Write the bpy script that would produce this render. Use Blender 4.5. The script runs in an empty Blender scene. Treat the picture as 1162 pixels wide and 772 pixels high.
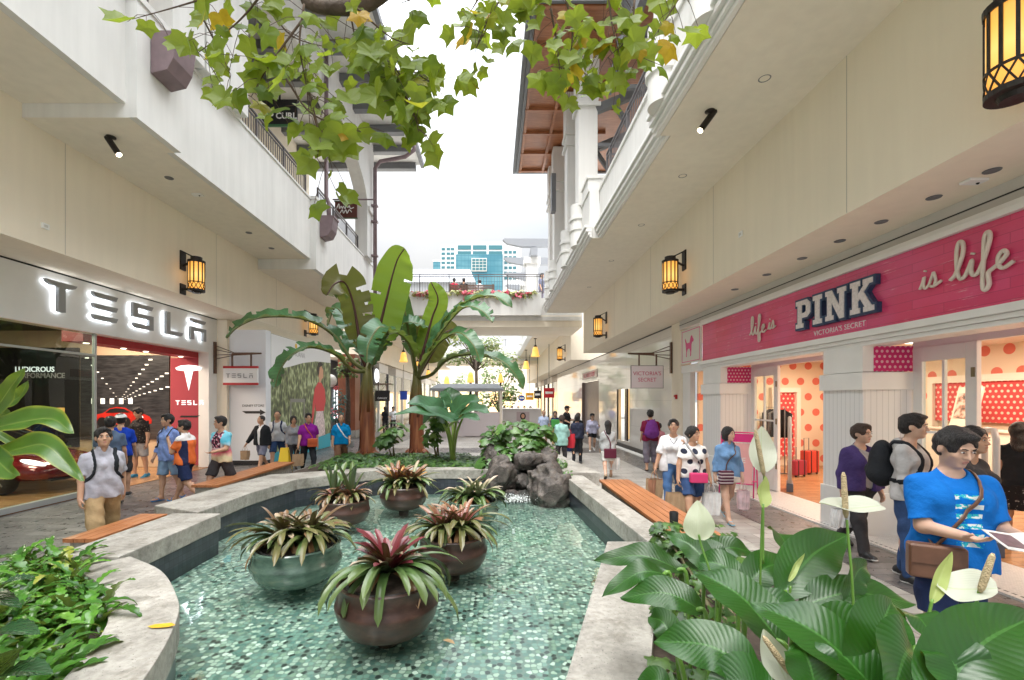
import bpy, bmesh, math, random
import numpy as np
from mathutils import Vector, Matrix, Euler
R = math.radians
PI = math.pi
S = bpy.context.scene
C = S.collection
random.seed(7)
nrng = np.random.RandomState(11)
EYE = 1.95
FPX, VX, VY = 520.0, 560.0, 455.0
def at(px, py, d):
 return Vector(((px - VX) * d / FPX, d, EYE - (py - VY) * d / FPX))
def onz(px, py, z=0.0):
 d = (EYE - z) * FPX / (py - VY)
 return Vector(((px - VX) * d / FPX, d, z))
def _n(nt, t, **kw):
 n = nt.nodes.new(t)
 for k, v in kw.items():
  setattr(n, k, v)
 return n
MATS = {}
def mat(name, col, rough=.55, var=.0, vscale=4, bump=0., bscale=40, metal=0., spec=.5, emit=None, estr=0., sss=0., coat=0., detail=4, rvar=0.):
 if name in MATS: return MATS[name]
 m = bpy.data.materials.new(name); m.use_nodes = True
 nt = m.node_tree; b = nt.nodes['Principled BSDF']; L = nt.links.new
 c = (col[0], col[1], col[2], 1)
 b.inputs['Base Color'].default_value = c
 b.inputs['Roughness'].default_value = rough
 b.inputs['Metallic'].default_value = metal
 b.inputs['Specular IOR Level'].default_value = spec
 b.inputs['Coat Weight'].default_value = coat
 if sss:
  b.inputs['Subsurface Weight'].default_value = sss
  b.inputs['Subsurface Radius'].default_value = (.02, .008, .004)
 if emit:
  b.inputs['Emission Color'].default_value = (*emit, 1); b.inputs['Emission Strength'].default_value = estr
 tc = None
 if var or bump or rvar:
  tc = _n(nt, 'ShaderNodeTexCoord')
 if var or rvar:
  nz = _n(nt, 'ShaderNodeTexNoise'); nz.inputs['Scale'].default_value = vscale; nz.inputs['Detail'].default_value = detail
  L(tc.outputs['Object'], nz.inputs['Vector'])
  if var:
   mr = _n(nt, 'ShaderNodeMapRange'); mr.inputs[1].default_value = .3; mr.inputs[2].default_value = .7
   mr.inputs[3].default_value = 1 - var; mr.inputs[4].default_value = 1 + var
   L(nz.outputs[0], mr.inputs[0])
   mx = _n(nt, 'ShaderNodeMix', data_type='RGBA', blend_type='MULTIPLY'); mx.inputs[0].default_value = 1
   mx.inputs[6].default_value = c
   L(mr.outputs[0], mx.inputs[7]); L(mx.outputs[2], b.inputs['Base Color'])
  if rvar:
   m2 = _n(nt, 'ShaderNodeMapRange'); m2.inputs[1].default_value = .3; m2.inputs[2].default_value = .7
   m2.inputs[3].default_value = max(0.02, rough - rvar); m2.inputs[4].default_value = min(1, rough + rvar)
   L(nz.outputs[0], m2.inputs[0]); L(m2.outputs[0], b.inputs['Roughness'])
 if bump:
  nb = _n(nt, 'ShaderNodeTexNoise'); nb.inputs['Scale'].default_value = bscale; nb.inputs['Detail'].default_value = 3
  L(tc.outputs['Object'], nb.inputs['Vector'])
  bp = _n(nt, 'ShaderNodeBump'); bp.inputs['Strength'].default_value = bump; bp.inputs['Distance'].default_value = .02
  L(nb.outputs[0], bp.inputs['Height']); L(bp.outputs[0], b.inputs['Normal'])
 MATS[name] = m
 return m
class NG:
 """tiny helper for hand-made node trees"""
 def __init__(s, name):
  s.m = bpy.data.materials.new(name); s.m.use_nodes = True; s.nt = s.m.node_tree
  s.b = s.nt.nodes['Principled BSDF']; s.out = s.nt.nodes['Material Output']; MATS[name] = s.m
 def n(s, t, **kw): return _n(s.nt, t, **kw)
 def l(s, a, b): s.nt.links.new(a, b)
 def coord(s, which='Object', scale=None, rot=None, loc=None):
  tc = s.n('ShaderNodeTexCoord')
  if scale is None and rot is None and loc is None: return tc.outputs[which]
  mp = s.n('ShaderNodeMapping')
  if scale is not None: mp.inputs['Scale'].default_value = scale
  if rot is not None: mp.inputs['Rotation'].default_value = rot
  if loc is not None: mp.inputs['Location'].default_value = loc
  s.l(tc.outputs[which], mp.inputs[0]); return mp.outputs[0]
 def sep(s, v):
  n = s.n('ShaderNodeSeparateXYZ'); s.l(v, n.inputs[0]); return n.outputs
 def math(s, op, a, b=None, c=None, clamp=False):
  n = s.n('ShaderNodeMath', operation=op, use_clamp=clamp)
  for i, x in enumerate((a, b, c)):
   if x is None: continue
   if isinstance(x, (int, float)): n.inputs[i].default_value = x
   else: s.l(x, n.inputs[i])
  return n.outputs[0]
 def noise(s, v, scale=5, detail=3, rough=.5):
  n = s.n('ShaderNodeTexNoise'); n.inputs['Scale'].default_value = scale; n.inputs['Detail'].default_value = detail
  n.inputs['Roughness'].default_value = rough
  if v is not None: s.l(v, n.inputs['Vector'])
  return n.outputs[0]
 def ramp(s, f, stops, interp='LINEAR'):
  n = s.n('ShaderNodeValToRGB'); cr = n.color_ramp; cr.interpolation = interp
  while len(cr.elements) < len(stops): cr.elements.new(.5)
  for e, (p, c) in zip(cr.elements, stops):
   e.position = p; e.color = (c[0], c[1], c[2], 1) if not isinstance(c, (int, float)) else (c, c, c, 1)
  s.l(f, n.inputs[0]); return n.outputs[0]
 def mix(s, f, a, b, blend='MIX'):
  n = s.n('ShaderNodeMix', data_type='RGBA', blend_type=blend)
  for i, x in ((0, f), (6, a), (7, b)):
   if isinstance(x, (int, float)): n.inputs[i].default_value = x if i == 0 else (x, x, x, 1)
   elif isinstance(x, (tuple, list)): n.inputs[i].default_value = (*x[:3], 1)
   else: s.l(x, n.inputs[i])
  return n.outputs[2]
 def bump(s, h, strength=.3, dist=.02, into=None):
  n = s.n('ShaderNodeBump'); n.inputs['Strength'].default_value = strength; n.inputs['Distance'].default_value = dist
  s.l(h, n.inputs['Height'])
  s.l(n.outputs[0], (into or s.b).inputs['Normal']); return n.outputs[0]
 def set(s, **kw):
  for k, v in kw.items():
   i = s.b.inputs[k.replace('_', ' ')]
   if hasattr(v, 'is_linked') or hasattr(v, 'links'): s.l(v, i)
   elif isinstance(v, (tuple, list)): i.default_value = (*v[:3], 1)
   else: i.default_value = v
  return s
def glass_mat(name, tint=(.92, .96, .94), rough=.0, refl=1.0, ior=1.5, bump=None):
 g = NG(name); nt = g.nt; nt.nodes.remove(g.b)
 tr = g.n('ShaderNodeBsdfTransparent'); tr.inputs[0].default_value = (*tint, 1)
 gl = g.n('ShaderNodeBsdfGlossy'); gl.inputs['Roughness'].default_value = rough
 fr = g.n('ShaderNodeFresnel'); fr.inputs[0].default_value = ior
 ge = g.n('ShaderNodeNewGeometry'); fac = g.math('MULTIPLY', g.math('MULTIPLY', fr.outputs[0], refl, clamp=True), g.math('SUBTRACT', 1., ge.outputs['Backfacing']))
 mx = g.n('ShaderNodeMixShader'); g.l(fac, mx.inputs[0]); g.l(tr.outputs[0], mx.inputs[1]); g.l(gl.outputs[0], mx.inputs[2])
 g.l(mx.outputs[0], g.out.inputs[0])
 return g.m
class MB:
 def __init__(s): s.v = []; s.f = []; s.uv = []; s.mi = []; s.has_uv = False; s.ch = []
 def add(s, verts, faces, uv=None, m=0):
  o = len(s.v); s.ch.append((o, len(s.f)))
  s.v.extend([tuple(p) for p in verts])
  s.f.extend([tuple(i + o for i in f) for f in faces]); s.mi.extend([m] * len(faces))
  if uv is not None: s.uv.extend(uv); s.has_uv = True
  else: s.uv.extend([(0, 0)] * len(verts))
  return s
 def box(s, x0, x1, y0, y1, z0, z1, m=0):
  if x0 > x1: x0, x1 = x1, x0
  if y0 > y1: y0, y1 = y1, y0
  if z0 > z1: z0, z1 = z1, z0
  v = [(x0, y0, z0), (x1, y0, z0), (x1, y1, z0), (x0, y1, z0), (x0, y0, z1), (x1, y0, z1), (x1, y1, z1), (x0, y1, z1)]
  return s.add(v, [(0, 3, 2, 1), (4, 5, 6, 7), (0, 1, 5, 4), (1, 2, 6, 5), (2, 3, 7, 6), (3, 0, 4, 7)], m=m)
 def obox(s, c, size, rot=(0, 0, 0), m=0):
  M4 = Euler(rot).to_matrix(); c = Vector(c); hx, hy, hz = size[0] / 2, size[1] / 2, size[2] / 2
  v = [c + M4 @ Vector(p) for p in [(-hx, -hy, -hz), (hx, -hy, -hz), (hx, hy, -hz), (-hx, hy, -hz), (-hx, -hy, hz), (hx, -hy, hz), (hx, hy, hz), (-hx, hy, hz)]]
  return s.add(v, [(0, 3, 2, 1), (4, 5, 6, 7), (0, 1, 5, 4), (1, 2, 6, 5), (2, 3, 7, 6), (3, 0, 4, 7)], m=m)
 def beam(s, a, b, w, h, up=(0, 0, 1), m=0):
  a, b = Vector(a), Vector(b); d = (b - a).normalized(); u = Vector(up)
  x = d.cross(u).normalized(); u = x.cross(d)
  v = []
  for p in (a, b):
   for sx, su in ((-1, -1), (1, -1), (1, 1), (-1, 1)): v.append(p + x * (sx * w / 2) + u * (su * h / 2))
  return s.add(v, [(0, 1, 2, 3), (7, 6, 5, 4), (0, 4, 5, 1), (1, 5, 6, 2), (2, 6, 7, 3), (3, 7, 4, 0)], m=m)
 def prism(s, pts, vec, m=0):
  """closed polygon (3D points) extruded along vec"""
  n = len(pts); vec = Vector(vec); a = [Vector(p) for p in pts]; b = [p + vec for p in a]
  nrm = Vector((0, 0, 0))
  for i in range(n): nrm += a[i].cross(a[(i + 1) % n])
  f = [tuple(range(n)), tuple(range(2 * n - 1, n - 1, -1))] + [(i, i + n, (i + 1) % n + n, (i + 1) % n) for i in range(n)]
  if nrm.dot(vec) > 0: f = [t[::-1] for t in f]
  return s.add(a + b, f, m=m)
 def tube(s, pts, r, n=8, cap=True, m=0, flat=1.0):
  pts = [Vector(p) for p in pts]; k = len(pts)
  rr = [r] * k if isinstance(r, (int, float)) else r
  t0 = (pts[1] - pts[0]).normalized()
  u = t0.orthogonal().normalized(); v = []
  for i, p in enumerate(pts):
   t = (pts[min(i + 1, k - 1)] - pts[max(i - 1, 0)])
   t = t.normalized() if t.length > 1e-9 else t0
   u = (u - t * u.dot(t)); u = u.normalized() if u.length > 1e-6 else t.orthogonal().normalized()
   w = t.cross(u)
   for j in range(n):
    a = 2 * PI * j / n
    v.append(p + (u * math.cos(a) + w * math.sin(a) * flat) * rr[i])
  f = [(i * n + j, i * n + (j + 1) % n, (i + 1) * n + (j + 1) % n, (i + 1) * n + j) for i in range(k - 1) for j in range(n)]
  if cap: f += [tuple(range(n - 1, -1, -1)), tuple((k - 1) * n + j for j in range(n))]
  uv = [(j / n, i / (k - 1)) for i in range(k) for j in range(n)]
  return s.add(v, f, uv, m=m)
 def lathe(s, prof, c=(0, 0, 0), n=24, M4=None, m=0, sx=1., sy=1.):
  c = Vector(c); v = []
  for (r, z) in prof:
   for j in range(n):
    a = 2 * PI * j / n; p = Vector((r * math.cos(a) * sx, r * math.sin(a) * sy, z))
    if M4 is not None: p = M4 @ p
    v.append(c + p)
  k = len(prof)
  f = [(i * n + j, i * n + (j + 1) % n, (i + 1) * n + (j + 1) % n, (i + 1) * n + j) for i in range(k - 1) for j in range(n)]
  if prof[0][0] > 1e-6: f.append(tuple(range(n - 1, -1, -1)))
  if prof[-1][0] > 1e-6: f.append(tuple((k - 1) * n + j for j in range(n)))
  return s.add(v, f, m=m)
 def sphere(s, c, r, n=12, k=8, m=0, rot=None):
  rx, ry, rz = (r, r, r) if isinstance(r, (int, float)) else r
  c = Vector(c); v = [];
  E = Euler(rot).to_matrix() if rot is not None else Matrix.Identity(3)
  for i in range(1, k):
   th = PI * i / k
   for j in range(n):
    a = 2 * PI * j / n
    v.append(c + E @ Vector((rx * math.sin(th) * math.cos(a), ry * math.sin(th) * math.sin(a), -rz * math.cos(th))))
  v.append(c + E @ Vector((0, 0, -rz))); v.append(c + E @ Vector((0, 0, rz)))
  b, t = len(v) - 2, len(v) - 1
  f = [(i * n + j, i * n + (j + 1) % n, (i + 1) * n + (j + 1) % n, (i + 1) * n + j) for i in range(k - 2) for j in range(n)]
  f += [(b, (j + 1) % n, j) for j in range(n)] + [(t, (k - 2) * n + j, (k - 2) * n + (j + 1) % n) for j in range(n)]
  return s.add(v, f, m=m)
 def sheet(s, pts, m=0):
  return s.add(pts, [tuple(range(len(pts)))], m=m)
 def parts(s, name, mats, parent=None, **k):
  """every added piece becomes an object of its own"""
  ends = s.ch[1:] + [(len(s.v), len(s.f))]
  for (v0, f0), (v1, f1) in zip(s.ch, ends):
   q = MB(); q.add(s.v[v0:v1], [tuple(i - v0 for i in f) for f in s.f[f0:f1]]); q.build(name, mats, parent, **k)
 def build(s, name, mats, parent=None, smooth=False, bevel=0., seg=2, world=True, autosmooth=None):
  me = bpy.data.meshes.new(name)
  off = Vector((0, 0, 0)); p = parent
  if world:
   while p is not None: off += p.location; p = p.parent
  vs = [(x - off.x, y - off.y, z - off.z) for x, y, z in s.v]
  me.from_pydata(vs, [], s.f); me.validate(verbose=False)
  if not isinstance(mats, (list, tuple)): mats = [mats]
  for m_ in mats: me.materials.append(m_)
  if len(mats) > 1 and len(me.polygons) == len(s.mi):
   me.polygons.foreach_set('material_index', s.mi)
  if s.has_uv and not bevel:
   ul = me.uv_layers.new(name='UVMap')
   li = np.zeros(len(me.loops), dtype=np.int32); me.loops.foreach_get('vertex_index', li)
   ul.data.foreach_set('uv', np.asarray(s.uv, dtype=np.float32)[li].ravel())
  if bevel:
   bm = bmesh.new(); bm.from_mesh(me)
   ed = [e for e in bm.edges if len(e.link_faces) == 2 and e.calc_face_angle(0) > .6]
   bmesh.ops.bevel(bm, geom=ed, offset=bevel, segments=seg, affect='EDGES', profile=.7, clamp_overlap=True)
   bm.to_mesh(me); bm.free()
  if smooth: me.polygons.foreach_set('use_smooth', [True] * len(me.polygons))
  if autosmooth is not None:
   me.polygons.foreach_set('use_smooth', [True] * len(me.polygons))
   me.set_sharp_from_angle(angle=R(autosmooth))
  me.update()
  o = bpy.data.objects.new(name, me); C.objects.link(o)
  if parent is not None: o.parent = parent
  return o
def tag(o, label, cat, group=None):
 o['label'] = label; o['category'] = cat
 if group: o['group'] = group
 return o
def thing(name, label, cat, loc=(0, 0, 0), rotz=0., group=None):
 o = bpy.data.objects.new(name, None); C.objects.link(o); o.empty_display_size = .2
 o.location = loc; o.rotation_euler = (0, 0, rotz)
 return tag(o, label, cat, group)
def kind(o, k):
 o['kind'] = k; return o
def children_of(o): return [c for c in bpy.data.objects if c.parent == o]
def dup(root, loc, rotz=None, label=None, group=None, scale=None):
 r = root.copy(); C.objects.link(r); r.location = loc
 if rotz is not None: r.rotation_euler = (0, 0, rotz)
 if scale is not None: r.scale = (scale,) * 3 if isinstance(scale, (int, float)) else scale
 if label: r['label'] = label
 if group: r['group'] = group
 for ch in list(root.children):
  c = ch.copy(); C.objects.link(c); c.parent = r
  for g in list(ch.children):
   d = g.copy(); C.objects.link(d); d.parent = c
 return r
def text_geo(txt, size, depth=.01, font_bold=0., align='CENTER', space=1.0, bevel=0., res=3):
 """returns verts, faces of extruded lettering in the XY plane, depth along Z"""
 cu = bpy.data.curves.new('t', 'FONT'); cu.body = txt; cu.size = size; cu.extrude = depth / 2; cu.align_x = align; cu.align_y = 'CENTER'
 cu.space_character = space; cu.offset = font_bold; cu.bevel_depth = bevel; cu.resolution_u = res
 o = bpy.data.objects.new('t', cu); C.objects.link(o)
 dg = bpy.context.evaluated_depsgraph_get()
 me = bpy.data.meshes.new_from_object(o.evaluated_get(dg))
 v = [tuple(x.co) for x in me.vertices]; f = [tuple(p.vertices) for p in me.polygons]
 bpy.data.objects.remove(o); bpy.data.curves.remove(cu); bpy.data.meshes.remove(me)
 return v, f
def place(v, origin, right, up):
 """map lettering XY(Z) to the plane spanned by right/up; Z goes to right x up"""
 o, r, u = Vector(origin), Vector(right).normalized(), Vector(up).normalized(); n = r.cross(u)
 return [o + r * p[0] + u * p[1] + n * p[2] for p in v]
def plane_poly(pts2, origin, right, up):
 o, r, u = Vector(origin), Vector(right), Vector(up)
 return [o + r * x + u * y for x, y in pts2]
def bez(p, n=10):
 """Catmull-Rom through points"""
 P = [Vector(q) for q in p]; P = [P[0] * 2 - P[1]] + P + [P[-1] * 2 - P[-2]]; out = []
 for i in range(1, len(P) - 2):
  for k in range(n):
   t = k / n; a, b, c, d = P[i - 1], P[i], P[i + 1], P[i + 2]
   out.append(.5 * ((2 * b) + (c - a) * t + (2 * a - 5 * b + 4 * c - d) * t * t + (3 * b - a - 3 * c + d) * t ** 3))
 out.append(P[-2]); return out
# ================================================================ signed distance fields -> smooth continuous bodies
class Field:
 def __init__(s, lo, hi, h):
  s.h = h; s.lo = np.array(lo, float) - 3 * h; s.n = np.ceil((np.array(hi, float) + 3 * h - s.lo) / h).astype(int) + 1
  s.D = np.full(tuple(s.n), .5, np.float32)
  s.ax = [(s.lo[i] + np.arange(s.n[i]) * h).astype(np.float32) for i in range(3)]
 def sub(s, lo, hi):
  a = np.clip(np.floor((np.array(lo) - s.lo) / s.h).astype(int), 0, s.n); b = np.clip(np.ceil((np.array(hi) - s.lo) / s.h).astype(int) + 1, 0, s.n)
  return tuple(slice(a[i], b[i]) for i in range(3))
 def pts(s, sl):
  return s.ax[0][sl[0]][:, None, None], s.ax[1][sl[1]][None, :, None], s.ax[2][sl[2]][None, None, :]
 def op(s, d, sl, k, mode):
  A = s.D[sl]
  if mode == 'sub':
   d = -d
   if k: hh = np.clip(.5 - .5 * (A - d) / k, 0, 1); A = A * (1 - hh) + d * hh + k * hh * (1 - hh)
   else: A = np.maximum(A, d)
  else:
   if k: hh = np.clip(.5 + .5 * (A - d) / k, 0, 1); A = A * (1 - hh) + d * hh - k * hh * (1 - hh)
   else: A = np.minimum(A, d)
  s.D[sl] = A
 def cone(s, a, b, r1, r2, k=.02, mode='add', cut=None, squash=None):
  a = np.array(a, float); b = np.array(b, float); rm = max(r1, r2) + k + 2 * s.h
  sl = s.sub(np.minimum(a, b) - rm, np.maximum(a, b) + rm)
  X, Y, Z = s.pts(sl)
  if 0 in (X.size, Y.size, Z.size): return
  ba = b - a; L2 = max(float(ba @ ba), 1e-9)
  x, y, z = X - a[0], Y - a[1], Z - a[2]
  t0 = (x * ba[0] + y * ba[1] + z * ba[2]) / L2; t = np.clip(t0, 0, 1)
  dx, dy, dz = x - t * ba[0], y - t * ba[1], z - t * ba[2]
  if squash is not None: dy = dy * squash
  d = np.sqrt(dx * dx + dy * dy + dz * dz) - (r1 + (r2 - r1) * t)
  if cut is not None: d = np.maximum(d, (t0 - cut) * math.sqrt(L2))
  s.op(d.astype(np.float32), sl, k, mode)
 def ell(s, c, r, M3=None, k=.01, mode='add'):
  c = np.array(c, float); r = np.array(r, float); rm = r.max() + k + 2 * s.h
  sl = s.sub(c - rm, c + rm); X, Y, Z = s.pts(sl)
  if 0 in (X.size, Y.size, Z.size): return
  x, y, z = X - c[0], Y - c[1], Z - c[2]
  if M3 is not None:
   m = np.array(M3).T  # to local
   x, y, z = m[0, 0] * x + m[0, 1] * y + m[0, 2] * z, m[1, 0] * x + m[1, 1] * y + m[1, 2] * z, m[2, 0] * x + m[2, 1] * y + m[2, 2] * z
  k0 = np.sqrt((x / r[0]) ** 2 + (y / r[1]) ** 2 + (z / r[2]) ** 2)
  k1 = np.sqrt((x / r[0] ** 2) ** 2 + (y / r[1] ** 2) ** 2 + (z / r[2] ** 2) ** 2)
  d = k0 * (k0 - 1) / np.maximum(k1, 1e-6)
  s.op(d.astype(np.float32), sl, k, mode)
 def clip(s, p, n, k=0.):
  """keep the side the normal points away from"""
  X, Y, Z = s.pts((slice(None),) * 3); n = np.array(n, float); n /= np.linalg.norm(n)
  d = (X - p[0]) * n[0] + (Y - p[1]) * n[1] + (Z - p[2]) * n[2]
  s.D = np.maximum(s.D, d.astype(np.float32))
 def wrinkle(s, amp, fz=26., seed=0):
  X, Y, Z = s.pts((slice(None),) * 3); q = seed * 1.7
  w = np.sin(Z * fz + 5 * np.sin(X * 9 + q) + 4 * np.sin(Y * 8 + q * 2)) * .5 + np.sin(Z * fz * .45 + X * 24 + 3 * np.sin(Z * 7 + q) + Y * 15) * .6 + np.sin(X * 55 + 3 * np.sin(Z * 14 + q)) * .25
  s.D = (s.D + amp * w).astype(np.float32)
 def noise(s, amp, f, seed=0):
  X, Y, Z = s.pts((slice(None),) * 3); w = 0
  rs = np.random.RandomState(seed)
  for o in range(3):
   for _ in range(3):
    v = rs.randn(3); v /= np.linalg.norm(v); ph = rs.rand() * 6.28
    w = w + np.sin((X * v[0] + Y * v[1] + Z * v[2]) * f * (1.9 ** o) + ph + 1.2 * np.sin((X * v[1] + Y * v[2] - Z * v[0]) * f * .7 * (1.9 ** o))) / (1.9 ** o)
  s.D = (s.D + amp * w / 3).astype(np.float32)
 def mesh(s):
  D = s.D; D[0] = D[-1] = .5; D[:, 0] = D[:, -1] = .5; D[:, :, 0] = D[:, :, -1] = .5
  neg = D < 0
  cnt = np.zeros(tuple(s.n - 1), np.int8)
  for i in (0, 1):
   for j in (0, 1):
    for k in (0, 1): cnt += neg[i:s.n[0] - 1 + i, j:s.n[1] - 1 + j, k:s.n[2] - 1 + k]
  I = np.argwhere((cnt > 0) & (cnt < 8))
  if len(I) == 0: return [], []
  idx = np.full(tuple(s.n - 1), -1, np.int32); idx[I[:, 0], I[:, 1], I[:, 2]] = np.arange(len(I))
  cor = {(i, j, k): D[I[:, 0] + i, I[:, 1] + j, I[:, 2] + k] for i in (0, 1) for j in (0, 1) for k in (0, 1)}
  acc = np.zeros((len(I), 3)); num = np.zeros(len(I))
  for a in cor:
   for axis in range(3):
    if a[axis]: continue
    b = list(a); b[axis] = 1; b = tuple(b)
    va, vb = cor[a], cor[b]; m = (va < 0) != (vb < 0)
    t = np.where(m, va / np.where(m, va - vb, 1), 0)
    p = np.tile(np.array(a, float), (len(I), 1)); p[:, axis] = t
    acc[m] += p[m]; num[m] += 1
  V = s.lo + (I + acc / num[:, None]) * s.h
  F = []
  for axis in range(3):
   u, w = (axis + 1) % 3, (axis + 2) % 3
   sl0 = [slice(None)] * 3; sl1 = [slice(None)] * 3
   sl0[axis] = slice(0, -1); sl1[axis] = slice(1, None)
   e = neg[tuple(sl0)] != neg[tuple(sl1)]
   E = np.argwhere(e)
   E = E[(E[:, u] > 0) & (E[:, w] > 0) & (E[:, u] < s.n[u] - 1) & (E[:, w] < s.n[w] - 1)]
   flip = neg[tuple(sl0)][E[:, 0], E[:, 1], E[:, 2]]
   q = []
   for du, dw in ((-1, -1), (0, -1), (0, 0), (-1, 0)):
    c = E.copy(); c[:, u] += du; c[:, w] += dw; q.append(idx[c[:, 0], c[:, 1], c[:, 2]])
   Q = np.stack(q, 1); Q[~flip] = Q[~flip][:, ::-1]; F.append(Q)
  return V, np.concatenate(F)
def sdf_obj(name, fld, m, parent, relax=1):
 V, F = fld.mesh()
 if len(V) == 0: return None
 me = bpy.data.meshes.new(name)
 if relax:
  nb = np.zeros_like(V); ct = np.zeros(len(V))
  for a, b in ((0, 1), (1, 2), (2, 3), (3, 0)):
   np.add.at(nb, F[:, a], V[F[:, b]]); np.add.at(ct, F[:, a], 1); np.add.at(nb, F[:, b], V[F[:, a]]); np.add.at(ct, F[:, b], 1)
  for _ in range(1): V = V * .5 + .5 * nb / np.maximum(ct, 1)[:, None]
 me.vertices.add(len(V)); me.vertices.foreach_set('co', V.astype(np.float32).ravel())
 me.loops.add(F.size); me.loops.foreach_set('vertex_index', F.astype(np.int32).ravel())
 me.polygons.add(len(F)); me.polygons.foreach_set('loop_start', np.arange(0, F.size, 4, dtype=np.int32))
 me.polygons.foreach_set('use_smooth', np.ones(len(F), bool))
 me.materials.append(m); me.update(calc_edges=True); me.validate()
 o = bpy.data.objects.new(name, me); C.objects.link(o)
 if parent is not None: o.parent = parent
 return o
SKIN = mat('skin', (.50, .29, .19), .5, var=.10, vscale=9, spec=.35, sss=.10)
SKIN_PALE = mat('skin_pale', (.60, .38, .28), .5, var=.08, vscale=9, spec=.35, sss=.10)
SKIN_TAN = mat('skin_tan', (.40, .215, .13), .5, var=.10, vscale=9, spec=.35, sss=.10)
def hair_mat(name, col):
 g = NG(name); co = g.coord('Object', scale=(60, 60, 9)); nz = g.noise(co, 3, 3)
 g.set(Base_Color=g.ramp(nz, [(.3, tuple(c * .5 for c in col)), (.7, tuple(c * 2.2 for c in col))]), Roughness=.5)
 g.bump(nz, .9, .02); return g.m
HAIR = hair_mat('hair_black', (.012, .010, .010)); HAIR_BROWN = hair_mat('hair_brown', (.035, .02, .014)); HAIR_GREY = hair_mat('hair_grey', (.06, .055, .05))
EYE_M = mat('eye_dark', (.02, .015, .012), .25); LIP = mat('lips', (.42, .17, .14), .45); SCL = mat('eye_white', (.6, .57, .54), .3)
def cloth(name, col, rough=.85, var=.14, bump=.55, bscale=20, vscale=9): return mat(name, col, rough, var=var, vscale=vscale, bump=bump, bscale=bscale, spec=.2)
def dirv(swing, abd, side):
 s_, a_ = R(swing), R(abd)
 return np.array((math.sin(a_) * side, -math.sin(s_) * math.cos(a_), -math.cos(s_) * math.cos(a_)))
def person(label, loc, face, h=1.68, build=1., female=False, arms=((8, 8, 15, 4), (-6, 8, 15, 4)), legs=((14, 4), (-12, 14)), head=(0, 0), skin=None,
  top=None, bottom=None, shoes=None, hair=('short', None), res=None, lean=0., group=None, name='person', face_detail=True, curl=.5, over=None, sit=False, hat=None, glasses=False):
 """face: heading in degrees, 0 = looks at the camera (-Y), 90 = looks towards +X.  arms/legs: (person's right = -X first, then left)"""
 skin = skin or SKIN
 dist = max(2.5, loc[1]); hres = res or min(.017, max(.0065, dist * .0017))
 s = h / 1.72; b = build; ln = R(lean)
 def tl(p):  # lean the upper body forward about the hips
  x, y, z = p; dz = z - .93
  if dz <= 0: return np.array((x, y, z))
  return np.array((x, y * math.cos(ln) - dz * math.sin(ln), .93 + dz * math.cos(ln) + y * math.sin(ln)))
 sw = (.152 if female else .170) * (b ** .5); hw = .088 * b ** .5
 J = {}
 zlow = 9
 for i, sd in enumerate((-1, 1)):
  sh = tl((sd * sw, .012, 1.352)); a = arms[i]
  el = sh + dirv(a[0], a[1], sd) * .275; wr = el + dirv(a[0] + a[2], a[3], sd) * .235
  J['sh', sd], J['el', sd], J['wr', sd] = sh, el, wr
  hp = np.array((sd * hw, .012, .90)); l = legs[i]
  kn = hp + dirv(l[0], 3 if len(l) < 3 else l[2], sd) * .405; an = kn + dirv(l[0] - l[1], 0, sd) * .40
  J['hp', sd], J['kn', sd], J['an', sd] = hp, kn, an
  J['pitch', sd] = max(-35, min(10, l[0] - l[1])) if not sit else 0
  zlow = min(zlow, an[2] - .075 - max(0, -math.sin(R(J['pitch', sd])) * .10))
 dz = -zlow
 for k in list(J):
  if k[0] != 'pitch': J[k] = (J[k] + np.array((0, 0, dz))) * s
 def T(p): return (tl(p) + np.array((0, 0, dz))) * s
 def Lw(p): return (np.array(p, float) + np.array((0, 0, dz))) * s
 hc = T((0, -.026, 1.605))
 HR = np.array(Euler((-R(head[1]) + ln * .3, 0, R(head[0]))).to_matrix())
 hs = s * 1.07
 def H(p): return hc + HR @ (np.array(p) * hs)
 t = thing(name, label, 'person', loc, R(face), group)
 allp = [J[k] for k in J if k[0] != 'pitch'] + [H((0, 0, .12)), H((0, 0, -.12)), np.array((0, -.3, 0)), np.array((0, .25, 0))]
 lo = np.min(allp, 0) - .2 * s; hi = np.max(allp, 0) + .2 * s; lo[2] = -.02
 fw = .93 if female else 1.
 tors = [(Lw((-.072 * b, .012, .935)), Lw((.072 * b, .012, .935)), .112 * b ** .6 * s * (1.06 if female else 1), None),
   (T((-.045 * b, -.004, 1.07)), T((.045 * b, -.004, 1.07)), .108 * b * s * fw, None),
   (T((-.082 * b, 0, 1.255)), T((.082 * b, 0, 1.255)), .112 * b ** .8 * s * fw, None),
   (T((-.105 * fw * b ** .4, .016, 1.345)), T((.105 * fw * b ** .4, .016, 1.345)), .060 * s, None)]
 def torso(f, inf=0., k=.05, skip=0):
  for a, c, r, _ in tors[skip:]: f.cone(a, c, r + inf - .004, r + inf - .004, k * s)
  for sd in (-1, 1): f.cone(T((0, .018, 1.435)), T((sd * sw * .92, .014, 1.362)), .046 * s + inf * .5, .040 * s + inf * .5, .03 * s)
  if female:
   for sd in (-1, 1): f.ell(T((sd * .072, -.095, 1.235)), (np.array((.066, .062, .066)) * s + inf), k=.05 * s)
 def arm(f, sd, inf=0., upto=2., k=.022, flare=0.):
  sh, el, wr = J['sh', sd], J['el', sd], J['wr', sd]; g = b ** .5
  f.cone(sh, el, .048 * s * g + inf, (.043 * s * g + inf + flare * min(1, upto)), k * s, cut=min(upto, 1.0) if upto < 1 else None)
  if upto > 1: f.cone(el, wr, .041 * s * g + inf, .030 * s + inf * .8 + flare, k * s, cut=(upto - 1) if upto < 2 else None)
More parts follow.
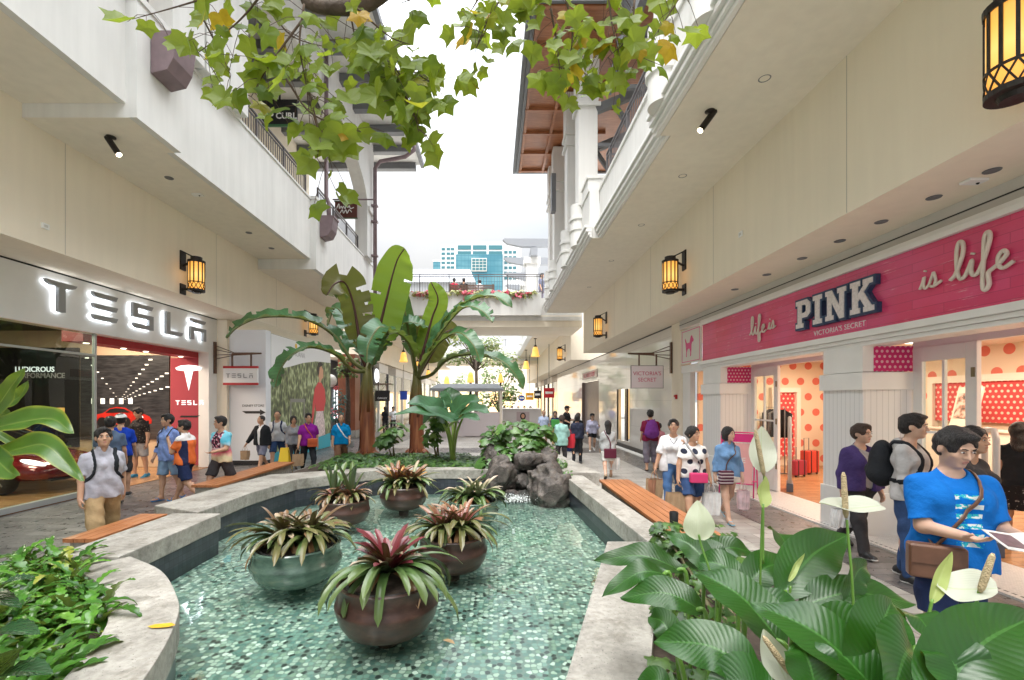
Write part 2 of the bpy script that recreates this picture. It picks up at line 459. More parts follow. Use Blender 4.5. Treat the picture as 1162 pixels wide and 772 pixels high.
 def leg(f, sd, inf=0., upto=2., k=.035, flare=0., sub=True):
  hp, kn, an = J['hp', sd], J['kn', sd], J['an', sd]; g = b ** .5
  f.cone(hp, kn, .088 * s * g + inf, (.058 * s * g + inf + flare), k * s, cut=upto if upto < 1 else None)
  if upto > 1:
   f.cone(kn, an, .055 * s * g + inf + flare, .037 * s + inf + flare, k * s, cut=(upto - 1) if upto < 2 else None)
   if inf < .012:
    cf = kn * .68 + an * .32 + np.array((0, .02 * s, 0)); f.ell(cf, (.047 * s * g + inf, .05 * s * g + inf, .10 * s), k=.03 * s)
 F = Field(lo, hi, hres); torso(F)
 F.cone(T((0, .012, 1.40)), H((0, .012, -.06)), .054 * s * b ** .4, .050 * s, .035 * s)
 for sd in (-1, 1): arm(F, sd); leg(F, sd)
 F.ell(H((0, .008, .028)), np.array((.074, .092, .088)) * hs, HR, k=.01)
 F.ell(H((0, -.022, -.042)), np.array((.058 * (1.08 if b > 1.1 else 1), .066, .070)) * hs, HR, k=.03 * s)
 F.ell(H((0, -.066, -.088)), np.array((.026, .020, .018)) * hs, HR, k=.025 * s)
 for sd in (-1, 1):
  F.ell(H((sd * .040, -.058, -.022)), np.array((.024, .022, .024)) * hs, HR, k=.02 * s)
  F.ell(H((sd * .031, -.094, .012)), np.array((.016, .013, .009)) * hs, HR, k=.014 * s, mode='sub')
  F.ell(H((sd * .030, -.083, .029)), np.array((.024, .009, .007)) * hs, HR, k=.012 * s)
  F.ell(H((sd * .077, .008, -.006)), np.array((.010, .020, .031)) * hs, HR, k=.006)
 F.cone(H((0, -.086, .014)), H((0, -.106, -.024)), .007 * hs, .0115 * hs, .012 * hs)
 for sd in (-1, 1): F.ell(H((sd * .012, -.093, -.026)), np.array((.009, .010, .008)) * hs, HR, k=.008 * s)
 F.ell(H((0, -.087, -.050)), np.array((.023, .010, .0065)) * hs, HR, k=.006 * s)
 F.ell(H((0, -.084, -.061)), np.array((.019, .010, .007)) * hs, HR, k=.006 * s)
 for i, sd in enumerate((-1, 1)):
  el, wr = J['el', sd], J['wr', sd]; d = (wr - el) / np.linalg.norm(wr - el)
  cu = curl if not isinstance(curl, (tuple, list)) else curl[i]
  fwd = np.array((0, -1., 0));
  pn = -sd * np.array((1., 0, 0)); pn = pn - d * (pn @ d); pn /= np.linalg.norm(pn)   # palm faces the body
  wd = np.cross(d, pn) * -sd;
  if (wd @ fwd) < 0 and abs(d[2]) > .5: wd = -wd
  if abs(d[2]) <= .5:      # forearm held forward: palm faces up
   pn = np.array((0, 0, 1.)); pn = pn - d * (pn @ d); pn /= np.linalg.norm(pn); wd = np.cross(pn, d); wd = wd * (1 if (wd @ np.array((sd, 0, 0))) > 0 else -1)
  P = lambda a, w_, n_: wr + (d * a + wd * w_ + pn * n_) * s
  F.cone(P(.0, 0, 0), P(.03, .0, 0), .027 * s, .026 * s, .012)
  for w_ in (-.024, -.008, .008, .024): F.cone(P(.02, w_ * .7, 0), P(.078, w_, 0), .0135 * s, .0125 * s, .010)
  for w_, ln_ in ((-.027, .055), (-.009, .070), (.009, .076), (.027, .068)):
   l1, l2 = ln_ * .55, ln_ * .5
   p0 = P(.08, w_, 0); c1 = cu * 1.0; c2 = cu * 2.0
   p1 = P(.08 + l1 * math.cos(c1), w_ * 1.05, l1 * math.sin(c1)); p2 = P(.08 + l1 * math.cos(c1) + l2 * math.cos(c2), w_ * 1.05, l1 * math.sin(c1) + l2 * math.sin(c2))
   F.cone(p0, p1, .0098 * s, .0088 * s, .003); F.cone(p1, p2, .0088 * s, .0072 * s, .003)
  q0, q1, q2 = P(.022, .022, .006), P(.056, .048, .022), P(.084, .052, .034 + .01 * cu)
  F.cone(q0, q1, .0135 * s, .0108 * s, .006); F.cone(q1, q2, .0105 * s, .0085 * s, .003)
 FT = {}
 for sd in (-1, 1):
  an = J['an', sd]; pr = R(J['pitch', sd] if not sit else 0); f_ = np.array((sd * .12, -math.cos(pr), -0.0 + math.sin(pr))); f_ /= np.linalg.norm(f_)
  up = np.array((0, f_[2], -f_[1])); up /= np.linalg.norm(up)
  heel = an - up * .048 * s - f_ * .035 * s; toe = an - up * .058 * s + f_ * .165 * s
  FT[sd] = (heel, toe, f_, up, an)
  F.cone(an, an - up * .035 * s + f_ * .06 * s, .036 * s, .034 * s, .02); F.cone(heel, toe, .030 * s, .024 * s, .02)
 body = sdf_obj('body', F, skin, t)
 outer = F
 hemz = (over or {}).get('hem', .84) if over else (top or {}).get('hem', .86) if top else 2
 wz = min(1.03, max(hemz, (top or {}).get('hem', .86) if top else 0) + .03)
 if bottom:
  kind_, upto, m_ = bottom[:3]; fl = bottom[3] if len(bottom) > 3 else .0
  G = Field(lo, hi, hres)
  if kind_ == 'skirt':
   w0 = Lw((0, .008, 1.0)); w1 = Lw((0, .006, .93 - .42 * upto))
   torso(G, .008, skip=0)
   G.clip(Lw((0, 0, wz)), (0, 0, 1)); G.clip(Lw((0, 0, .84)), (0, 0, -1))
   n_ = 9
   for sd in (-1, 0, 1): G.cone(Lw((sd * .05, .01, .92)), Lw((sd * (.085 + fl), .01, .93 - .45 * upto - .2)), .118 * s * b ** .6, (.10 + fl) * s * b ** .6, .05 * s)
   for sd in (-1, 1): leg(G, sd, .02, min(1.3, .25 + upto * .8), k=.06)
   G.wrinkle(.006, 3., 3)
   G.clip(w1, (0, 0, -1)); G.clip(Lw((0, 0, wz)), (0, 0, 1))
  else:
   a, c, r, _ = tors[0]; G.cone(a, c, r + .014, r + .014, .05 * s)
   G.cone(Lw((-.06, .01, 1.0)), Lw((.06, .01, 1.0)), .103 * b ** .8 * s + .012, .103 * b ** .8 * s + .012, .05 * s)
   G.clip(Lw((0, 0, wz)), (0, 0, 1))
   for sd in (-1, 1): leg(G, sd, .014, upto, k=.03, flare=fl)
   G.wrinkle(.006, 30, 5)
  sdf_obj({'skirt': 'skirt', 'shorts': 'shorts', 'pants': 'trousers'}[kind_], G, m_, t)
 if top:
  m_ = top['m']; sl = top.get('sleeve', .7) if not over or over.get('sleeve', 2) < 1 else .12; inf = top.get('inf', .017); hem = top.get('hem', .86); nk = top.get('neck', .075)
  G = Field(lo, hi, hres); torso(G, inf, .05)
  hz = Lw((0, 0, hem))[2]
  if top.get('loose', 1): G.cone(T((-.06 * b, .0, 1.15)), np.append(Lw((-.085 * b, .01, hem - .05))[:2], hz - .04), .096 * b * s + inf, (.110 if not female else .104) * b ** .6 * s + inf, .04 * s); G.cone(T((.06 * b, .0, 1.15)), np.append(Lw((.085 * b, .01, hem - .05))[:2], hz - .04), .096 * b * s + inf, (.110 if not female else .104) * b ** .6 * s + inf, .04 * s)
  G.clip((0, 0, hz), (0, -.03, -1))
  for sd in (-1, 1): arm(G, sd, inf - .002 if sl <= 1 else inf - .004, sl, flare=.010 if sl < 1 else .0)
  G.wrinkle(top.get('wr', .0095), 24, int(abs(loc[0] * 10)) % 7)
  if top.get('hood'):
   G.ell(T((0, .085, 1.41)), np.array((.125, .075, .075)) * s, k=.04)
   G.ell(T((0, -.02, 1.47)), np.array((.085, .095, .10)) * s, k=.02, mode='sub')
  elif top.get('collar'):
   c0 = T((0, .012, 1.42)); G.cone(c0, T((0, .0, 1.475)), .085 * s, .072 * s, .02)
   G.cone(T((0, .012, 1.40)), T((0, -.01, 1.60)), .062 * s, .066 * s, .004, mode='sub')
   G.cone(T((0, -.07, 1.50)), T((0, -.115, 1.33)), .036 * s, .012 * s, .01, mode='sub')
  else:
   G.ell(T((0, -.022, 1.475)), np.array((nk, nk * 1.05, .075)) * s, k=.01, mode='sub')
  o = sdf_obj(top.get('name', 'shirt'), G, m_, t); outer = G
  if top.get('label'): o['label'] = top['label']
 if over:   # open jacket / cardigan over the top
  m_ = over['m']; sl = over.get('sleeve', 1.95); inf = over.get('inf', .036); hem = over.get('hem', .84)
  G = Field(lo, hi, hres); torso(G, inf, .05); hz = Lw((0, 0, hem))[2]
  for q in (-1, 1): G.cone(T((q * .06 * b, 0, 1.15)), np.append(Lw((q * .09 * b, .01, hem))[:2], hz - .04), .108 * b * s + inf, .12 * b ** .6 * s + inf, .05 * s)
  G.clip((0, 0, hz), (0, 0, -1))
  for sd in (-1, 1): arm(G, sd, inf - .006, sl)
  G.wrinkle(.005, 22, 3)
  G.ell(T((0, -.03, 1.48)), np.array((.085, .09, .10)) * s, k=.01, mode='sub')
  gap = over.get('gap', .05); zt, zb = T((0, -.17, 1.54)), Lw((0, -.2, hem - .1))
  G.cone(zt, np.array((0, zb[1], zb[2])), (gap + .03) * s, gap * s * over.get('low', .9), .01, mode='sub', squash=.25)
  sdf_obj(over.get('name', 'jacket'), G, m_, t); outer = G
 if shoes:
  kind_, m_, m2 = shoes
  for sd in (-1, 1):
   heel, toe, f_, up, an = FT[sd]
   if kind_ == 'shoe':
    G = Field(np.minimum(heel, toe) - .09, np.maximum(heel, toe) + np.array((.09, .09, .13)), min(hres, .009))
    G.cone(heel, toe, .040 * s, .034 * s, .02); G.cone(an - up * .0, an - up * .03 * s + f_ * .05 * s, .044 * s, .044 * s, .03)
    G.cone(heel + up * .02, toe - f_ * .03, .037 * s, .03 * s, .02)
    G.clip(heel - up * .028 * s, -up); G.clip(an + up * .012, up)
    so = sdf_obj('shoe', G, m_, t)
    K = Field(np.minimum(heel, toe) - .09, np.maximum(heel, toe) + .09, min(hres, .009))
    K.cone(heel, toe, .044 * s, .037 * s, .02); K.clip(heel - up * .012 * s, up); K.clip(heel - up * .036 * s, -up)
    sdf_obj('sole', K, m2, so)
   else:
    K = Field(np.minimum(heel, toe) - .09, np.maximum(heel, toe) + .09, min(hres, .009))
    K.cone(heel, toe, .042 * s, .042 * s, .02); K.clip(heel - up * .020 * s, up); K.clip(heel - up * .042 * s, -up)
    so = sdf_obj('sandal', K, m_, t)
    mb = MB(); side = np.cross(f_, up)
    fr = heel + f_ * .12 * s
    for q in (-1, 1): mb.tube([heel + f_ * .155 * s + up * .02, fr + f_ * .0 + side * q * .022 * s + up * .026 * s, fr - f_ * .02 * s + side * q * .038 * s - up * .015], .007, 6)
    mb.build('strap', m2, so, True, world=False)
 st, hm = hair; hm = hm or HAIR
 if st != 'none':
  top_z = H((0, 0, .14))[2]
  zl = {'short': -.03, 'bob': -.12, 'long': -.25, 'bun': -.05, 'tail': -.05, 'buzz': 0, 'receding': -.02}[st]
  glo = H((0, 0, 0)) - .17 * s - np.array((0, 0, max(0, -zl) * s)); ghi = H((0, 0, 0)) + .19 * s
  G = Field(glo, ghi, min(hres, .011))
  th = .006 if st in ('buzz', 'receding') else .017
  G.ell(H((0, .014, .032)), (np.array((.074, .090, .086)) + th) * hs, HR, k=.01)
  if st in ('short', 'bun', 'tail'):
   G.ell(H((0, .045, -.01)), np.array((.072, .062, .065)) * hs, HR, k=.03 * s)
   if st == 'short': G.ell(H((0, -.045, .098)), np.array((.060, .050, .022)) * hs, HR, k=.03 * s)
  if st == 'bob':
   G.ell(H((0, .028, -.035)), np.array((.094, .085, .085)) * hs, HR, k=.03 * s)
  if st == 'long':
   G.cone(H((0, .03, .0)), H((0, .075, -.20)), .088 * s, .075 * s, .04 * s)
  fy, fz, fr = (-.118, -.035, (.068, .085, .112)) if st not in ('receding', 'buzz') else (-.10, .0, (.085, .085, .12))
  if st == 'bob': fr = (.064, .085, .114)
  G.ell(H((0, fy, fz)), np.array(fr) * hs, HR, k=.012 * s, mode='sub')
  if st in ('short', 'buzz', 'receding'):
   for sd in (-1, 1): G.ell(H((sd * .085, -.012, -.03)), np.array((.03, .045, .05)) * hs, HR, k=.01 * s, mode='sub')
  G.noise(.0065 * s if st not in ('buzz', 'receding') else .001, 62 / s, int(abs(loc[0] * 31)) % 97)
  if st != 'buzz': X9, Y9, Z9 = G.pts((slice(None),) * 3); G.D = (G.D + .0016 * np.sin(X9 * 420 + 3 * np.sin(Z9 * 60)) * np.sin(Y9 * 260 + 2)).astype(np.float32)
  ho = sdf_obj('hair', G, hm, t)
  if st in ('bun', 'tail'):
   K = Field(H((0, .12, -.05)) - .17, H((0, .12, -.05)) + .17, min(hres, .011))
   if st == 'bun': K.ell(H((0, .118, .01)), np.array((.038, .038, .038)) * hs, HR, k=.01)
   else: K.cone(H((0, .10, .02)), H((0, .135, -.13)), .030 * s, .016 * s, .01)
   K.noise(.003, 80, 4); sdf_obj('hair_knot', K, hm, ho)
 if hat:
  G = Field(H((0, 0, .05)) - .2, H((0, 0, .05)) + .2, min(hres, .010))
  G.ell(H((0, .008, .045)), np.array((.098, .113, .085)) * hs, HR, k=.01);
  n_ = HR @ np.array((0, 0, -1.)); G.clip(H((0, 0, .045)), n_)
  G.ell(H((0, hat[1] * .125, .052)), np.array((.068, .085, .010)) * hs, HR, k=.012)
  sdf_obj('cap', G, hat[0], t)
 if face_detail:
  e = MB()
  for sd in (-1, 1): e.sphere(H((sd * .031, -.0885, .010)), np.array((.0135, .006, .0058)) * s, 10, 6, rot=(-R(head[1]), 0, R(head[0])), m=0); e.sphere(H((sd * .031, -.0925, .010)), np.array((.0062, .0042, .0058)) * s, 8, 6, rot=(-R(head[1]), 0, R(head[0])), m=1)
  e.build('eyes', [SCL, EYE_M], t, True, world=False)
  e = MB()
  for sd in (-1, 1): e.tube([H((sd * .014, -.0955, .028)), H((sd * .031, -.0945, .0335)), H((sd * .048, -.083, .029))], [.0032 * s, .0042 * s, .0022 * s], 6)
  e.build('eyebrows', hm, t, True, world=False)
  e = MB(); e.sphere(H((0, -.0915, -.051)), np.array((.021, .0075, .0048)) * s, 12, 6, rot=(-R(head[1]), 0, R(head[0]))); e.sphere(H((0, -.0885, -.0615)), np.array((.018, .0075, .0055)) * s, 12, 6, rot=(-R(head[1]), 0, R(head[0])))
  e.build('lips', LIP, t, True, world=False)
  if glasses:
   e = MB()
   for sd in (-1, 1):
    e.tube([H((sd * (.033 + .021 * math.cos(a)), -.108 + .006 * abs(math.cos(a)), .008 + .015 * math.sin(a))) for a in [2 * PI * q / 12 for q in range(13)]], .0018 * s, 5)
    e.tube([H((sd * .054, -.1, .012)), H((sd * .078, .0, .010))], .0018 * s, 5)
   e.tube([H((-.012, -.110, .010)), H((.012, -.110, .010))], .0018 * s, 5)
   e.build('spectacles', EYE_M, t, True, world=False)
 t['_J'] = 0; del t['_J']
 info = dict(t=t, s=s, J=J, T=T, L=Lw, H=H, hand={sd: J['wr', sd] + (J['wr', sd] - J['el', sd]) / np.linalg.norm(J['wr', sd] - J['el', sd]) * .085 * s for sd in (-1, 1)}, tors=tors, res=hres, outer=outer)
 rz = Matrix.Rotation(R(face), 3, 'Z'); base = Vector(loc)
 info['w'] = lambda p: base + rz @ Vector(p)      # local -> world
 return info
def wrap(info, p, gap=.010):
 """push a local point onto the outside of the outermost garment"""
 G = info['outer']; s = info['s']; z0 = np.array(info['T']((0, .01, 1.22)))[2]; c = np.array((0, .012, min(p[2], z0))); v = np.array(p) - c; L = np.linalg.norm(v)
 if L < 1e-6: return Vector(p)
 v = v / L; r = np.linspace(0, .42, 170); Q = c + r[:, None] * v; I = np.clip(np.round((Q - G.lo) / G.h).astype(int), 0, G.n - 1); D = G.D[I[:, 0], I[:, 1], I[:, 2]]
 k = np.where(D < 0)[0]
 if len(k) == 0: return Vector(p)
 j = k[0]
 while j + 1 < len(r) and D[j + 1] < 0: j += 1
 return Vector(c + v * (r[j] + gap))
# ================================================================ materials of the place
def plaster(name, col, streak=.05, rough=.85):
 g = NG(name); co = g.coord('Object'); big = g.noise(co, .9, 4); g2 = g.noise(g.coord('Object', scale=(3, 3, .25)), 2, 4); fine = g.noise(co, 130, 2)
 f = g.math('ADD', g.math('MULTIPLY', big, .5), g.math('MULTIPLY', g2, .5))
 lo = tuple(c * (1 - 2 * streak) for c in col); hi = tuple(min(.88, c * (1 + streak)) for c in col)
 g.set(Base_Color=g.ramp(f, [(.32, lo), (.62, hi)]), Roughness=rough, Specular_IOR_Level=.25)
 g.bump(fine, .25, .006); return g.m
WHITE = plaster('white_plaster', (.73, .72, .695), .05)
CREAM = plaster('cream_plaster', (.86, .775, .64), .022)
TAUPE = plaster('soffit_plaster', (.85, .785, .68), .03)
TRIM = mat('white_trim_paint', (.84, .83, .81), .45, var=.03, vscale=3)
LGREY = mat('light_grey_paint', (.60, .58, .55), .5, var=.03)
DARKMETAL = mat('dark_bronze_metal', (.035, .03, .028), .45, metal=.6, var=.2, vscale=20)
GREYMETAL = mat('grey_painted_steel', (.15, .155, .165), .5, var=.08)
RAILM = mat('rail_grey_brown', (.10, .09, .095), .45, var=.1)
PURPLEM = mat('mauve_painted_metal', (.20, .14, .15), .5, var=.12, vscale=6)
CONC = None
BLACK = mat('black_paint', (.015, .015, .016), .5)
def concrete():
 g = NG('cast_concrete'); co = g.coord('Object'); n1 = g.noise(co, 2.2, 6, .62); n2 = g.noise(co, 22, 4); sp = g.noise(co, 85, 2)
 st = g.ramp(g.noise(co, 5, 5, .7), [(.52, (1, 1, 1)), (.68, (.62, .60, .56))])
 base = g.ramp(n1, [(.3, (.20, .185, .16)), (.5, (.33, .31, .275)), (.7, (.43, .405, .365))])
 c = g.mix(1, base, st, 'MULTIPLY'); c = g.mix(.35, c, g.ramp(n2, [(.3, .25), (.7, .75)]), 'OVERLAY')
 c = g.mix(g.ramp(sp, [(.66, 0), (.72, 1)]), c, (.10, .095, .085))
 g.set(Base_Color=c, Roughness=g.ramp(n1, [(.3, .45), (.7, .75)])); g.bump(g.math('ADD', n2, sp), .18, .01); return g.m
CONC = concrete()
def wood(name, c1, c2, axis='Y', board=.12, rough=.4):
 g = NG(name); sc = {'Y': (1, .07, 1), 'X': (.07, 1, 1), 'Z': (1, 1, .07)}[axis]; co = g.coord('Object', scale=sc); n = g.noise(co, 28, 5, .65); n2 = g.noise(g.coord('Object'), 1.5, 2)
 c = g.ramp(n, [(.3, c1), (.7, c2)]); c = g.mix(.5, c, g.ramp(n2, [(.3, .35), (.7, .65)]), 'OVERLAY')
 g.set(Base_Color=c, Roughness=rough); g.bump(n, .15, .004); return g.m
BENCHW = wood('bench_timber', (.27, .095, .035), (.46, .19, .075), 'Y')
EAVEW = wood('eave_timber', (.28, .10, .042), (.42, .175, .078), 'X')
BROWNW = wood('brown_bracket_timber', (.08, .04, .025), (.15, .08, .05), 'X')
def floorwood():
 g = NG('shop_floor_timber'); b = g.n('ShaderNodeTexBrick'); b.offset = .37; b.inputs['Scale'].default_value = 1
 b.inputs['Mortar Size'].default_value = .003; b.inputs['Brick Width'].default_value = 1.2; b.inputs['Row Height'].default_value = .13
 g.l(g.coord('Object'), b.inputs[0]); b.inputs[1].default_value = (.34, .17, .075, 1); b.inputs[2].default_value = (.44, .24, .11, 1); b.inputs[3].default_value = (.12, .06, .03, 1)
 n = g.noise(g.coord('Object', scale=(.1, 1, 1)), 30, 4)
 g.set(Base_Color=g.mix(.5, b.outputs[0], g.ramp(n, [(.3, .3), (.7, .7)]), 'OVERLAY'), Roughness=.25); return g.m
FLOORW = floorwood()
def paving(name, c1, c2, mortar, w=.42, h=.21, rough=.4, rot=0.):
 g = NG(name); co = g.coord('Object', rot=(0, 0, rot)); wob = g.noise(co, 3, 2)
 b = g.n('ShaderNodeTexBrick'); b.offset = .43; b.offset_frequency = 2; b.squash = .8; b.squash_frequency = 3
 b.inputs['Scale'].default_value = 1; b.inputs['Mortar Size'].default_value = .006; b.inputs['Brick Width'].default_value = w; b.inputs['Row Height'].default_value = h
 b.inputs['Bias'].default_value = -.1; b.inputs['Mortar Smooth'].default_value = .2
 g.l(co, b.inputs[0]); b.inputs[1].default_value = (*c1, 1); b.inputs[2].default_value = (*c2, 1); b.inputs[3].default_value = (*mortar, 1)
 n = g.noise(co, 6, 6, .65); n3 = g.noise(co, .7, 3)
 c = g.mix(.45, b.outputs[0], g.ramp(n, [(.28, .25), (.72, .75)]), 'OVERLAY'); c = g.mix(.45, c, g.ramp(n3, [(.3, .35), (.7, .65)]), 'OVERLAY')
 g.set(Base_Color=c, Roughness=g.ramp(n, [(.3, rough - .13), (.7, rough + .2)]), Specular_IOR_Level=.5)
 h_ = g.math('ADD', g.math('MULTIPLY', b.outputs[1], -1.), g.math('MULTIPLY', n, .35)); g.bump(h_, .35, .008); return g.m
PAVE_L = paving('light_grey_stone_paving', (.31, .295, .27), (.42, .40, .37), (.16, .125, .115))
PAVE_D = paving('dark_slate_paving', (.085, .08, .08), (.17, .155, .15), (.045, .043, .04), w=.38, h=.19, rough=.32)
GLASS = glass_mat('shop_glass', (.90, .95, .93))
GLASS_GREEN = glass_mat('tinted_shop_glass', (.72, .80, .76), refl=1.3)
# ================================================================ ground
mb = MB(); mb.sheet([(-400, -60, -.62), (400, -60, -.62), (400, 700, -.62), (-400, 700, -.62)]); kind(mb.build('ground', mat('bare_ground', (.22, .21, .19), .9, var=.15, vscale=.2)), 'structure')
PX = (-5.15, 2.62)     # pool island between the two walks
def strip(name, x0, x1, y0, y1, z, m):
 q = MB(); q.box(x0, x1, y0, y1, z - .05, z); return kind(q.build(name, m), 'structure')
strip('pavement', 2.3, 5.12, -4, 70, 0, PAVE_L)
strip('slate_paving_band', 4.22, 5.105, -4, 69, .004, PAVE_D)
strip('left_pavement', -9.0, -4.3, -4, 70, 0, PAVE_D)
strip('far_pavement', -4.3, 2.3, 13.2, 70, 0, PAVE_L)
strip('slate_cross_band', -4.28, 4.215, 17.2, 19.0, .004, PAVE_D)
# ================================================================ helpers for architecture
def railing(parent, pts, z0, h=1.0, step=.12, name='railing', m=None, post=1.5):
 q = MB()
 for a, b in zip(pts[:-1], pts[1:]):
  a, b = Vector((a[0], a[1], 0)), Vector((b[0], b[1], 0)); L = (b - a).length; d = (b - a).normalized()
  for z, w in ((z0 + h, .05), (z0 + h - .1, .03), (z0 + .09, .03)): q.beam(a + Vector((0, 0, z)), b + Vector((0, 0, z)), w, .03)
  n = max(1, int(L / step))
  for i in range(n + 1):
   p = a + d * (L * i / n); big = (i % max(1, int(post / step)) == 0) or i == n
   w = .045 if big else .016
   q.beam(p + Vector((0, 0, z0)), p + Vector((0, 0, z0 + h - (.0 if big else .1))), w, w, up=d)
 return q.build(name, m or RAILM, parent)
def strip_steps(q, x, y0, y1, z, sgn, steps, m=0):
 """stacked mouldings along Y on a face at x; sgn = outward x direction"""
 for (o, a, b) in steps: q.box(x - sgn * .05, x + sgn * o, y0, y1, z + a, z + b, m)
# ================================================================ RIGHT BUILDING
RB = thing('arcade_building', 'white and cream two storey arcade building with square columns above the pink shop', 'building', (5.4, 12, 0))
XF, XS = 4.32, 5.43
mb = MB(); mb.box(XF, 8.3, -3, 22.0, 4.24, 6.18); mb.build('fascia_wall', CREAM, RB)
mb = MB(); mb.box(XF + .003, 8.3, 25.6, 60, 4.24, 6.18); mb.build('fascia_wall', CREAM, RB)
mb = MB()
for y in (2.6, 5.6, 9.0, 12.6, 16.4): mb.box(XF - .002, XF + .01, y, y + .008, 4.25, 6.17)
mb.build('joint', mat('joint_shadow_gap', (.45, .41, .35), .9), RB)
segs = [(-3, 7.3, 2.60), (7.3, 11.9, 2.76), (11.9, 21.98, 2.50), (25.62, 60, 2.50)]
for (y0, y1, x) in segs:
 q = MB(); q.box(x, 8.29, y0, y1, 6.186, 6.9); q.box(x, x + .25, y0, y1, 6.9, 7.4); q.box(x - .03, x + .28, y0, y1, 7.4, 7.47)
 q.build('parapet', WHITE, RB)
 q = MB(); strip_steps(q, x, y0 + (.0 if y0 < 0 else -.06), y1 + .06, 6.186, -1, [(.015, -.012, .05), (.06, .052, .11), (.035, .112, .135), (.11, .137, .215), (.085, .217, .24), (.15, .242, .31)])
 q.build('cornice', TRIM, RB, bevel=.012)
 q = MB(); q.box(x + .06, XF, y0, y1, 6.170, 6.1855); q.build('balcony_soffit', TAUPE, RB)
q = MB(); q.box(2.47, 3.05, 11.95, 12.75, 7.47, 7.75); q.box(2.44, 3.08, 11.92, 12.78, 7.75, 7.83); q.build('parapet_pier', WHITE, RB)
railing(RB, [(2.90, 7.0), (2.90, 11.7)], 7.47, .78)
railing(RB, [(2.90, 11.7), (4.3, 11.75)], 7.47, .78)
railing(RB, [(2.65, 16.3), (2.65, 18.0)], 7.47, .78)
railing(RB, [(2.65, 26), (2.65, 40)], 7.47, .78, step=.2)
for y in (5.4, 6.9, 13.2, 15.2, 18.4, 19.9):
 x = 2.60 if y < 7.3 else 2.50; cx = x + .17
 q = MB()
 q.lathe([(.02, 6.36), (.24, 6.37), (.24, 6.80), (.275, 6.81), (.275, 6.88), (.24, 6.90), (.24, 7.10), (.275, 7.11), (.275, 7.18), (.24, 7.20), (.24, 7.55)], (x - .03, y, 0), 28)
 q.build('column_pendant', WHITE, RB, autosmooth=35)
 q = MB(); q.box(cx - .27, cx + .27, y - .27, y + .27, 7.48, 10.25)
 q.box(cx - .35, cx + .35, y - .35, y + .35, 10.25, 10.36); q.box(cx - .29, cx + .29, y - .29, y + .29, 10.36, 10.60); q.box(cx - .35, cx + .35, y - .35, y + .35, 10.60, 10.72)
 q.box(cx - .31, cx + .31, y - .31, y + .31, 10.72, 12.0)
 q.build('column', WHITE, RB, bevel=.015)
q = MB(); q.box(1.0, 9.0, 11.5, 20.3, 12.16, 12.40); q.box(1.6, 9, 12, 20, 12.40, 12.9); roof = q.build('roof', GREYMETAL, RB)
q = MB(); q.box(.86, 1.0, 11.3, 20.5, 12.10, 12.34); q.box(1.0, 1.1, 11.5, 20.3, 12.0, 12.16); q.box(1.1, 8.9, 11.5, 11.6, 12.0, 12.16); q.box(1.1, 8.9, 20.2, 20.3, 12.0, 12.16); q.build('gutter', GREYMETAL, roof)
q = MB()
k = 11.6
while k < 20.15:
 q.box(1.10, 8.9, k, k + .095, 12.08, 12.15); k += .1
q.build('eave_soffit', EAVEW, roof)
q = MB()
for y in (11.63, 13.0, 14.4, 15.8, 17.2, 18.6, 20.0): q.box(1.1, 4.2, y, y + .12, 11.97, 12.078)
q.box(1.12, 1.22, 11.6, 20.2, 11.985, 12.075); q.box(2.1, 2.2, 11.6, 20.2, 11.985, 12.072); q.parts('eave_rib', EAVEW, roof)
q = MB(); q.box(6.6, 6.8, 3, 21.9, 6.9, 12.0); q.build('upper_wall', CREAM, RB)
q = MB()
for y in (8.2, 10.6, 13, 15.4):
 q.beam((2.9, y, 10.2), (6.5, y, 11.7), .18, .22); q.beam((2.9, y, 9.2), (6.5, y, 9.2), .09, .09); q.beam((4.2, y, 9.2), (3.4, y, 10.4), .12, .12); q.beam((4.2, y, 9.2), (4.2, y, 10.9), .06, .06); q.beam((4.2, y, 9.3), (5.6, y, 11.3), .14, .14)
q.beam((3.0, 3, 10.1), (3.0, 12, 10.1), .16, .3); q.build('roof_truss', GREYMETAL, RB)
q = MB()
for i in range(16): q.box(3.1, 3.16, 6.9, 11.2, 10.4 + i * .1, 10.45 + i * .1)
q.build('louvre_screen', GREYMETAL, RB)
q = MB(); q.box(2.8, 9, 2.0, 11.4, 12.0, 12.1); q.build('upper_ceiling', CREAM, RB)
for (y, xx, z0, z1) in ((17.0, 2.16, 9.0, 10.4),):
 q = MB(); q.box(xx, xx + .16, y, y + .3, z0, z1); q.parts('fixed_blade_sign', GREYMETAL, RB)
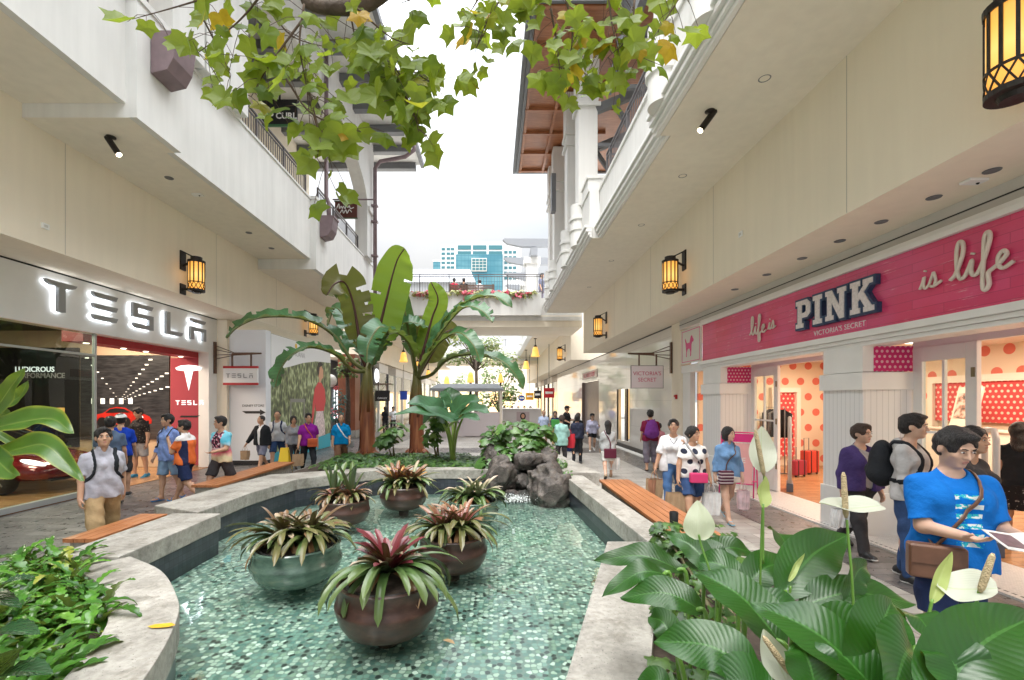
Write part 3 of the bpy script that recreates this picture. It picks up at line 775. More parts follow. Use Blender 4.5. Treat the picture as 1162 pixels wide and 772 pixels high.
# ================================================================ LEFT BUILDING
LB = thing('arcade_building', 'white and cream two storey arcade building with arched upper wall above the car showroom', 'building', (-8, 12, 0))
XL = -7.2
mb = MB(); mb.box(-10.5, XL, -3, 22.0, 4.40, 6.6); mb.build('fascia_wall', CREAM, LB)
mb = MB(); mb.box(-10.5, XL - .003, 25.6, 60, 4.40, 6.6); mb.build('fascia_wall', CREAM, LB)
mb = MB()
for y in (7.7, 11.9, 15.2): mb.box(XL - .01, XL + .002, y, y + .008, 4.41, 6.28)
mb.build('joint', MATS['joint_shadow_gap'], LB)
for (y0, y1, x, zb) in [(-3, 7.0, -5.62, 6.50), (7.0, 8.0, -5.45, 6.28), (8.0, 14.0, -5.60, 6.29), (14.0, 14.9, -5.42, 5.97), (14.9, 21.98, -5.55, 5.98), (25.62, 60, -5.55, 6.0)]:
 pier = y1 - y0 < 1.2
 q = MB(); q.box(XL - .05 if zb < 6.6 else XL, x, y0, y1, zb, zb + .7); q.box(x - .28, x, y0, y1, zb + .7, 8.1)
 q.box(x - .31, x + .03, y0 - (.03 if pier else 0), y1 + (.03 if pier else 0), 8.1, 8.2 if pier else 8.16)
 q.build('parapet_pier' if pier else 'parapet', WHITE, LB)
 q = MB(); q.box(XL + .001, x - .12, y0 + .002, y1 - .002, zb - .006, zb - .001); q.build('balcony_soffit', TAUPE, LB)
railing(LB, [(-5.75, 1), (-5.75, 14.0)], 8.16, .72); railing(LB, [(-5.72, 14.9), (-5.72, 19.3)], 8.16, .72)
def arch_wall(x0, x1, ya, yb, z0, zt, oc, hs, spring, rise, n=24):
 a = [(oc + hs * math.cos(PI - PI * i / n), spring + rise * math.sin(PI * i / n)) for i in range(n + 1)]
 poly = [(ya, z0), (oc - hs, z0)] + a + [(oc + hs, z0), (yb, z0), (yb, zt), (ya, zt)]
 q = MB(); q.prism([(x1, y, z) for y, z in poly], (x0 - x1, 0, 0)); return q
arch_wall(-5.9, -5.38, 8.6, 20.6, 8.16, 13.4, 14.8, 4.75, 10.3, 1.7).build('arched_wall', WHITE, LB)
q = MB(); q.box(-5.95, -5.28, 19.6, 20.62, 10.1, 10.3); q.build('pier_capital', WHITE, LB, bevel=.02)
arch_wall(-5.9, -5.39, -2, 8.55, 8.16, 13.4, 3.4, 4.3, 10.3, 1.7).build('arched_wall', WHITE, LB)
q = MB(); q.box(-9, -8.8, -2, 21.9, 6.6, 13.4); q.build('upper_wall', CREAM, LB)
q = MB()
for y in (9.5, 11.0, 13.2, 15.6, 17.6): q.box(-8.79, -8.75, y, y + 1.1, 8.0, 10.6)
q.parts('upper_window', mat('dark_window', (.03, .032, .035), .15), LB)
q = MB()
for i in range(13): y = 4 + i * 1.5; q.box(-8.8, -3.75, y, y + .3, 13.1, 13.4)
q.parts('rafter', GREYMETAL, LB)
q = MB(); q.box(-9, -3.55, 3.5, 22.3, 13.42, 13.6); q.build('roof', WHITE, LB)
q = MB(); q.box(-3.56, -3.40, 3.5, 22.5, 13.36, 13.58); q.build('gutter', GREYMETAL, LB)
q = MB(); q.box(-8.7, -6, 8, 12, 11.6, 11.9); q.box(-8.7, -6, 12.6, 12.9, 11.2, 11.5); q.parts('ceiling_beam', GREYMETAL, LB)
def rainhead(loc, label, pipe_top=None, w=.46):
 t = thing('rainwater_head', label, 'rainwater head', loc)
 q = MB(); X, Y, Z = loc; d = .42
 prof = [(0, 0), (d * .62, .06), (d * .86, .25), (d * .95, .45), (d, .62), (d + .03, .62), (d + .03, .68), (0, .68)]
 q.prism([(X + a, Y - w / 2, Z + b) for a, b in prof], (0, w, 0)); q.build('hopper', PURPLEM, t, bevel=.008)
 if pipe_top:
  q = MB(); q.tube([Vector((X + .2, Y, Z + .6)), Vector((X + .2, Y, Z + 1.15)), Vector((X + .12, Y, Z + 1.35)), Vector((X + .12, Y, pipe_top))], .065, 10); q.build('downpipe', PURPLEM, t, True)
 return t
rainhead((-5.44, 7.5, 7.15), 'mauve rainwater head on the white parapet pier above the spotlight')
rainhead((-5.41, 14.5, 7.05), 'mauve rainwater head with a tall downpipe on the left parapet', 12.9)
t = thing('downpipe', 'tall mauve downpipe strapped to the end column of the left building', 'downpipe', (-5.2, 20.2, 6))
q = MB(); q.tube([Vector((-3.5, 20.2, 13.36)), Vector((-3.5, 20.2, 13.0)), Vector((-3.9, 20.2, 12.7)), Vector((-5.0, 20.2, 12.5)), Vector((-5.22, 20.2, 12.2)), Vector((-5.22, 20.2, 6.0))], .085, 10); q.build('pipe', PURPLEM, t, True)
q = MB()
for z in (9.8, 10.5, 8.3): q.box(-5.36, -5.10, 20.08, 20.32, z, z + .07)
q.parts('strap', PURPLEM, t)
# ================================================================ bridges
def bridge(y0, y1, label, zt=7.3, detail=True, zb=5.55):
 t = thing('footbridge', label, 'footbridge', (-1.5, y0, zb))
 q = MB(); q.box(-7.1, 4.31, y0 + .3, y1, zb, zb + .55); q.build('beam', CREAM, t)
 q = MB(); q.box(-7.1, 4.31, y0 + .32, y1, zb + .55, zt - .35); q.box(-7.1, 2.3, y0, y0 + .28, 6.1, zt - .14); q.box(-7.1, 2.3, y0, y1 - .1, 6.06, 6.1); q.box(-7.1, 4.3, y0 + .28, y0 + .32, 5.85, 6.05); q.build('planter_wall', WHITE, t)
 if detail:
  q = MB(); q.box(-7.1, 2.28, y0 + .05, y0 + .27, zt - .139, zt - .10); q.build('planter_soil', mat('soil', (.05, .035, .025), .95, var=.3, vscale=30), t)
  railing(t, [(-6.5, y0 + .5), (2.4, y0 + .5)], zt - .1, .95, step=.13)
 else: railing(t, [(-6.5, y0 + .5), (2.4, y0 + .5)], zt - .3, .95, step=.3)
 return t
bridge(22.0, 25.4, 'cream footbridge with flowers along its edge between the two buildings')
bridge(44, 47, 'cream footbridge in the distance beyond the lantern row', detail=False)
# ================================================================ lettering shapes
TES = {
'T': [[(0, 1), (.06, .90), (.18, .84), (.40, .82), (.40, 0), (.62, 0), (.62, .82), (.84, .84), (.96, .90), (1.02, 1)]],
'E': [[(.0, 1), (.05, .86), (.16, .82), (.92, .82), (1.0, 1)], [(0, .58), (.05, .44), (.16, .40), (.92, .40), (1, .58)], [(0, .17), (.05, .04), (.16, 0), (.92, 0), (1, .17)]],
'S': [[(0, 1), (0, .42), (.78, .42), (.78, .18), (.02, .18), (.10, .04), (.2, 0), (1, 0), (1, .60), (.22, .60), (.22, .82), (.9, .82), (1, 1)]],
'L': [[(0, 1), (0, 0), (.85, 0), (.95, .05), (1, .18), (.22, .18), (.22, 1)]],
'A': [[(.02, 1), (.06, .88), (.16, .82), (.84, .82), (.94, .88), (.98, 1)], [(0, .60), (0, 0), (.2, 0), (.2, .42), (.8, .42), (.8, 0), (1, 0), (1, .60)]]}
def tesla_letter(ch, w, h): return [[(x * w, y * h) for x, y in p] for p in TES[ch]]
def tesla_word(q, origin, right, up, h, w, pitch, depth):
 r, u = Vector(right), Vector(up); n = r.cross(u)
 for i, ch in enumerate('TESLA'):
  for p in tesla_letter(ch, w * (1.05 if ch in 'TE' else .9), h): q.prism(plane_poly(p, Vector(origin) + r * i * pitch, r, u), n * depth)
SLAB = {
'P': ([(0, 0), (.42, 0), (.42, .16), (.33, .16), (.33, .36), (.62, .36), (.80, .50), (.80, .86), (.62, 1), (0, 1), (0, .84), (.1, .84), (.1, .16), (0, .16)], [(.33, .53), (.33, .83), (.50, .83), (.57, .77), (.57, .59), (.50, .53)]),
'I': ([(0, 0), (.45, 0), (.45, .16), (.34, .16), (.34, .84), (.45, .84), (.45, 1), (0, 1), (0, .84), (.11, .84), (.11, .16), (0, .16)], None),
'N': ([(0, 0), (.38, 0), (.38, .16), (.29, .16), (.29, .60), (.66, 0), (.86, 0), (.86, .84), (.95, .84), (.95, 1), (.57, 1), (.57, .84), (.66, .84), (.66, .42), (.30, 1), (0, 1), (0, .84), (.09, .84), (.09, .16), (0, .16)], None),
'K': ([(0, 0), (.40, 0), (.40, .16), (.32, .16), (.32, .36), (.40, .45), (.60, .16), (.54, .16), (.54, 0), (.95, 0), (.95, .16), (.86, .16), (.55, .62), (.76, .84), (.90, .84), (.90, 1), (.52, 1), (.52, .84), (.56, .84), (.32, .58), (.32, .84), (.40, .84), (.40, 1), (0, 1), (0, .84), (.09, .84), (.09, .16), (0, .16)], None)}
def offset_poly(p, d):
 n = len(p); A = sum(p[i][0] * p[(i + 1) % n][1] - p[(i + 1) % n][0] * p[i][1] for i in range(n)); sg = 1 if A > 0 else -1; out = []
 for i in range(n):
  a, b, c = Vector(p[i - 1]), Vector(p[i]), Vector(p[(i + 1) % n]); e1, e2 = (b - a).normalized(), (c - b).normalized()
  n1, n2 = Vector((e1.y, -e1.x)) * sg, Vector((e2.y, -e2.x)) * sg; m_ = n1 + n2; L = max(m_.length_squared, .35)
  out.append(tuple(b + m_ * (2 * d / L)))
 return out
def tri_fill(outer, hole):
 """faces for a polygon with an optional hole, as triangles over the joined vertex list"""
 from mathutils.geometry import tessellate_polygon
 loops = [[Vector((x, y, 0)) for x, y in outer]] + ([[Vector((x, y, 0)) for x, y in hole]] if hole else [])
 return [p for l in loops for p in l], tessellate_polygon(loops)
def letter(q, outer, hole, origin, right, up, depth):
 o, r, u = Vector(origin), Vector(right), Vector(up); n = r.cross(u)
 P, T_ = tri_fill(outer, hole); k = len(P)
 v = [o + r * p.x + u * p.y for p in P]; v2 = [x + n * depth for x in v]
 f = [tuple(t) for t in T_] + [tuple(i + k for i in t[::-1]) for t in T_]
 st = 0
 for l in (outer, hole):
  if not l: continue
  m_ = len(l); f += [(st + i, st + (i + 1) % m_, st + (i + 1) % m_ + k, st + i + k) for i in range(m_)]; st += m_
 q.add(v + v2, f)
SCRIPT_LIFE = [[(0, .08), (.14, .22), (.30, .62), (.31, .90), (.22, .96), (.16, .74), (.17, .30), (.24, .06), (.36, .10), (.48, .34), (.52, .42), (.50, .20), (.55, .06), (.66, .10), (.80, .40), (.92, .82), (.88, .98), (.80, .86), (.78, .40), (.76, -.22), (.82, -.36), (.90, -.24), (.88, .02), (.98, .10), (1.14, .20), (1.26, .34), (1.20, .44), (1.10, .34), (1.10, .14), (1.20, .05), (1.40, .14)], [(.53, .56), (.55, .60)]]
SCRIPT_IS = [[(0, .06), (.08, .22), (.14, .40), (.12, .16), (.18, .05), (.30, .16), (.42, .44), (.44, .46), (.50, .22), (.44, .06), (.34, .08), (.46, .06), (.68, .16)], [(.16, .56), (.18, .60)]]
def script(q, strokes, origin, right, up, s, r):
 o, rt, u = Vector(origin), Vector(right), Vector(up); n = rt.cross(u)
 for st in strokes: q.tube([o + rt * p.x * s + u * p.y * s + n * r for p in bez([(x, y, 0) for x, y in st], 6)], r, 8)
# ================================================================ shop materials
def pink_planks():
 g = NG('pink_weathered_planks'); c = g.sep(g.coord('Object')); cb = g.n('ShaderNodeCombineXYZ'); g.l(c[1], cb.inputs[0]); g.l(c[2], cb.inputs[1])
 b = g.n('ShaderNodeTexBrick'); b.offset = .37; b.inputs['Scale'].default_value = 1; b.inputs['Mortar Size'].default_value = .004; b.inputs['Brick Width'].default_value = 1.1; b.inputs['Row Height'].default_value = .115
 g.l(cb.outputs[0], b.inputs[0]); b.inputs[1].default_value = (.66, .045, .15, 1); b.inputs[2].default_value = (.76, .09, .23, 1); b.inputs[3].default_value = (.40, .03, .10, 1)
 mp = g.n('ShaderNodeMapping'); mp.inputs['Scale'].default_value = (2.5, 34, 1); g.l(cb.outputs[0], mp.inputs[0]); s1 = g.noise(mp.outputs[0], 1.6, 5, .7)
 patch = g.noise(cb.outputs[0], 2.3, 3)
 wear = g.math('MULTIPLY', g.ramp(s1, [(.58, 0), (.66, 1)]), g.ramp(patch, [(.46, 0), (.60, .85)]))
 big = g.ramp(g.noise(cb.outputs[0], .9, 3), [(.3, (.74, .05, .10)), (.7, (.68, .11, .28))])
 col = g.mix(wear, g.mix(.5, b.outputs[0], big), (.80, .42, .46))
 g.set(Base_Color=col, Roughness=.28, Specular_IOR_Level=.5); g.bump(b.outputs[1], -.3, .004); return g.m
def dots(name, ua, va, step, rad, c_bg, c_dot, rough=.6, emit=0):
 g = NG(name); c = g.sep(g.coord('Object')); u = g.math('DIVIDE', c[ua], step); v = g.math('DIVIDE', c[va], step)
 row = g.math('FLOOR', v); sh = g.math('MULTIPLY', g.math('MODULO', g.math('ABSOLUTE', row), 2.), .5)
 fu = g.math('SUBTRACT', g.math('FRACT', g.math('ADD', u, sh)), .5); fv = g.math('SUBTRACT', g.math('FRACT', v), .5)
 d = g.math('SQRT', g.math('ADD', g.math('MULTIPLY', fu, fu), g.math('MULTIPLY', fv, fv)))
 f = g.math('LESS_THAN', d, rad)
 g.set(Base_Color=g.mix(f, c_bg, c_dot), Roughness=rough); return g.m
def beadboard(name, ua, col=(.84, .83, .82)):
 g = NG(name); c = g.sep(g.coord('Object')); f = g.math('FRACT', g.math('DIVIDE', c[ua], .085))
 gr = g.math('LESS_THAN', f, .09); g.set(Base_Color=g.mix(gr, col, tuple(x * .72 for x in col)), Roughness=.4); g.bump(gr, -.5, .006); return g.m
PINKP = pink_planks()
DOT_PINK_X = dots('pink_polka_dot_panel', 0, 2, .075, .27, (.62, .02, .17), (.78, .52, .58))
DOT_RED_Y = dots('red_polka_dot_panel_side', 1, 2, .11, .25, (.62, .06, .06), (.80, .62, .50))
DOT_RED_X = dots('red_polka_dot_panel', 0, 2, .13, .22, (.62, .06, .06), (.80, .62, .50))
WALLDOT_X = dots('cream_wall_big_coral_dots', 0, 2, .46, .24, (.74, .62, .46), (.66, .16, .11))
WALLDOT_Y = dots('cream_wall_big_coral_dots_side', 1, 2, .46, .24, (.74, .62, .46), (.66, .16, .11))
BEAD_Y = beadboard('white_beadboard_side', 1); BEAD_X = beadboard('white_beadboard', 0)
PINKGLOSS = mat('hot_pink_paint', (.72, .02, .22), .35); PALEPINK = mat('pale_pink_board', (.82, .42, .42), .5, var=.05, vscale=3)
NAVY = mat('navy_lettering', (.03, .06, .13), .5, var=.15, vscale=30); LETTERW = mat('distressed_white_lettering', (.74, .68, .68), .5, var=.12, vscale=30)
CREAMLET = mat('cream_script_lettering', (.74, .66, .58), .5, var=.05)
def stripes():
 g = NG('pink_striped_ceiling'); c = g.sep(g.coord('Object')); f = g.math('LESS_THAN', g.math('FRACT', g.math('DIVIDE', c[1], .11)), .5)
 g.set(Base_Color=g.mix(f, (.66, .10, .27), (.72, .28, .40)), Roughness=.4); return g.m
STRIPE = stripes()
def mosaic_threshold():
 g = NG('white_mosaic_threshold'); v = g.n('ShaderNodeTexVoronoi'); v.inputs['Scale'].default_value = 32; v.inputs['Randomness'].default_value = .15; g.l(g.coord('Object'), v.inputs[0])
 c = g.sep(g.coord('Object')); d1 = g.math('ABSOLUTE', g.math('SUBTRACT', c[0], -.30)); ln = g.math('LESS_THAN', d1, .014); da = g.math('LESS_THAN', g.math('FRACT', g.math('DIVIDE', c[1], .075)), .6)
 base = g.ramp(v.outputs['Distance'], [(.0, (.74, .72, .70)), (.55, (.70, .68, .66)), (.7, (.45, .44, .42))])
 g.set(Base_Color=g.mix(g.math('MULTIPLY', ln, da), base, (.03, .03, .03)), Roughness=.35); return g.m
MOSW = mosaic_threshold()
WARMW = mat('warm_white_lacquer', (.78, .70, .60), .35)
def lampmat(name, col, s): return mat(name, col, .5, emit=col, estr=s)
DOWNL = lampmat('downlight_glow', (1, .86, .62), 6.)
# ================================================================ PINK SHOP
PS = thing('shopfront', 'white and pink lingerie shop with plank sign band and open panelled doors', 'shop', (5.5, 8, 0))
q = MB(); q.box(5.30, 5.62, 3.0, 11.62, 2.955, 3.86); q.build('sign_band', PINKP, PS)
q = MB(); q.box(5.24, 5.7, 3, 11.70, 3.862, 3.93); q.box(5.27, 5.7, 3, 11.68, 3.932, 3.99); q.box(5.24, 5.7, 3, 11.7, 2.86, 2.952); q.box(5.28, 5.7, 3, 11.69, 2.80, 2.858); q.box(5.31, 5.7, 3, 11.68, 2.74, 2.798)
q.build('sign_moulding', TRIM, PS, bevel=.01)
q = MB(); q.box(5.36, 5.7, 3, 13.2, 3.992, 4.238); q.build('upper_panel', LGREY, PS)
q = MB(); q.box(5.352, 5.358, 3, 13.2, 4.10, 4.115); q.build('upper_joint', BLACK, PS)
ox, letters = 7.90, [('P', .0), ('I', .42), ('N', .70), ('K', 1.20)]
for ch, off in letters:
 outer, hole = SLAB[ch]; sc = (.44, .46)
 o2 = [(x * sc[0], y * sc[1]) for x, y in outer]; h2 = [(x * sc[0], y * sc[1]) for x, y in hole] if hole else None
 org = Vector((5.298, ox - off, 3.185 + off * .012))
 w = MB(); letter(w, offset_poly(o2, .034), offset_poly(h2, -.012)[::1] if h2 else None, org, (0, -1, 0), (0, 0, 1), .075)
 L_ = w.build('letter', NAVY, PS)
 w = MB(); letter(w, o2, h2, org + Vector((-.0752, 0, 0)), (0, -1, 0), (0, 0, 1), .012); w.build('letter_face', LETTERW, L_)
for (oy, z, s_, st, r_, nm) in ((9.42, 3.27, .40, SCRIPT_LIFE, .016, 'life'), (8.80, 3.30, .36, SCRIPT_IS, .013, 'is'), (5.66, 3.30, .40, SCRIPT_IS, .017, 'is'), (5.28, 3.30, .46, SCRIPT_LIFE, .021, 'life')):
 w = MB(); script(w, st, (5.285, oy, z), (0, -1, 0), (0, 0, 1), s_, r_); w.build('script_lettering', CREAMLET, PS, True)
v, f = text_geo("VICTORIA'S SECRET", .115, .006, space=1.05); w = MB(); w.add(place(v, (5.297, 7.05, 3.055), (0, -1, 0), (0, 0, 1)), f); w.build('small_lettering', LETTERW, PS)
def pilaster(y0, y1):
 q = MB(); q.box(5.30, 6.03, y0, y1, .62, 2.10); return q
for (y0, y1, n) in ((6.58, 7.37, 0), (10.7, 11.6, 1)):
 p = MB(); p.box(5.305, 6.03, y0 + .004, y1, 2.37, 2.74); P_ = p.build('pilaster', TRIM, PS)
 p = MB(); p.box(5.302, 5.32, y0 + .012, y1, .6, 2.12); p.build('beadboard_side', BEAD_Y, P_)
 p = MB(); p.box(5.31, 6.03, y0, y1 - .02, .6, 2.12); p.build('beadboard_front', BEAD_X, P_)
 p = MB(); p.box(5.26, 6.03, y0 - .04, y1 + .03, 2.11, 2.36); p.build('capital_band', TRIM, P_, bevel=.008); p = MB(); p.box(5.27, 6.03, y0 - .03, y1 + .02, 0, .62); p.build('plinth', TRIM, P_, bevel=.008)
 p = MB(); p.box(5.46, 6.02, y0 - .006, y0 + .002, 2.37, 2.735); p.build('polka_dot_panel', DOT_PINK_X, P_)
for (y0, y1) in ((3.0, 6.58), (7.37, 10.7), (11.6, 12.7)):
 q = MB(); q.box(5.45, 6.05, y0, y1, 2.79, 2.84); q.build('recess_ceiling', STRIPE, PS)
 q = MB(); q.box(6.02, 6.12, y0, y1, 2.70, 2.84); q.build('door_header', TRIM, PS)
def door_leaf(ya, yb):
 q = MB(); x0, x1 = 6.0, 6.06; yl, yh = min(ya, yb), max(ya, yb)
 q.box(x0, x1, yl, yl + .14, .03, 2.70); q.box(x0, x1, yh - .14, yh, .03, 2.70); q.box(x0, x1, yl + .14, yh - .14, 2.50, 2.70); q.box(x0, x1, yl + .14, yh - .14, .03, .75)
 D_ = q.build('door', TRIM, PS, bevel=.006)
 q = MB(); m_ = (yl + yh) / 2; q.box(x0 + .01, x1 - .01, m_ - .018, m_ + .018, .75, 2.5); q.box(x0 + .012, x1 - .012, yl + .14, yh - .14, 1.50, 1.536); q.build('glazing_bar', TRIM, D_)
 q = MB(); q.box(x0 + .025, x1 - .025, yl + .14, yh - .14, .75, 2.5); q.build('pane', GLASS, D_)
 q = MB()
 for z in (.5, 1.45, 2.25): q.box(x0 - .012, x0 - .001, yl + .02, yl + .06, z, z + .12)
 q.parts('hinge', mat('brass_hinge', (.30, .25, .16), .35, metal=.9), D_)
door_leaf(9.68, 10.68); door_leaf(5.69, 6.56)
q = MB(); q.box(6.0, 6.06, 11.62, 12.66, .75, 2.70); q.build('pane', GLASS, PS)
q = MB(); q.box(5.98, 6.08, 11.60, 11.70, 0, 2.7); q.box(5.98, 6.08, 12.6, 12.72, 0, 2.7); q.box(5.98, 6.08, 11.7, 12.6, 0, .75); q.box(5.46, 5.6, 12.72, 13.22, 0, 2.95); q.box(5.42, 5.6, 11.62, 13.22, 2.74, 2.95); q.build('window_frame', TRIM, PS)
q = MB(); q.box(6.3, 6.32, 11.7, 12.6, .9, 2.35); q.build('window_blind', mat('beige_blind', (.62, .45, .28), .7, var=.05), PS)
q = MB(); q.box(6.10, 6.28, 11.7, 12.6, 2.35, 2.7); q.build('window_valance', DOT_RED_Y, PS)
q = MB(); q.box(5.34, 5.36, 11.78, 13.05, 2.98, 3.92); q.build('emblem_panel', mat('cream_emblem_panel', (.74, .71, .65), .5), PS)
q = MB(); q.box(5.333, 5.339, 11.86, 12.97, 3.02, 3.035); q.box(5.333, 5.339, 11.86, 12.97, 3.865, 3.88); q.box(5.333, 5.339, 11.86, 11.875, 3.036, 3.864); q.box(5.333, 5.339, 12.955, 12.97, 3.036, 3.864)
dog = [(.04, .0), (.10, .0), (.12, .22), (.20, .34), (.40, .34), (.48, .20), (.46, .0), (.53, .0), (.57, .22), (.58, .50), (.64, .60), (.78, .62), (.80, .70), (.70, .80), (.64, .90), (.54, .88), (.46, .74), (.40, .60), (.14, .60), (.06, .66), (-.04, .82), (-.09, .80), (-.02, .62), (.02, .44), (.06, .22)]
q.prism(plane_poly([(x * .62, y * .62) for x, y in dog], (5.339, 12.72, 3.16), (0, -1, 0), (0, 0, 1)), (-.006, 0, 0))
q.build('emblem', PINKGLOSS, PS)
q = MB(); q.box(5.40, 5.7, 13.22, 13.9, 0, 4.235); q.build('end_pier', CREAM, PS)
q = MB(); q.box(5.12, 6.10, 3, 13.2, -.04, .022); th = q.build('threshold', MOSW, PS)
q = MB(); q.box(6.12, 10.4, 2.0, 14.0, -.03, .018); q.build('shop_floor', FLOORW, PS)
q = MB(); q.box(6.13, 10.4, 13.7, 13.8, .02, 3.1); q.build('interior_wall', WALLDOT_X, PS)
q = MB(); q.box(10.3, 10.4, 2, 13.69, .02, 3.1); q.build('interior_wall', WALLDOT_Y, PS)
q = MB(); q.box(6.13, 10.4, 1.9, 2.0, .02, 3.1); q.box(6.07, 6.12, 1.9, 3.0, 0, 4.2); q.build('interior_wall', WARMW, PS)
q = MB(); q.box(6.13, 10.4, 2, 13.7, 3.101, 3.2); q.build('interior_ceiling', WARMW, PS)
for nm, (x0, x1, y, z0, z1) in {'a': (8.35, 8.95, 13.62, .3, 2.2)}.items():
 q = MB(); q.box(x0, x1, y, y + .07, z0, z1); q.build('niche_back', DOT_RED_X, PS)
 q = MB(); q.box(x0 - .12, x0, y - .10, y + .07, .02, z1 + .14); q.box(x1, x1 + .12, y - .10, y + .07, .02, z1 + .14); q.box(x0, x1, y - .10, y + .07, z1, z1 + .14); q.build('niche_frame', WARMW, PS)
q = MB(); q.box(10.22, 10.29, 8.2, 10.6, 1.5, 2.35); q.build('niche_back', DOT_RED_Y, PS)
q = MB(); q.box(10.15, 10.295, 8.08, 8.2, .02, 2.5); q.box(10.15, 10.295, 10.6, 10.72, .02, 2.5); q.box(10.15, 10.295, 8.2, 10.6, 2.35, 2.5); q.build('niche_frame', WARMW, PS)
def shop_lamp(x, y, z, w, l, power, col, label, lg):
 t = thing('ceiling_lamp', label, 'ceiling lamp', (x, y, z), group=lg)
 q = MB(); q.box(-w / 2, w / 2, -l / 2, l / 2, -.02, 0); q.build('diffuser', lampmat('warm_lamp_%d' % int(col[2] * 100), col, 4.), t, world=False)
 q = MB(); q.box(-w / 2 - .03, w / 2 + .03, -l / 2 - .03, l / 2 + .03, -.012, .012); q.build('frame', TRIM, t, world=False)
 ld = bpy.data.lights.new('shop_light', 'AREA'); ld.shape = 'RECTANGLE'; ld.size = w; ld.size_y = l; ld.energy = power; ld.color = col
 lo = bpy.data.objects.new('shop_light', ld); C.objects.link(lo); lo.parent = t; lo.location = (0, 0, -.03)
for (x, y) in ((8.2, 4.6), (8.2, 8.2), (8.2, 11.6)): shop_lamp(x, y, 3.09, 1.2, 1.6, 42, (1, .80, .62), 'lit ceiling panel inside the pink shop', 'ceiling panels inside the pink shop')
def sensor_gate(x, y, label, rz=R(-32)):
 t = thing('security_gate', label, 'security gate', (x, y, 0.018), rz)
 q = MB(); pts = [(0, -.2, .12), (0, -.2, 1.45), (0, -.14, 1.56), (0, .14, 1.56), (0, .2, 1.45), (0, .2, .12)]
 q.tube(pts, .035, 8); q.tube([(0, -.2, .8), (0, .2, .8)], .04, 8); q.build('frame', mat('grey_plastic', (.50, .50, .50), .4), t, True, world=False)
 q = MB(); q.box(-.06, .06, -.26, .26, 0, .18); q.build('foot', mat('grey_blue_plastic', (.08, .10, .14), .4), t, world=False, bevel=.015)
sensor_gate(6.4, 9.9, 'grey loop shaped security gate inside the far doorway of the pink shop')
sensor_gate(6.35, 5.86, 'grey loop shaped security gate inside the near doorway of the pink shop')
def suitcase(loc, m, label, h=.6):
 t = thing('suitcase', label, 'suitcase', loc, R(20))
 q = MB(); q.box(-.2, .2, -.12, .12, .05, h); q.build('shell', m, t, world=False, bevel=.03)
 q = MB(); q.box(-.205, .205, -.012, .012, .06, h + .004); q.box(-.12, -.09, -.125, .125, .06, h + .003); q.box(.09, .12, -.125, .125, .06, h + .003); q.build('trim', BLACK, t, world=False)
 q = MB(); q.tube([(-.09, .09, h), (-.09, .09, h + .32), (.09, .09, h + .32), (.09, .09, h)], .01, 6); q.build('handle', GREYMETAL, t, world=False)
 for sx in (-.15, .15):
  for sy in (-.08, .08):
   q = MB(); q.lathe([(.025, -.012), (.03, 0), (.025, .012)], (sx, sy, .03), 10, Matrix.Rotation(R(90), 3, 'Y')); q.build('wheel', BLACK, t, world=False)
suitcase((8.35, 12.1, .018), mat('coral_red_suitcase', (.62, .06, .04), .4), 'coral red suitcase with black trim standing inside the far doorway', .62)
suitcase((7.75, 11.7, .018), mat('pink_black_suitcase', (.35, .03, .06), .45), 'dark red suitcase lower than its neighbour inside the pink shop', .42)
def clothes_rail(loc, rot, cols, label, w=1.0, h=1.6):
 t = thing('clothes_rail', label, 'clothes rail', loc, rot)
 q = MB(); q.tube([(-w / 2, 0, 0), (-w / 2, 0, h), (w / 2, 0, h), (w / 2, 0, 0)], .015, 8); q.box(-w / 2 - .02, -w / 2 + .02, -.22, .22, 0, .03); q.box(w / 2 - .02, w / 2 + .02, -.22, .22, 0, .03); q.build('rail', GREYMETAL, t, world=False)
 for i, c in enumerate(cols):
  x = -w / 2 + .08 + i * (w - .16) / max(1, len(cols) - 1)
  q = MB(); n = 10; v = []
  for z, hw in ((h - .05, .02), (h - .10, .10), (h - .16, .21), (h - .45, .20), (h - .8, .22 + .03 * math.sin(i))):
   for sx in (-1, 1):
    for k in range(n): yy = -hw + 2 * hw * k / (n - 1); v.append((x + sx * (.022 + .012 * math.sin(k * 2.1 + i)), yy, z))
  fa = []
  for a in range(4):
   for k in range(n - 1):
    b0, b1 = a * 2 * n + k, (a + 1) * 2 * n + k
    fa += [(b0, b0 + 1, b1 + 1, b1), (b0 + n, b1 + n, b1 + n + 1, b0 + n + 1)]
   for k in (0, n - 1): b0, b1 = a * 2 * n + k, (a + 1) * 2 * n + k; fa.append((b0, b1, b1 + n, b0 + n))
  fa += [tuple([8 * n + k for k in range(n)] + [9 * n + k for k in range(n - 1, -1, -1)])]
  q.add(v, fa); q.build('garment', c, t, True, world=False)
blk = cloth('black_garment', (.015, .014, .016)); pnk = cloth('hot_pink_garment', (.65, .03, .16)); gry = cloth('grey_garment', (.25, .24, .25)); crm = cloth('cream_garment', (.65, .58, .48))
clothes_rail((7.8, 12.7, .018), R(80), [blk, blk, gry, blk, blk, crm], 'clothes rail of black and grey garments in the far doorway', 1.2, 1.75)
clothes_rail((9.3, 12.2, .018), R(75), [blk, pnk, blk, pnk, pnk], 'clothes rail of hot pink and black garments deeper in the shop', 1.2, 1.5)
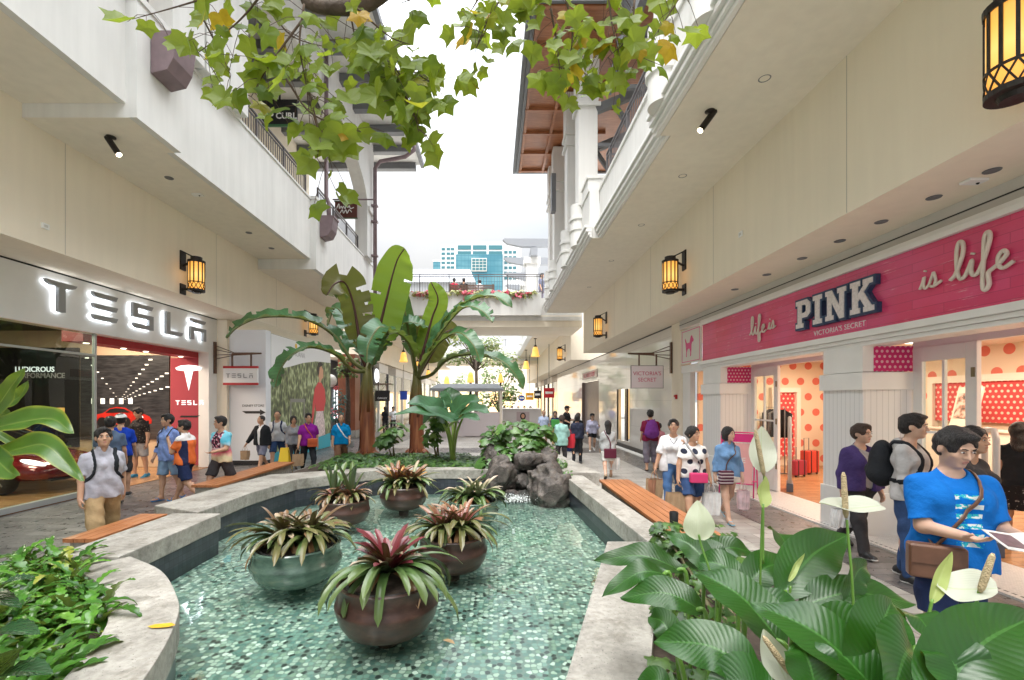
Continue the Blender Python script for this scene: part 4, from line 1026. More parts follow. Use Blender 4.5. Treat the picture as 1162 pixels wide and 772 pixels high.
def shoe_shelf(x, y, label, n=6):
 t = thing('display_shelf', label, 'display shelf', (x, y, .018))
 q = MB(); H_ = 1.35; q.box(-.3, -.27, -.45, .45, 0, H_); q.box(.27, .3, -.45, .45, 0, H_); q.box(.24, .27, -.449, .449, 0, H_)
 for i in range(n): q.box(-.27, .24, -.44, .44, .08 + i * .22, .10 + i * .22); q.box(-.29, -.27, -.445, .445, .10 + i * .22, .17 + i * .22)
 q.box(-.33, .33, -.48, .48, H_, H_ + .03); q.build('carcass', WARMW, t, world=False)
 for i in range(n - 1):
  for k in range(5):
   yy = -.36 + k * .18; q = MB(); c = random.choice([blk, gry, pnk, crm, blk])
   q.box(-.22, .05, yy - .05, yy + .05, .105 + i * .22, .155 + i * .22 + random.random() * .06); q.build('folded_item', c, t, world=False, bevel=.02)
shoe_shelf(9.55, 9.35, 'white tiered display shelf of dark folded items seen through the near doorway')
shoe_shelf(9.55, 8.3, 'white tiered display shelf beside the person in black in the near doorway')
t = thing('display_easel', 'white framed picture board standing on the tiered shelf', 'picture board', (9.6, 9.3, 1.40), R(-12))
q = MB(); q.obox((0, 0, .42), (.04, .62, .84), (0, R(12), 0)); q.build('frame', WARMW, t, world=False, bevel=.01)
q = MB(); q.obox((-.026, 0, .45), (.006, .46, .52), (0, R(12), 0))
gg = NG('printed_photograph'); nn = gg.noise(gg.coord('Object'), 7, 3); gg.set(Base_Color=gg.ramp(nn, [(.40, (.05, .03, .03)), (.5, (.45, .22, .16)), (.6, (.75, .55, .48))]), Roughness=.4)
q.build('picture', gg.m, t, world=False)
t = thing('sidewalk_board', 'pink A-frame board offering a free gift beside the panelled door', 'A-frame sign', (5.05, 9.45, 0.02), R(-38))
FR = MB()
for sgn in (-1, 1):
 for sx in (-.31, .31): FR.tube([(sx, sgn * .26, 0), (sx, sgn * .02, 1.28)], .013, 8)
 FR.tube([(-.31, sgn * .02, 1.28), (.31, sgn * .02, 1.28)], .013, 8); FR.tube([(-.31, sgn * .21, .26), (.31, sgn * .21, .26)], .013, 8)
FR.build('frame', PINKGLOSS, t, True, world=False)
q = MB(); al = math.atan2(.24, 1.28); q.obox((0, -.135, .66), (.56, .012, .82), (-al, 0, 0)); q.build('board', PALEPINK, t, world=False)
q = MB(); q.obox((0, -.045, 1.17), (.56, .014, .17), (-al, 0, 0)); q.build('header', PINKGLOSS, t, world=False)
for txt, z, sz in (('FREE', .72, .15),):
 v, f = text_geo(txt, sz, .004); up = Vector((0, math.sin(al), math.cos(al))); q = MB(); q.add(place(v, Vector((0, -.135 - .0085, .66)) + up * (z - .66), (1, 0, 0), up), f); q.build('lettering', TRIM, t, world=False)
# ================================================================ PALE GLASS HOARDING SHOP (next door)
VS = thing('shopfront', 'pale glossy panelled shopfront with a lit gold window and taupe portal', 'shop', (5.5, 20, 0))
def panel_glass():
 g = NG('white_back_painted_glass'); c = g.sep(g.coord('Object')); a = g.math('LESS_THAN', g.math('FRACT', g.math('DIVIDE', c[1], 1.27)), .006); b = g.math('LESS_THAN', g.math('FRACT', g.math('DIVIDE', c[2], .98)), .008)
 g.set(Base_Color=g.mix(g.math('MAXIMUM', a, b), (.80, .76, .71), (.55, .52, .49)), Roughness=.06, Specular_IOR_Level=.8); return g.m
PG = panel_glass(); TAUPEP = mat('taupe_panel', (.22, .17, .155), .4, var=.06)
q = MB()
for (y0, y1, z0, z1) in ((13.9, 18.3, .16, 4.2), (18.3, 20.1, 2.45, 4.2), (20.1, 23.6, .16, 4.2), (18.3, 20.1, .16, .28), (23.6, 28.2, 3.05, 4.2), (28.2, 39, .16, 4.2)): q.box(XS, XS + .05, y0, y1, z0, z1)
q.build('panel', PG, VS)
q = MB(); q.box(XS - .02, XS + .06, 13.9, 39, 0, .155); q.build('skirting', mat('dark_stone_skirting', (.10, .095, .09), .3), VS)
q = MB(); q.box(XS - .01, XS + .06, 13.9, 45, 4.202, 4.236); q.build('shadow_gap', BLACK, VS)
q = MB(); q.box(5.6, 5.7, 23.6, 28.2, .02, 3.05); q.box(XS, 5.6, 28.1, 28.2, .02, 3.05); q.box(XS, 5.6, 23.6, 23.7, .02, 3.05); q.build('portal', TAUPEP, VS)
q = MB(); q.box(5.9, 5.95, 18.3, 20.1, .28, 2.45); q.build('window_back', mat('gold_window_back', (.62, .42, .20), .3, emit=(1, .62, .25), estr=.45), VS)
q = MB(); q.box(5.52, 5.6, 19.0, 19.3, .28, 2.45); q.build('window_post', mat('dark_window_post', (.06, .05, .05), .2), VS)
q = MB()
for z in (.95, 1.35, 1.85): q.sphere((5.7, 19.6, z), .035, 10, 8)
q.parts('window_bulb', lampmat('window_bulb_glow', (1, .72, .35), 12), VS, smooth=True)
q = MB(); q.box(XS, 5.6, 18.24, 18.3, .16, 2.5); q.box(XS, 5.6, 20.1, 20.16, .16, 2.5); q.parts('window_jamb', WARMW, VS)
q = MB(); q.box(5.40, 5.425, 23.9, 27.9, 3.2, 3.62); q.build('sign_strip', mat('mirror_taupe_strip', (.36, .27, .26), .25), VS)
v, f = text_geo("VICTORIA'S SECRET", .36, .01); q = MB(); q.add(place(v, (5.396, 25.9, 3.40), (0, -1, 0), (0, 0, 1)), f); q.build('lettering', mat('faded_rose_lettering', (.50, .12, .16), .4), VS)
def hang_sign(name_label, wallx, y, ztop, w, h, sgn, bw, text_lines, tcol, board, frame, stripe=None, reach=1.2):
 """board hangs perpendicular to the wall; sgn=-1 when the wall is on the right"""
 t = thing('hanging_sign', name_label, 'hanging sign', (wallx + sgn * reach / 2, y, ztop))
 xs = sorted((wallx + sgn * .28, wallx + sgn * (.28 + w)))
 q = MB(); q.box(xs[0], xs[1], y - .03, y + .03, ztop - h, ztop); q.build('board', board, t)
 if frame:
  q = MB(); q.box(xs[0] - .015, xs[1] + .015, y - .036, y + .036, ztop, ztop + .015); q.box(xs[0] - .015, xs[1] + .015, y - .036, y + .036, ztop - h - .015, ztop - h); q.box(xs[0] - .015, xs[0], y - .036, y + .036, ztop - h, ztop); q.box(xs[1], xs[1] + .015, y - .036, y + .036, ztop - h, ztop); q.build('frame', frame, t)
 if stripe:
  q = MB(); q.box(xs[0] - .002, xs[1] + .002, y - .033, y + .033, ztop - .065, ztop + .002); q.box(xs[0] - .002, xs[1] + .002, y - .033, y + .033, ztop - h - .002, ztop - h + .065); q.build('stripe', stripe, t)
 q = MB(); q.box(wallx + sgn * .0, wallx + sgn * .05, y - .05, y + .05, ztop - .22, ztop + .72); q.build('wall_plate', BROWNW, t)
 q = MB(); e = wallx + sgn * (.28 + w + .1); zb = ztop + .36
 q.tube([Vector((wallx + sgn * .55, y, zb)), Vector((e, y, zb + .02))], [.05, .025], 8)
 for dz in (-.20, -.08, .08, .2): q.tube([Vector((wallx + sgn * .04, y, zb + dz + .05)), Vector((wallx + sgn * .62, y, zb + dz * .15))], .012, 6)
 for fr in (.25, .8): xx = xs[0] + (xs[1] - xs[0]) * fr; q.box(xx - .02, xx + .02, y - .02, y + .02, ztop, zb)
 q.build('bracket', BROWNW, t)
 cx = sum(xs) / 2
 for (txt, dz, sz) in text_lines:
  if txt == '*':
   q = MB(); tesla_word(q, (cx - bw / 2, y - .0305, ztop - h / 2 - .07), (1, 0, 0), (0, 0, 1), .13, bw / 7.2, bw / 5 * 1.02, .006); q.build('lettering', tcol, t); continue
  v, f = text_geo(txt, sz, .006); q = MB(); q.add(place(v, (cx, y - .031, ztop - h / 2 + dz), (1, 0, 0), (0, 0, 1)), f); q.build('lettering', tcol, t)
 return t
hang_sign("white square hanging sign with rose lettering beside the lingerie shop", 5.39, 13.85, 3.0, .95, .66, -1, .8, [("VICTORIA'S", .10, .165), ('SECRET', -.09, .165)], mat('rose_lettering', (.55, .06, .14), .5), mat('lilac_white_board', (.74, .66, .68), .5), mat('grey_sign_frame', (.20, .18, .18), .4))
RED = mat('signal_red_paint', (.42, .012, .018), .4)
hang_sign('white hanging sign with red stripes above the white hoarding', -8.3, 13.62, 2.98, 1.02, .56, 1, .85, [('*', 0, .1)], mat('grey_sign_lettering', (.30, .30, .31), .5), mat('white_sign_board', (.78, .78, .78), .4), None, stripe=RED)
t = thing('fire_alarm', 'small red fire alarm call point on the cream pier', 'fire alarm', (5.39, 13.5, 1.95)); q = MB(); q.box(5.33, 5.397, 13.44, 13.56, 2.0, 2.13); q.build('case', RED, t, bevel=.008); q = MB(); q.box(5.32, 5.3295, 13.46, 13.54, 2.01, 2.05); q.build('lens', TRIM, t)
for i, (px, py, w, h, d, c, lab) in enumerate(((623, 446, 12, 11, 34, (.55, .02, .03), 'small red hanging sign above the far shoppers'), (610, 448, 8, 9, 38, (.02, .02, .022), 'small black hanging sign next to the red one'), (601, 450, 9, 8, 42, (.75, .33, .02), 'small orange hanging sign in the distant row'), (592, 452, 8, 7, 45, (.02, .08, .40), 'small blue oval hanging sign in the distant row'), (583, 453, 7, 5, 48, (.55, .45, .40), 'small pale hanging sign in the distant row'), (577, 453, 4, 5, 52, (.02, .02, .02), 'tiny black hanging sign last in the distant row'))):
 p = at(px, py, d); k = d / FPX; t = thing('hanging_sign', lab, 'hanging sign', p)
 q = MB()
 if 'oval' in lab: q.lathe([(.001, -.04), (w * k / 2, -.04), (w * k / 2, .04), (.001, .04)], p, 20, Matrix.Rotation(R(90), 3, 'X'), sy=h / w)
 else: q.box(p.x - w * k / 2, p.x + w * k / 2, p.y - .04, p.y + .04, p.z - h * k / 2, p.z + h * k / 2)
 q.build('board', mat('sign_colour_%s' % 'red black orange blue pale jet'.split()[i], c, .4), t)
 if i < 4:
  q = MB(); q.box(p.x - w * k * .36, p.x + w * k * .36, p.y - .05, p.y - .041, p.z - h * k * .1, p.z + h * k * .14); q.build('band', TRIM, t)
 q = MB(); q.tube([p + Vector((0, 0, h * k / 2)), Vector((p.x, p.y, 4.24 if p.x > 4.3 else 6.18))], .02, 6); q.build('hanger', DARKMETAL, t)
# ================================================================ CAR SHOWROOM (left)
TS = thing('shopfront', 'car showroom with white sign band of backlit letters and tall glass', 'shop', (-8.4, 8, 0))
TW = mat('white_metal_panel', (.84, .84, .83), .35, var=.02); DKWALL = mat('showroom_black_wall', (.022, .02, .02), .4, var=.2, vscale=2)
XT = -8.3
q = MB(); q.box(XT - .3, XT, -2, 13.75, 3.36, 4.37); q.box(XT - .3, XT, 13.36, 13.75, .02, 3.36); q.build('sign_band', TW, TS)
q = MB(); q.box(XT - .02, XT + .008, -2, 13.75, 4.372, 4.397); q.build('shadow_gap', BLACK, TS)
for i, ch in enumerate('TESLA'):
 y0 = (8.37, 9.36, 10.40, 11.46, 12.38)[i]; wd = (.62, .62, .62, .60, .66)[i]
 q = MB(); e = MB()
 for p in tesla_letter(ch, wd, .56):
  q.prism(plane_poly(p, (XT + .055, y0, 3.63), (0, 1, 0), (0, 0, 1)), (.075, 0, 0))
  pin = offset_poly(p, -.012); e.prism(plane_poly(pin, (XT + .018, y0, 3.63), (0, 1, 0), (0, 0, 1)), (.025, 0, 0))
 L_ = q.build('letter', mat('brushed_grey_letter', (.36, .37, .39), .4, metal=.2), TS)
 e.build('letter_backlight', lampmat('letter_backlight_glow', (.92, .96, 1.0), 3.2), L_)
q = MB(); q.box(XT - .05, XT - .03, -2, 9.55, .12, 3.35); q.build('glazing', GLASS_GREEN, TS)
q = MB(); q.box(XT - .07, XT - .01, 9.55, 9.60, .02, 3.35); q.box(XT - .07, XT - .01, 5.0, 5.05, .12, 3.35); q.box(XT - .09, XT + .02, -2, 9.6, .02, .12); q.box(XT - .07, XT - .01, -2, 9.55, 2.88, 2.92); q.build('glazing_frame', mat('pale_metal_frame', (.45, .47, .46), .35, metal=.4), TS)
q = MB(); q.box(-18, XT - .001, -2, 13.9, -.03, .012); q.build('shop_floor', FLOORW, TS)
q = MB(); q.box(-18, XT - .31, 13.40, 13.6, .02, 4.3); q.build('interior_wall', mat('beige_showroom_wall', (.60, .44, .29), .6), TS)
q = MB(); q.box(-18, -17.9, -2, 13.4, .02, 4.3); q.build('interior_wall', DKWALL, TS)
q = MB(); q.box(-18, XT - .31, -2, 13.39, 4.0, 4.1); q.build('interior_ceiling', mat('showroom_dark_ceiling', (.035, .033, .032), .6), TS)
q = MB(); q.box(XT - .75, XT - .301, 9.6, 13.39, 3.20, 3.45); q.build('red_bulkhead', RED, TS)
q = MB(); q.box(-9.42, XT - .301, 13.36, 13.395, .08, 3.2); rp = q.build('red_panel', mat('translucent_red_panel', (.36, .07, .085), .12, emit=(.5, .08, .10), estr=.05), TS)
q = MB()
tl_ = [(-.5, .5), (-.30, .60), (0, .63), (.30, .60), (.5, .5), (.44, .40), (.28, .38), (.16, .36), (0, -.5), (-.16, .36), (-.28, .38), (-.44, .40)]
q.prism(plane_poly([(x * .78, y * .66) for x, y in tl_], (-8.88, 13.358, 2.58), (1, 0, 0), (0, 0, 1)), (0, -.012, 0)); WEM = mat('white_backlit_emblem', (.8, .8, .8), .5, emit=(1, 1, 1), estr=.5); q.build('emblem', WEM, rp)
q = MB(); tesla_word(q, (-9.27, 13.358, 1.83), (1, 0, 0), (0, 0, 1), .13, .125, .175, .01); q.build('lettering', WEM, rp)
q = MB(); q.prism(plane_poly([(0, 0), (.5, 0), (.6, .06), (.5, .05), (.05, .05)], (-9.15, 13.358, 1.47), (1, 0, 0), (0, 0, 1)), (0, -.008, 0)); q.build('arrow', BLACK, rp)
t = thing('wall_graphic', 'dark backlit wall picture of a red car in a hall of ceiling lights', 'wall picture', (-10.7, 13.39, 2))
q = MB(); q.box(-12.05, -9.46, 13.36, 13.398, .82, 3.28)
g = NG('hall_picture'); c = g.sep(g.coord('Object')); n1 = g.noise(g.coord('Object', scale=(1, 1, 6)), 3, 4); zf = g.ramp(g.math('ADD', g.math('MULTIPLY', c[2], .4), .5), [(.06, (.05, .035, .028)), (.25, (.045, .04, .045)), (.4, (.02, .019, .022)), (1, (.012, .012, .013))])
g.set(Base_Color=g.mix(.5, zf, g.ramp(n1, [(.35, 0), (.75, .10)]), 'ADD'), Roughness=.35); q.build('print', g.m, t)
q = MB()   # rows of hall lights shrinking towards a vanishing point
vx, vz = -10.9, 1.95
for (ex, ez, n) in ((-11.85, 3.2, 9), (-10.0, 3.15, 13), (-9.52, 2.75, 15), (-9.5, 2.35, 12)):
 for i in range(n):
  k = (1 - i / (n + .5)) ** 1.7; x, z = vx + (ex - vx) * k * 1, vz + (ez - vz) * k; s_ = .010 + .045 * k
  if x > -9.5 or x < -12: continue
  q.box(x - s_, x + s_, 13.352, 13.359, z - s_ * .35, z + s_ * .35)
for i in range(5): q.box(-11.72 + i * .27, -11.60 + i * .27, 13.352, 13.359, 1.86, 2.02)
q.build('hall_lights', mat('printed_light', (.8, .78, .7), .5, emit=(1, .95, .85), estr=.5), t)
car2 = [(-.98, .14), (-.97, .30), (-.86, .40), (-.62, .45), (-.42, .60), (-.18, .65), (.10, .62), (.36, .47), (.70, .42), (.90, .34), (.98, .22), (.97, .10), (.6, .04), (-.6, .06)]
q = MB(); q.prism(plane_poly([(x * .88, y * .88) for x, y in car2], (-10.82, 13.356, 1.20), (1, 0, 0), (0, 0, 1)), (0, -.006, 0)); cp = q.build('printed_car', mat('printed_red_car', (.55, .03, .02), .3, var=.25, vscale=3), t)
q = MB(); q.prism(plane_poly([(x * .88, y * .88) for x, y in [(-.55, .45), (-.40, .575), (-.18, .61), (.07, .585), (.28, .47)]], (-10.82, 13.349, 1.20), (1, 0, 0), (0, 0, 1)), (0, -.004, 0))
for x in (-.66, .12): q.lathe([(.001, 0), (.145, 0), (.145, .004), (.001, .004)], (-10.82 + x * .88, 13.348, 1.20 + .13), 18, Matrix.Rotation(R(90), 3, 'X'))
q.prism(plane_poly([(x * .88, y * .88) for x, y in [(.5, .08), (.9, .12), (.88, .2), (.55, .16)]], (-10.82, 13.349, 1.20), (1, 0, 0), (0, 0, 1)), (0, -.004, 0)); q.build('printed_windows', BLACK, cp)
q = MB(); q.prism(plane_poly([(x * .88, y * .88) for x, y in [(.42, .36), (.66, .36), (.72, .30), (.5, .29)]], (-10.82, 13.349, 1.20), (1, 0, 0), (0, 0, 1)), (0, -.004, 0)); q.build('printed_headlight', WEM, cp)
t = thing('wall_graphic', 'black wall panel with white slogan behind the showroom glass', 'wall picture', (-13.6, 13.39, 2))
q = MB(); q.box(-17.8, -12.09, 13.36, 13.398, .6, 3.5); q.build('print', mat('black_print_panel', (.02, .02, .021), .35), t)
for txt, z, al in (('LUDICROUS', 2.86, 0), ('PERFORMANCE', 2.68, 0)):
 v, f = text_geo(txt, .21, .006, align='LEFT', font_bold=.004); q = MB(); q.add(place(v, (-13.95, 13.355, z), (1, 0, 0), (0, 0, 1)), f); q.build('lettering', WEM if z > 2.8 else mat('grey_print_lettering', (.4, .4, .4), .5), t)
q = MB(); q.box(-13.5, -12.5, 13.353, 13.359, 1.35, 1.75); q.build('video_frame', mat('amber_video_glow', (.4, .2, .05), .5, emit=(1, .5, .12), estr=.5), t)
for (x, y) in ((-10.6, 4.5), (-10.6, 8.0), (-10.6, 11.6)): shop_lamp(x, y, 3.99, 1.0, 1.4, 85, (1, .82, .64), 'lit ceiling panel inside the car showroom', 'ceiling panels inside the car showroom')
for i, y in enumerate((9.9, 10.9, 11.6, 12.9)):
 t = thing('downlight', 'small lit downlight under the red showroom bulkhead', 'downlight', (XT - .5, y, 3.2), group='downlights under the red bulkhead'); q = MB(); q.lathe([(.001, -.012), (.05, -.012), (.055, -.003)], (XT - .5, y, 3.2), 14); q.build('lens', DOWNL, t); q = MB(); q.lathe([(.055, -.004), (.07, -.008), (.075, -.001)], (XT - .5, y, 3.2), 14); q.build('ring', TRIM, t)
def show_car(loc, rot):
 t = thing('show_car', 'dark red saloon car parked behind the showroom glass with its headlight on', 'car', loc, rot)
 paint = mat('deep_red_car_paint', (.20, .008, .012), .25, metal=.3, coat=1.); cg = mat('car_dark_glass', (.01, .011, .012), .05, spec=.8)
 st = [(0, .52, .34, .50), (-.06, .66, .28, .58), (-.22, .80, .25, .66), (-.6, .90, .22, .74), (-1.2, .94, .20, .82), (-1.8, .95, .20, .89), (-2.8, .95, .20, .92), (-3.8, .95, .22, .95), (-4.5, .90, .27, .98), (-4.85, .78, .34, .94), (-4.92, .66, .45, .84)]
 v = []; n = 20
 for (x, w, z0, z1) in st:
  for k in range(n):
   a = 2 * PI * k / n; ca, sa = math.cos(a), math.sin(a); e = .55
   v.append((x, w * math.copysign(abs(ca) ** e, ca), (z0 + z1) / 2 + (z1 - z0) / 2 * math.copysign(abs(sa) ** (.75 if sa > 0 else .5), sa)))
 f = [(i * n + k, (i + 1) * n + k, (i + 1) * n + (k + 1) % n, i * n + (k + 1) % n) for i in range(len(st) - 1) for k in range(n)] + [tuple(range(n)), tuple(range(len(st) * n - 1, (len(st) - 1) * n - 1, -1))]
 q = MB(); q.add(v, f); q.build('body', paint, t, True, world=False)
 gs = [(-1.35, .80, .80, .84), (-1.9, .76, .84, 1.14), (-2.4, .66, .86, 1.36), (-3.0, .64, .88, 1.42), (-3.6, .66, .9, 1.34), (-4.2, .72, .92, 1.12), (-4.6, .74, .92, .97)]
 v = []
 for (x, w, z0, z1) in gs:
  for k in range(12):
   a = PI * k / 11; v.append((x, (w + (.86 - w) * (1 - math.sin(a))) * math.cos(a) if True else 0, z0 + (z1 - z0) * math.sin(a) ** .7))
 f = [(i * 12 + k, (i + 1) * 12 + k, (i + 1) * 12 + k + 1, i * 12 + k + 1) for i in range(len(gs) - 1) for k in range(11)]
 q = MB(); q.add(v, f); q.build('greenhouse', cg, t, True, world=False)
 for x in (-.92, -3.88):
  for sy in (-1, 1):
   M4 = Matrix.Rotation(R(90), 3, 'X'); c = (x, sy * .88, .35)
   q = MB(); q.lathe([(.26, -.11), (.34, -.11), (.355, -.05), (.355, .05), (.34, .11), (.26, .11)], c, 32, M4); w_ = q.build('tyre', mat('tyre_rubber', (.02, .02, .02), .7), t, True, world=False)
   q = MB(); q.lathe([(.26, -.105), (.272, -.10), (.272, .10), (.26, .105)], c, 32, M4)
   for k in range(10): a = 2 * PI * k / 10; q.beam(Vector(c) + Vector((.05 * math.cos(a), sy * .085, .05 * math.sin(a))), Vector(c) + Vector((.26 * math.cos(a), sy * .095, .26 * math.sin(a))), .03, .05, up=(0, 1, 0))
   q.lathe([(.001, -.1), (.06, -.1), (.06, .1), (.001, .1)], c, 16, M4); q.build('rim', mat('silver_alloy', (.55, .54, .52), .3, metal=.8), w_, world=False)
 for sy in (-1, 1):
  q = MB(); q.sphere((-.34, sy * .70, .655), (.24, .075, .05), 14, 8, rot=(0, R(14), R(-sy * 24))); q.build('headlight', mat('headlight_glow', (.7, .7, .68), .1, emit=(1, .97, .9), estr=1.6), t, True, world=False)
  q = MB(); q.sphere((-.10, sy * .60, .42), (.04, .06, .035), 10, 6); q.build('fog_lamp', lampmat('amber_lamp_glow', (1, .45, .08), 5), t, True, world=False)
 q = MB(); q.sphere((-.02, 0, .52), (.03, .34, .07), 14, 8); q.build('nose_cone', BLACK, t, True, world=False)
 q = MB(); q.box(-.5, .0, -.62, .62, .27, .31); q.build('lower_grille', BLACK, t, world=False)
 return t
show_car((-9.05, 10.1, .012), R(-12))
t = thing('hoarding', 'plain white hoarding wall with a black arrow under the striped sign', 'hoarding', (-7.6, 13.9, 0))
q = MB(); q.box(-8.0, -6.9, 13.88, 14.2, .14, 4.1); q.build('panel', mat('cool_white_panel', (.70, .72, .76), .5), t); q = MB(); q.box(-8.0, -6.905, 13.87, 14.2, .02, .138); q.build('skirting', BLACK, t)
q = MB(); q.prism(plane_poly([(0, .04), (.55, .04), (.55, .09), (.72, .0), (.55, -.09), (.55, -.035), (.12, -.035)], (-7.62, 13.879, 1.60), (1, 0, 0), (0, 0, 1)), (0, -.006, 0)); q.build('arrow', BLACK, t)
v, f = text_geo('DISNEY STORE', .10, .004); q = MB(); q.add(place(v, (-7.28, 13.876, 1.80), (1, 0, 0), (0, 0, 1)), f); q.build('lettering', BLACK, t)
q = MB(); q.box(-8.32, -8.0, 13.752, 14.2, .02, 4.39); q.build('cream_pilaster', CREAM, t)
t = thing('mural_hoarding', 'hoarding printed with a leafy forest and a woman in a red top', 'mural', (-6.9, 16.6, 0))
q = MB(); q.box(-7.1, -6.9, 14.201, 19.4, .02, 4.05)
g = NG('forest_print'); co = g.coord('Object'); vo = g.n('ShaderNodeTexVoronoi'); vo.inputs['Scale'].default_value = 9; g.l(g.coord('Object', scale=(1, 1, .55)), vo.inputs[0]); n1 = g.noise(co, 1.3, 5, .65); n2 = g.noise(g.coord('Object', scale=(1, 2.4, .35)), 3, 4)
mixn = g.math('ADD', g.math('MULTIPLY', n1, .55), g.math('ADD', g.math('MULTIPLY', n2, .25), g.math('MULTIPLY', vo.outputs['Distance'], .35)))
g.set(Base_Color=g.ramp(mixn, [(.36, (.02, .026, .016)), (.48, (.06, .075, .042)), (.60, (.16, .20, .085)), (.70, (.42, .48, .28))]), Roughness=.45); q.build('print', g.m, t)
def mur(poly, m, nm, off=0):
 q = MB(); letter(q, poly, None, (-6.899 + off, 0, 0), (0, 1, 0), (0, 0, 1), .004); return q.build(nm, m, t)
mur([(14.21, 4.04), (14.21, 2.95), (14.8, 2.98), (15.6, 3.12), (16.6, 3.32), (17.8, 3.48), (19.39, 3.55), (19.39, 4.04)], mat('white_print', (.74, .75, .76), .45), 'print_header')
mur([(14.21, .03), (14.21, .30), (16, .40), (18, .52), (19.39, .60), (19.39, .03)], mat('aqua_print', (.03, .36, .46), .45), 'print_base')
mur([(15.55, .6), (15.55, 2.02), (16.75, 2.02), (16.75, .6), (16.66, .6), (16.66, 1.90), (15.64, 1.90), (15.64, .6)], mat('grey_print_frame', (.22, .22, .20), .5), 'print_doorway')
W_ = lambda pts: [(17.5 + x * 1.7, .52 + z * 1.02) for x, z in pts]
mur(W_([(.05, 0), (.75, .02), (.72, .5), (.62, 1.0), (.22, 1.0), (.08, .5)]), mat('floral_print', (.62, .50, .50), .5, var=.4, vscale=9), 'print_skirt')
mur(W_([(.18, 1.0), (.14, 1.3), (-.01, .55), (-.10, .55), (.0, 1.35), (.10, 1.85), (.30, 2.12), (.5, 2.12), (.72, 1.85), (.78, 1.4), (.66, 1.0)]), mat('red_print', (.55, .04, .05), .5), 'print_top', .001)
mur(W_([(.36, 2.1), (.46, 2.1), (.52, 2.25), (.62, 2.32), (.62, 2.62), (.50, 2.78), (.34, 2.72), (.30, 2.45), (.36, 2.25)]), mat('skin_print', (.60, .32, .20), .5), 'print_face', .001)
mur(W_([(.30, 2.3), (.22, 2.6), (.30, 2.86), (.48, 2.93), (.62, 2.82), (.52, 2.78), (.40, 2.70), (.36, 2.45)]), mat('dark_hair_print', (.02, .014, .012), .5), 'print_hair', .002)
v, f = text_geo('ALA MOANA', .26, .004); q = MB(); q.add(place(v, (-6.893, 16.0, 3.58), (0, 1, 0), (0, 0, 1)), f); q.build('lettering', mat('pale_grey_lettering', (.42, .42, .44), .5), t)
q = MB(); q.lathe([(.001, 0), (.09, 0), (.09, .005), (.001, .005)], (-6.896, 16.0, 3.86), 12, Matrix.Rotation(R(90), 3, 'Y')); q.build('emblem', mat('yellow_emblem', (.70, .45, .05), .5), t)
# ================================================================ more shops down the mall (left and right)
def far_shop(label, x, y0, y1, sgn, ztop, bays, glow, frame, wallc):
 t = thing('shopfront', label, 'shop', (x, (y0 + y1) / 2, 0))
 L_ = (y1 - y0) / bays
 for i in range(bays):
  a, b = y0 + i * L_, y0 + (i + 1) * L_
  q = MB(); q.box(x, x + sgn * .2, a, a + .22, 0.01, ztop); q.box(x, x + sgn * .2, a + .22, b, ztop - .55, ztop); q.build('frame', frame[i % len(frame)], t)
  q = MB(); q.box(x + sgn * .06, x + sgn * .08, a + .22, b, .1, ztop - .55); q.build('pane', GLASS, t)
 q = MB(); q.box(x + sgn * 2.2, x + sgn * 2.3, y0, y1, .02, ztop); q.build('back_wall', wallc, t)
 for i in range(bays):
  a = y0 + (i + .25) * L_; q = MB(); q.box(x + sgn * 2.1, x + sgn * 2.19, a, a + L_ * .5, .9, 2.6); q.build('lit_display', glow[i % len(glow)], t)
 q = MB(); q.box(x + sgn * .2, x + sgn * 2.3, y0, y1, ztop, ztop + .1); q.build('interior_ceiling', WARMW, t)
 q = MB(); q.box(x + sgn * .2, x + sgn * 2.3, y0, y1, -.02, .015); q.build('shop_floor', FLOORW, t)
 return t
GL1 = mat('warm_display_glow', (.6, .4, .2), .5, emit=(1, .62, .28), estr=1.1); GL2 = mat('cool_display_glow', (.6, .6, .6), .5, emit=(.9, .95, 1), estr=.9); GL3 = mat('blue_display_glow', (.05, .10, .5), .5, emit=(.05, .12, .6), estr=.6)
WC = mat('shop_back_wall', (.40, .36, .31), .7)
far_shop('row of dark framed shop windows beyond the brick red column', -7.15, 26.2, 36, -1, 4.3, 4, [GL2, GL3, GL2, GL1], [mat('dark_shop_frame', (.05, .055, .065), .4), LGREY], mat('dark_shop_wall', (.10, .105, .12), .6))
far_shop('row of pale framed shop windows in the distance on the left', -7.15, 36.1, 60, -1, 4.3, 6, [GL1, GL2], [LGREY, TRIM], WC)
far_shop('row of warm lit shop windows in the distance on the right', 5.45, 39.1, 60, 1, 4.2, 6, [GL1, GL1, GL2], [mat('brown_shop_frame', (.16, .10, .06), .4), LGREY, BLACK], WC)
t = thing('round_sign', 'black square sign with a white ring on the dark shopfront', 'sign', (-7.1, 27.3, 3.2))
q = MB(); q.box(-7.14, -7.02, 26.8, 28.1, 2.9, 4.0); q.build('board', BLACK, t); q = MB(); q.tube([(-7.0, 27.45 + .33 * math.cos(a), 3.45 + .36 * math.sin(a)) for a in [2 * PI * k / 24 for k in range(25)]], .06, 8); q.build('ring', lampmat('white_ring_glow', (.9, .95, 1), 1.2), t, True)
hang_sign('black hanging sign with white oval emblem near the banana trunks', -7.15, 26.6, 2.55, .85, .62, 1, .6, [('OAKLEY', -.14, .15)], TRIM, BLACK, None)
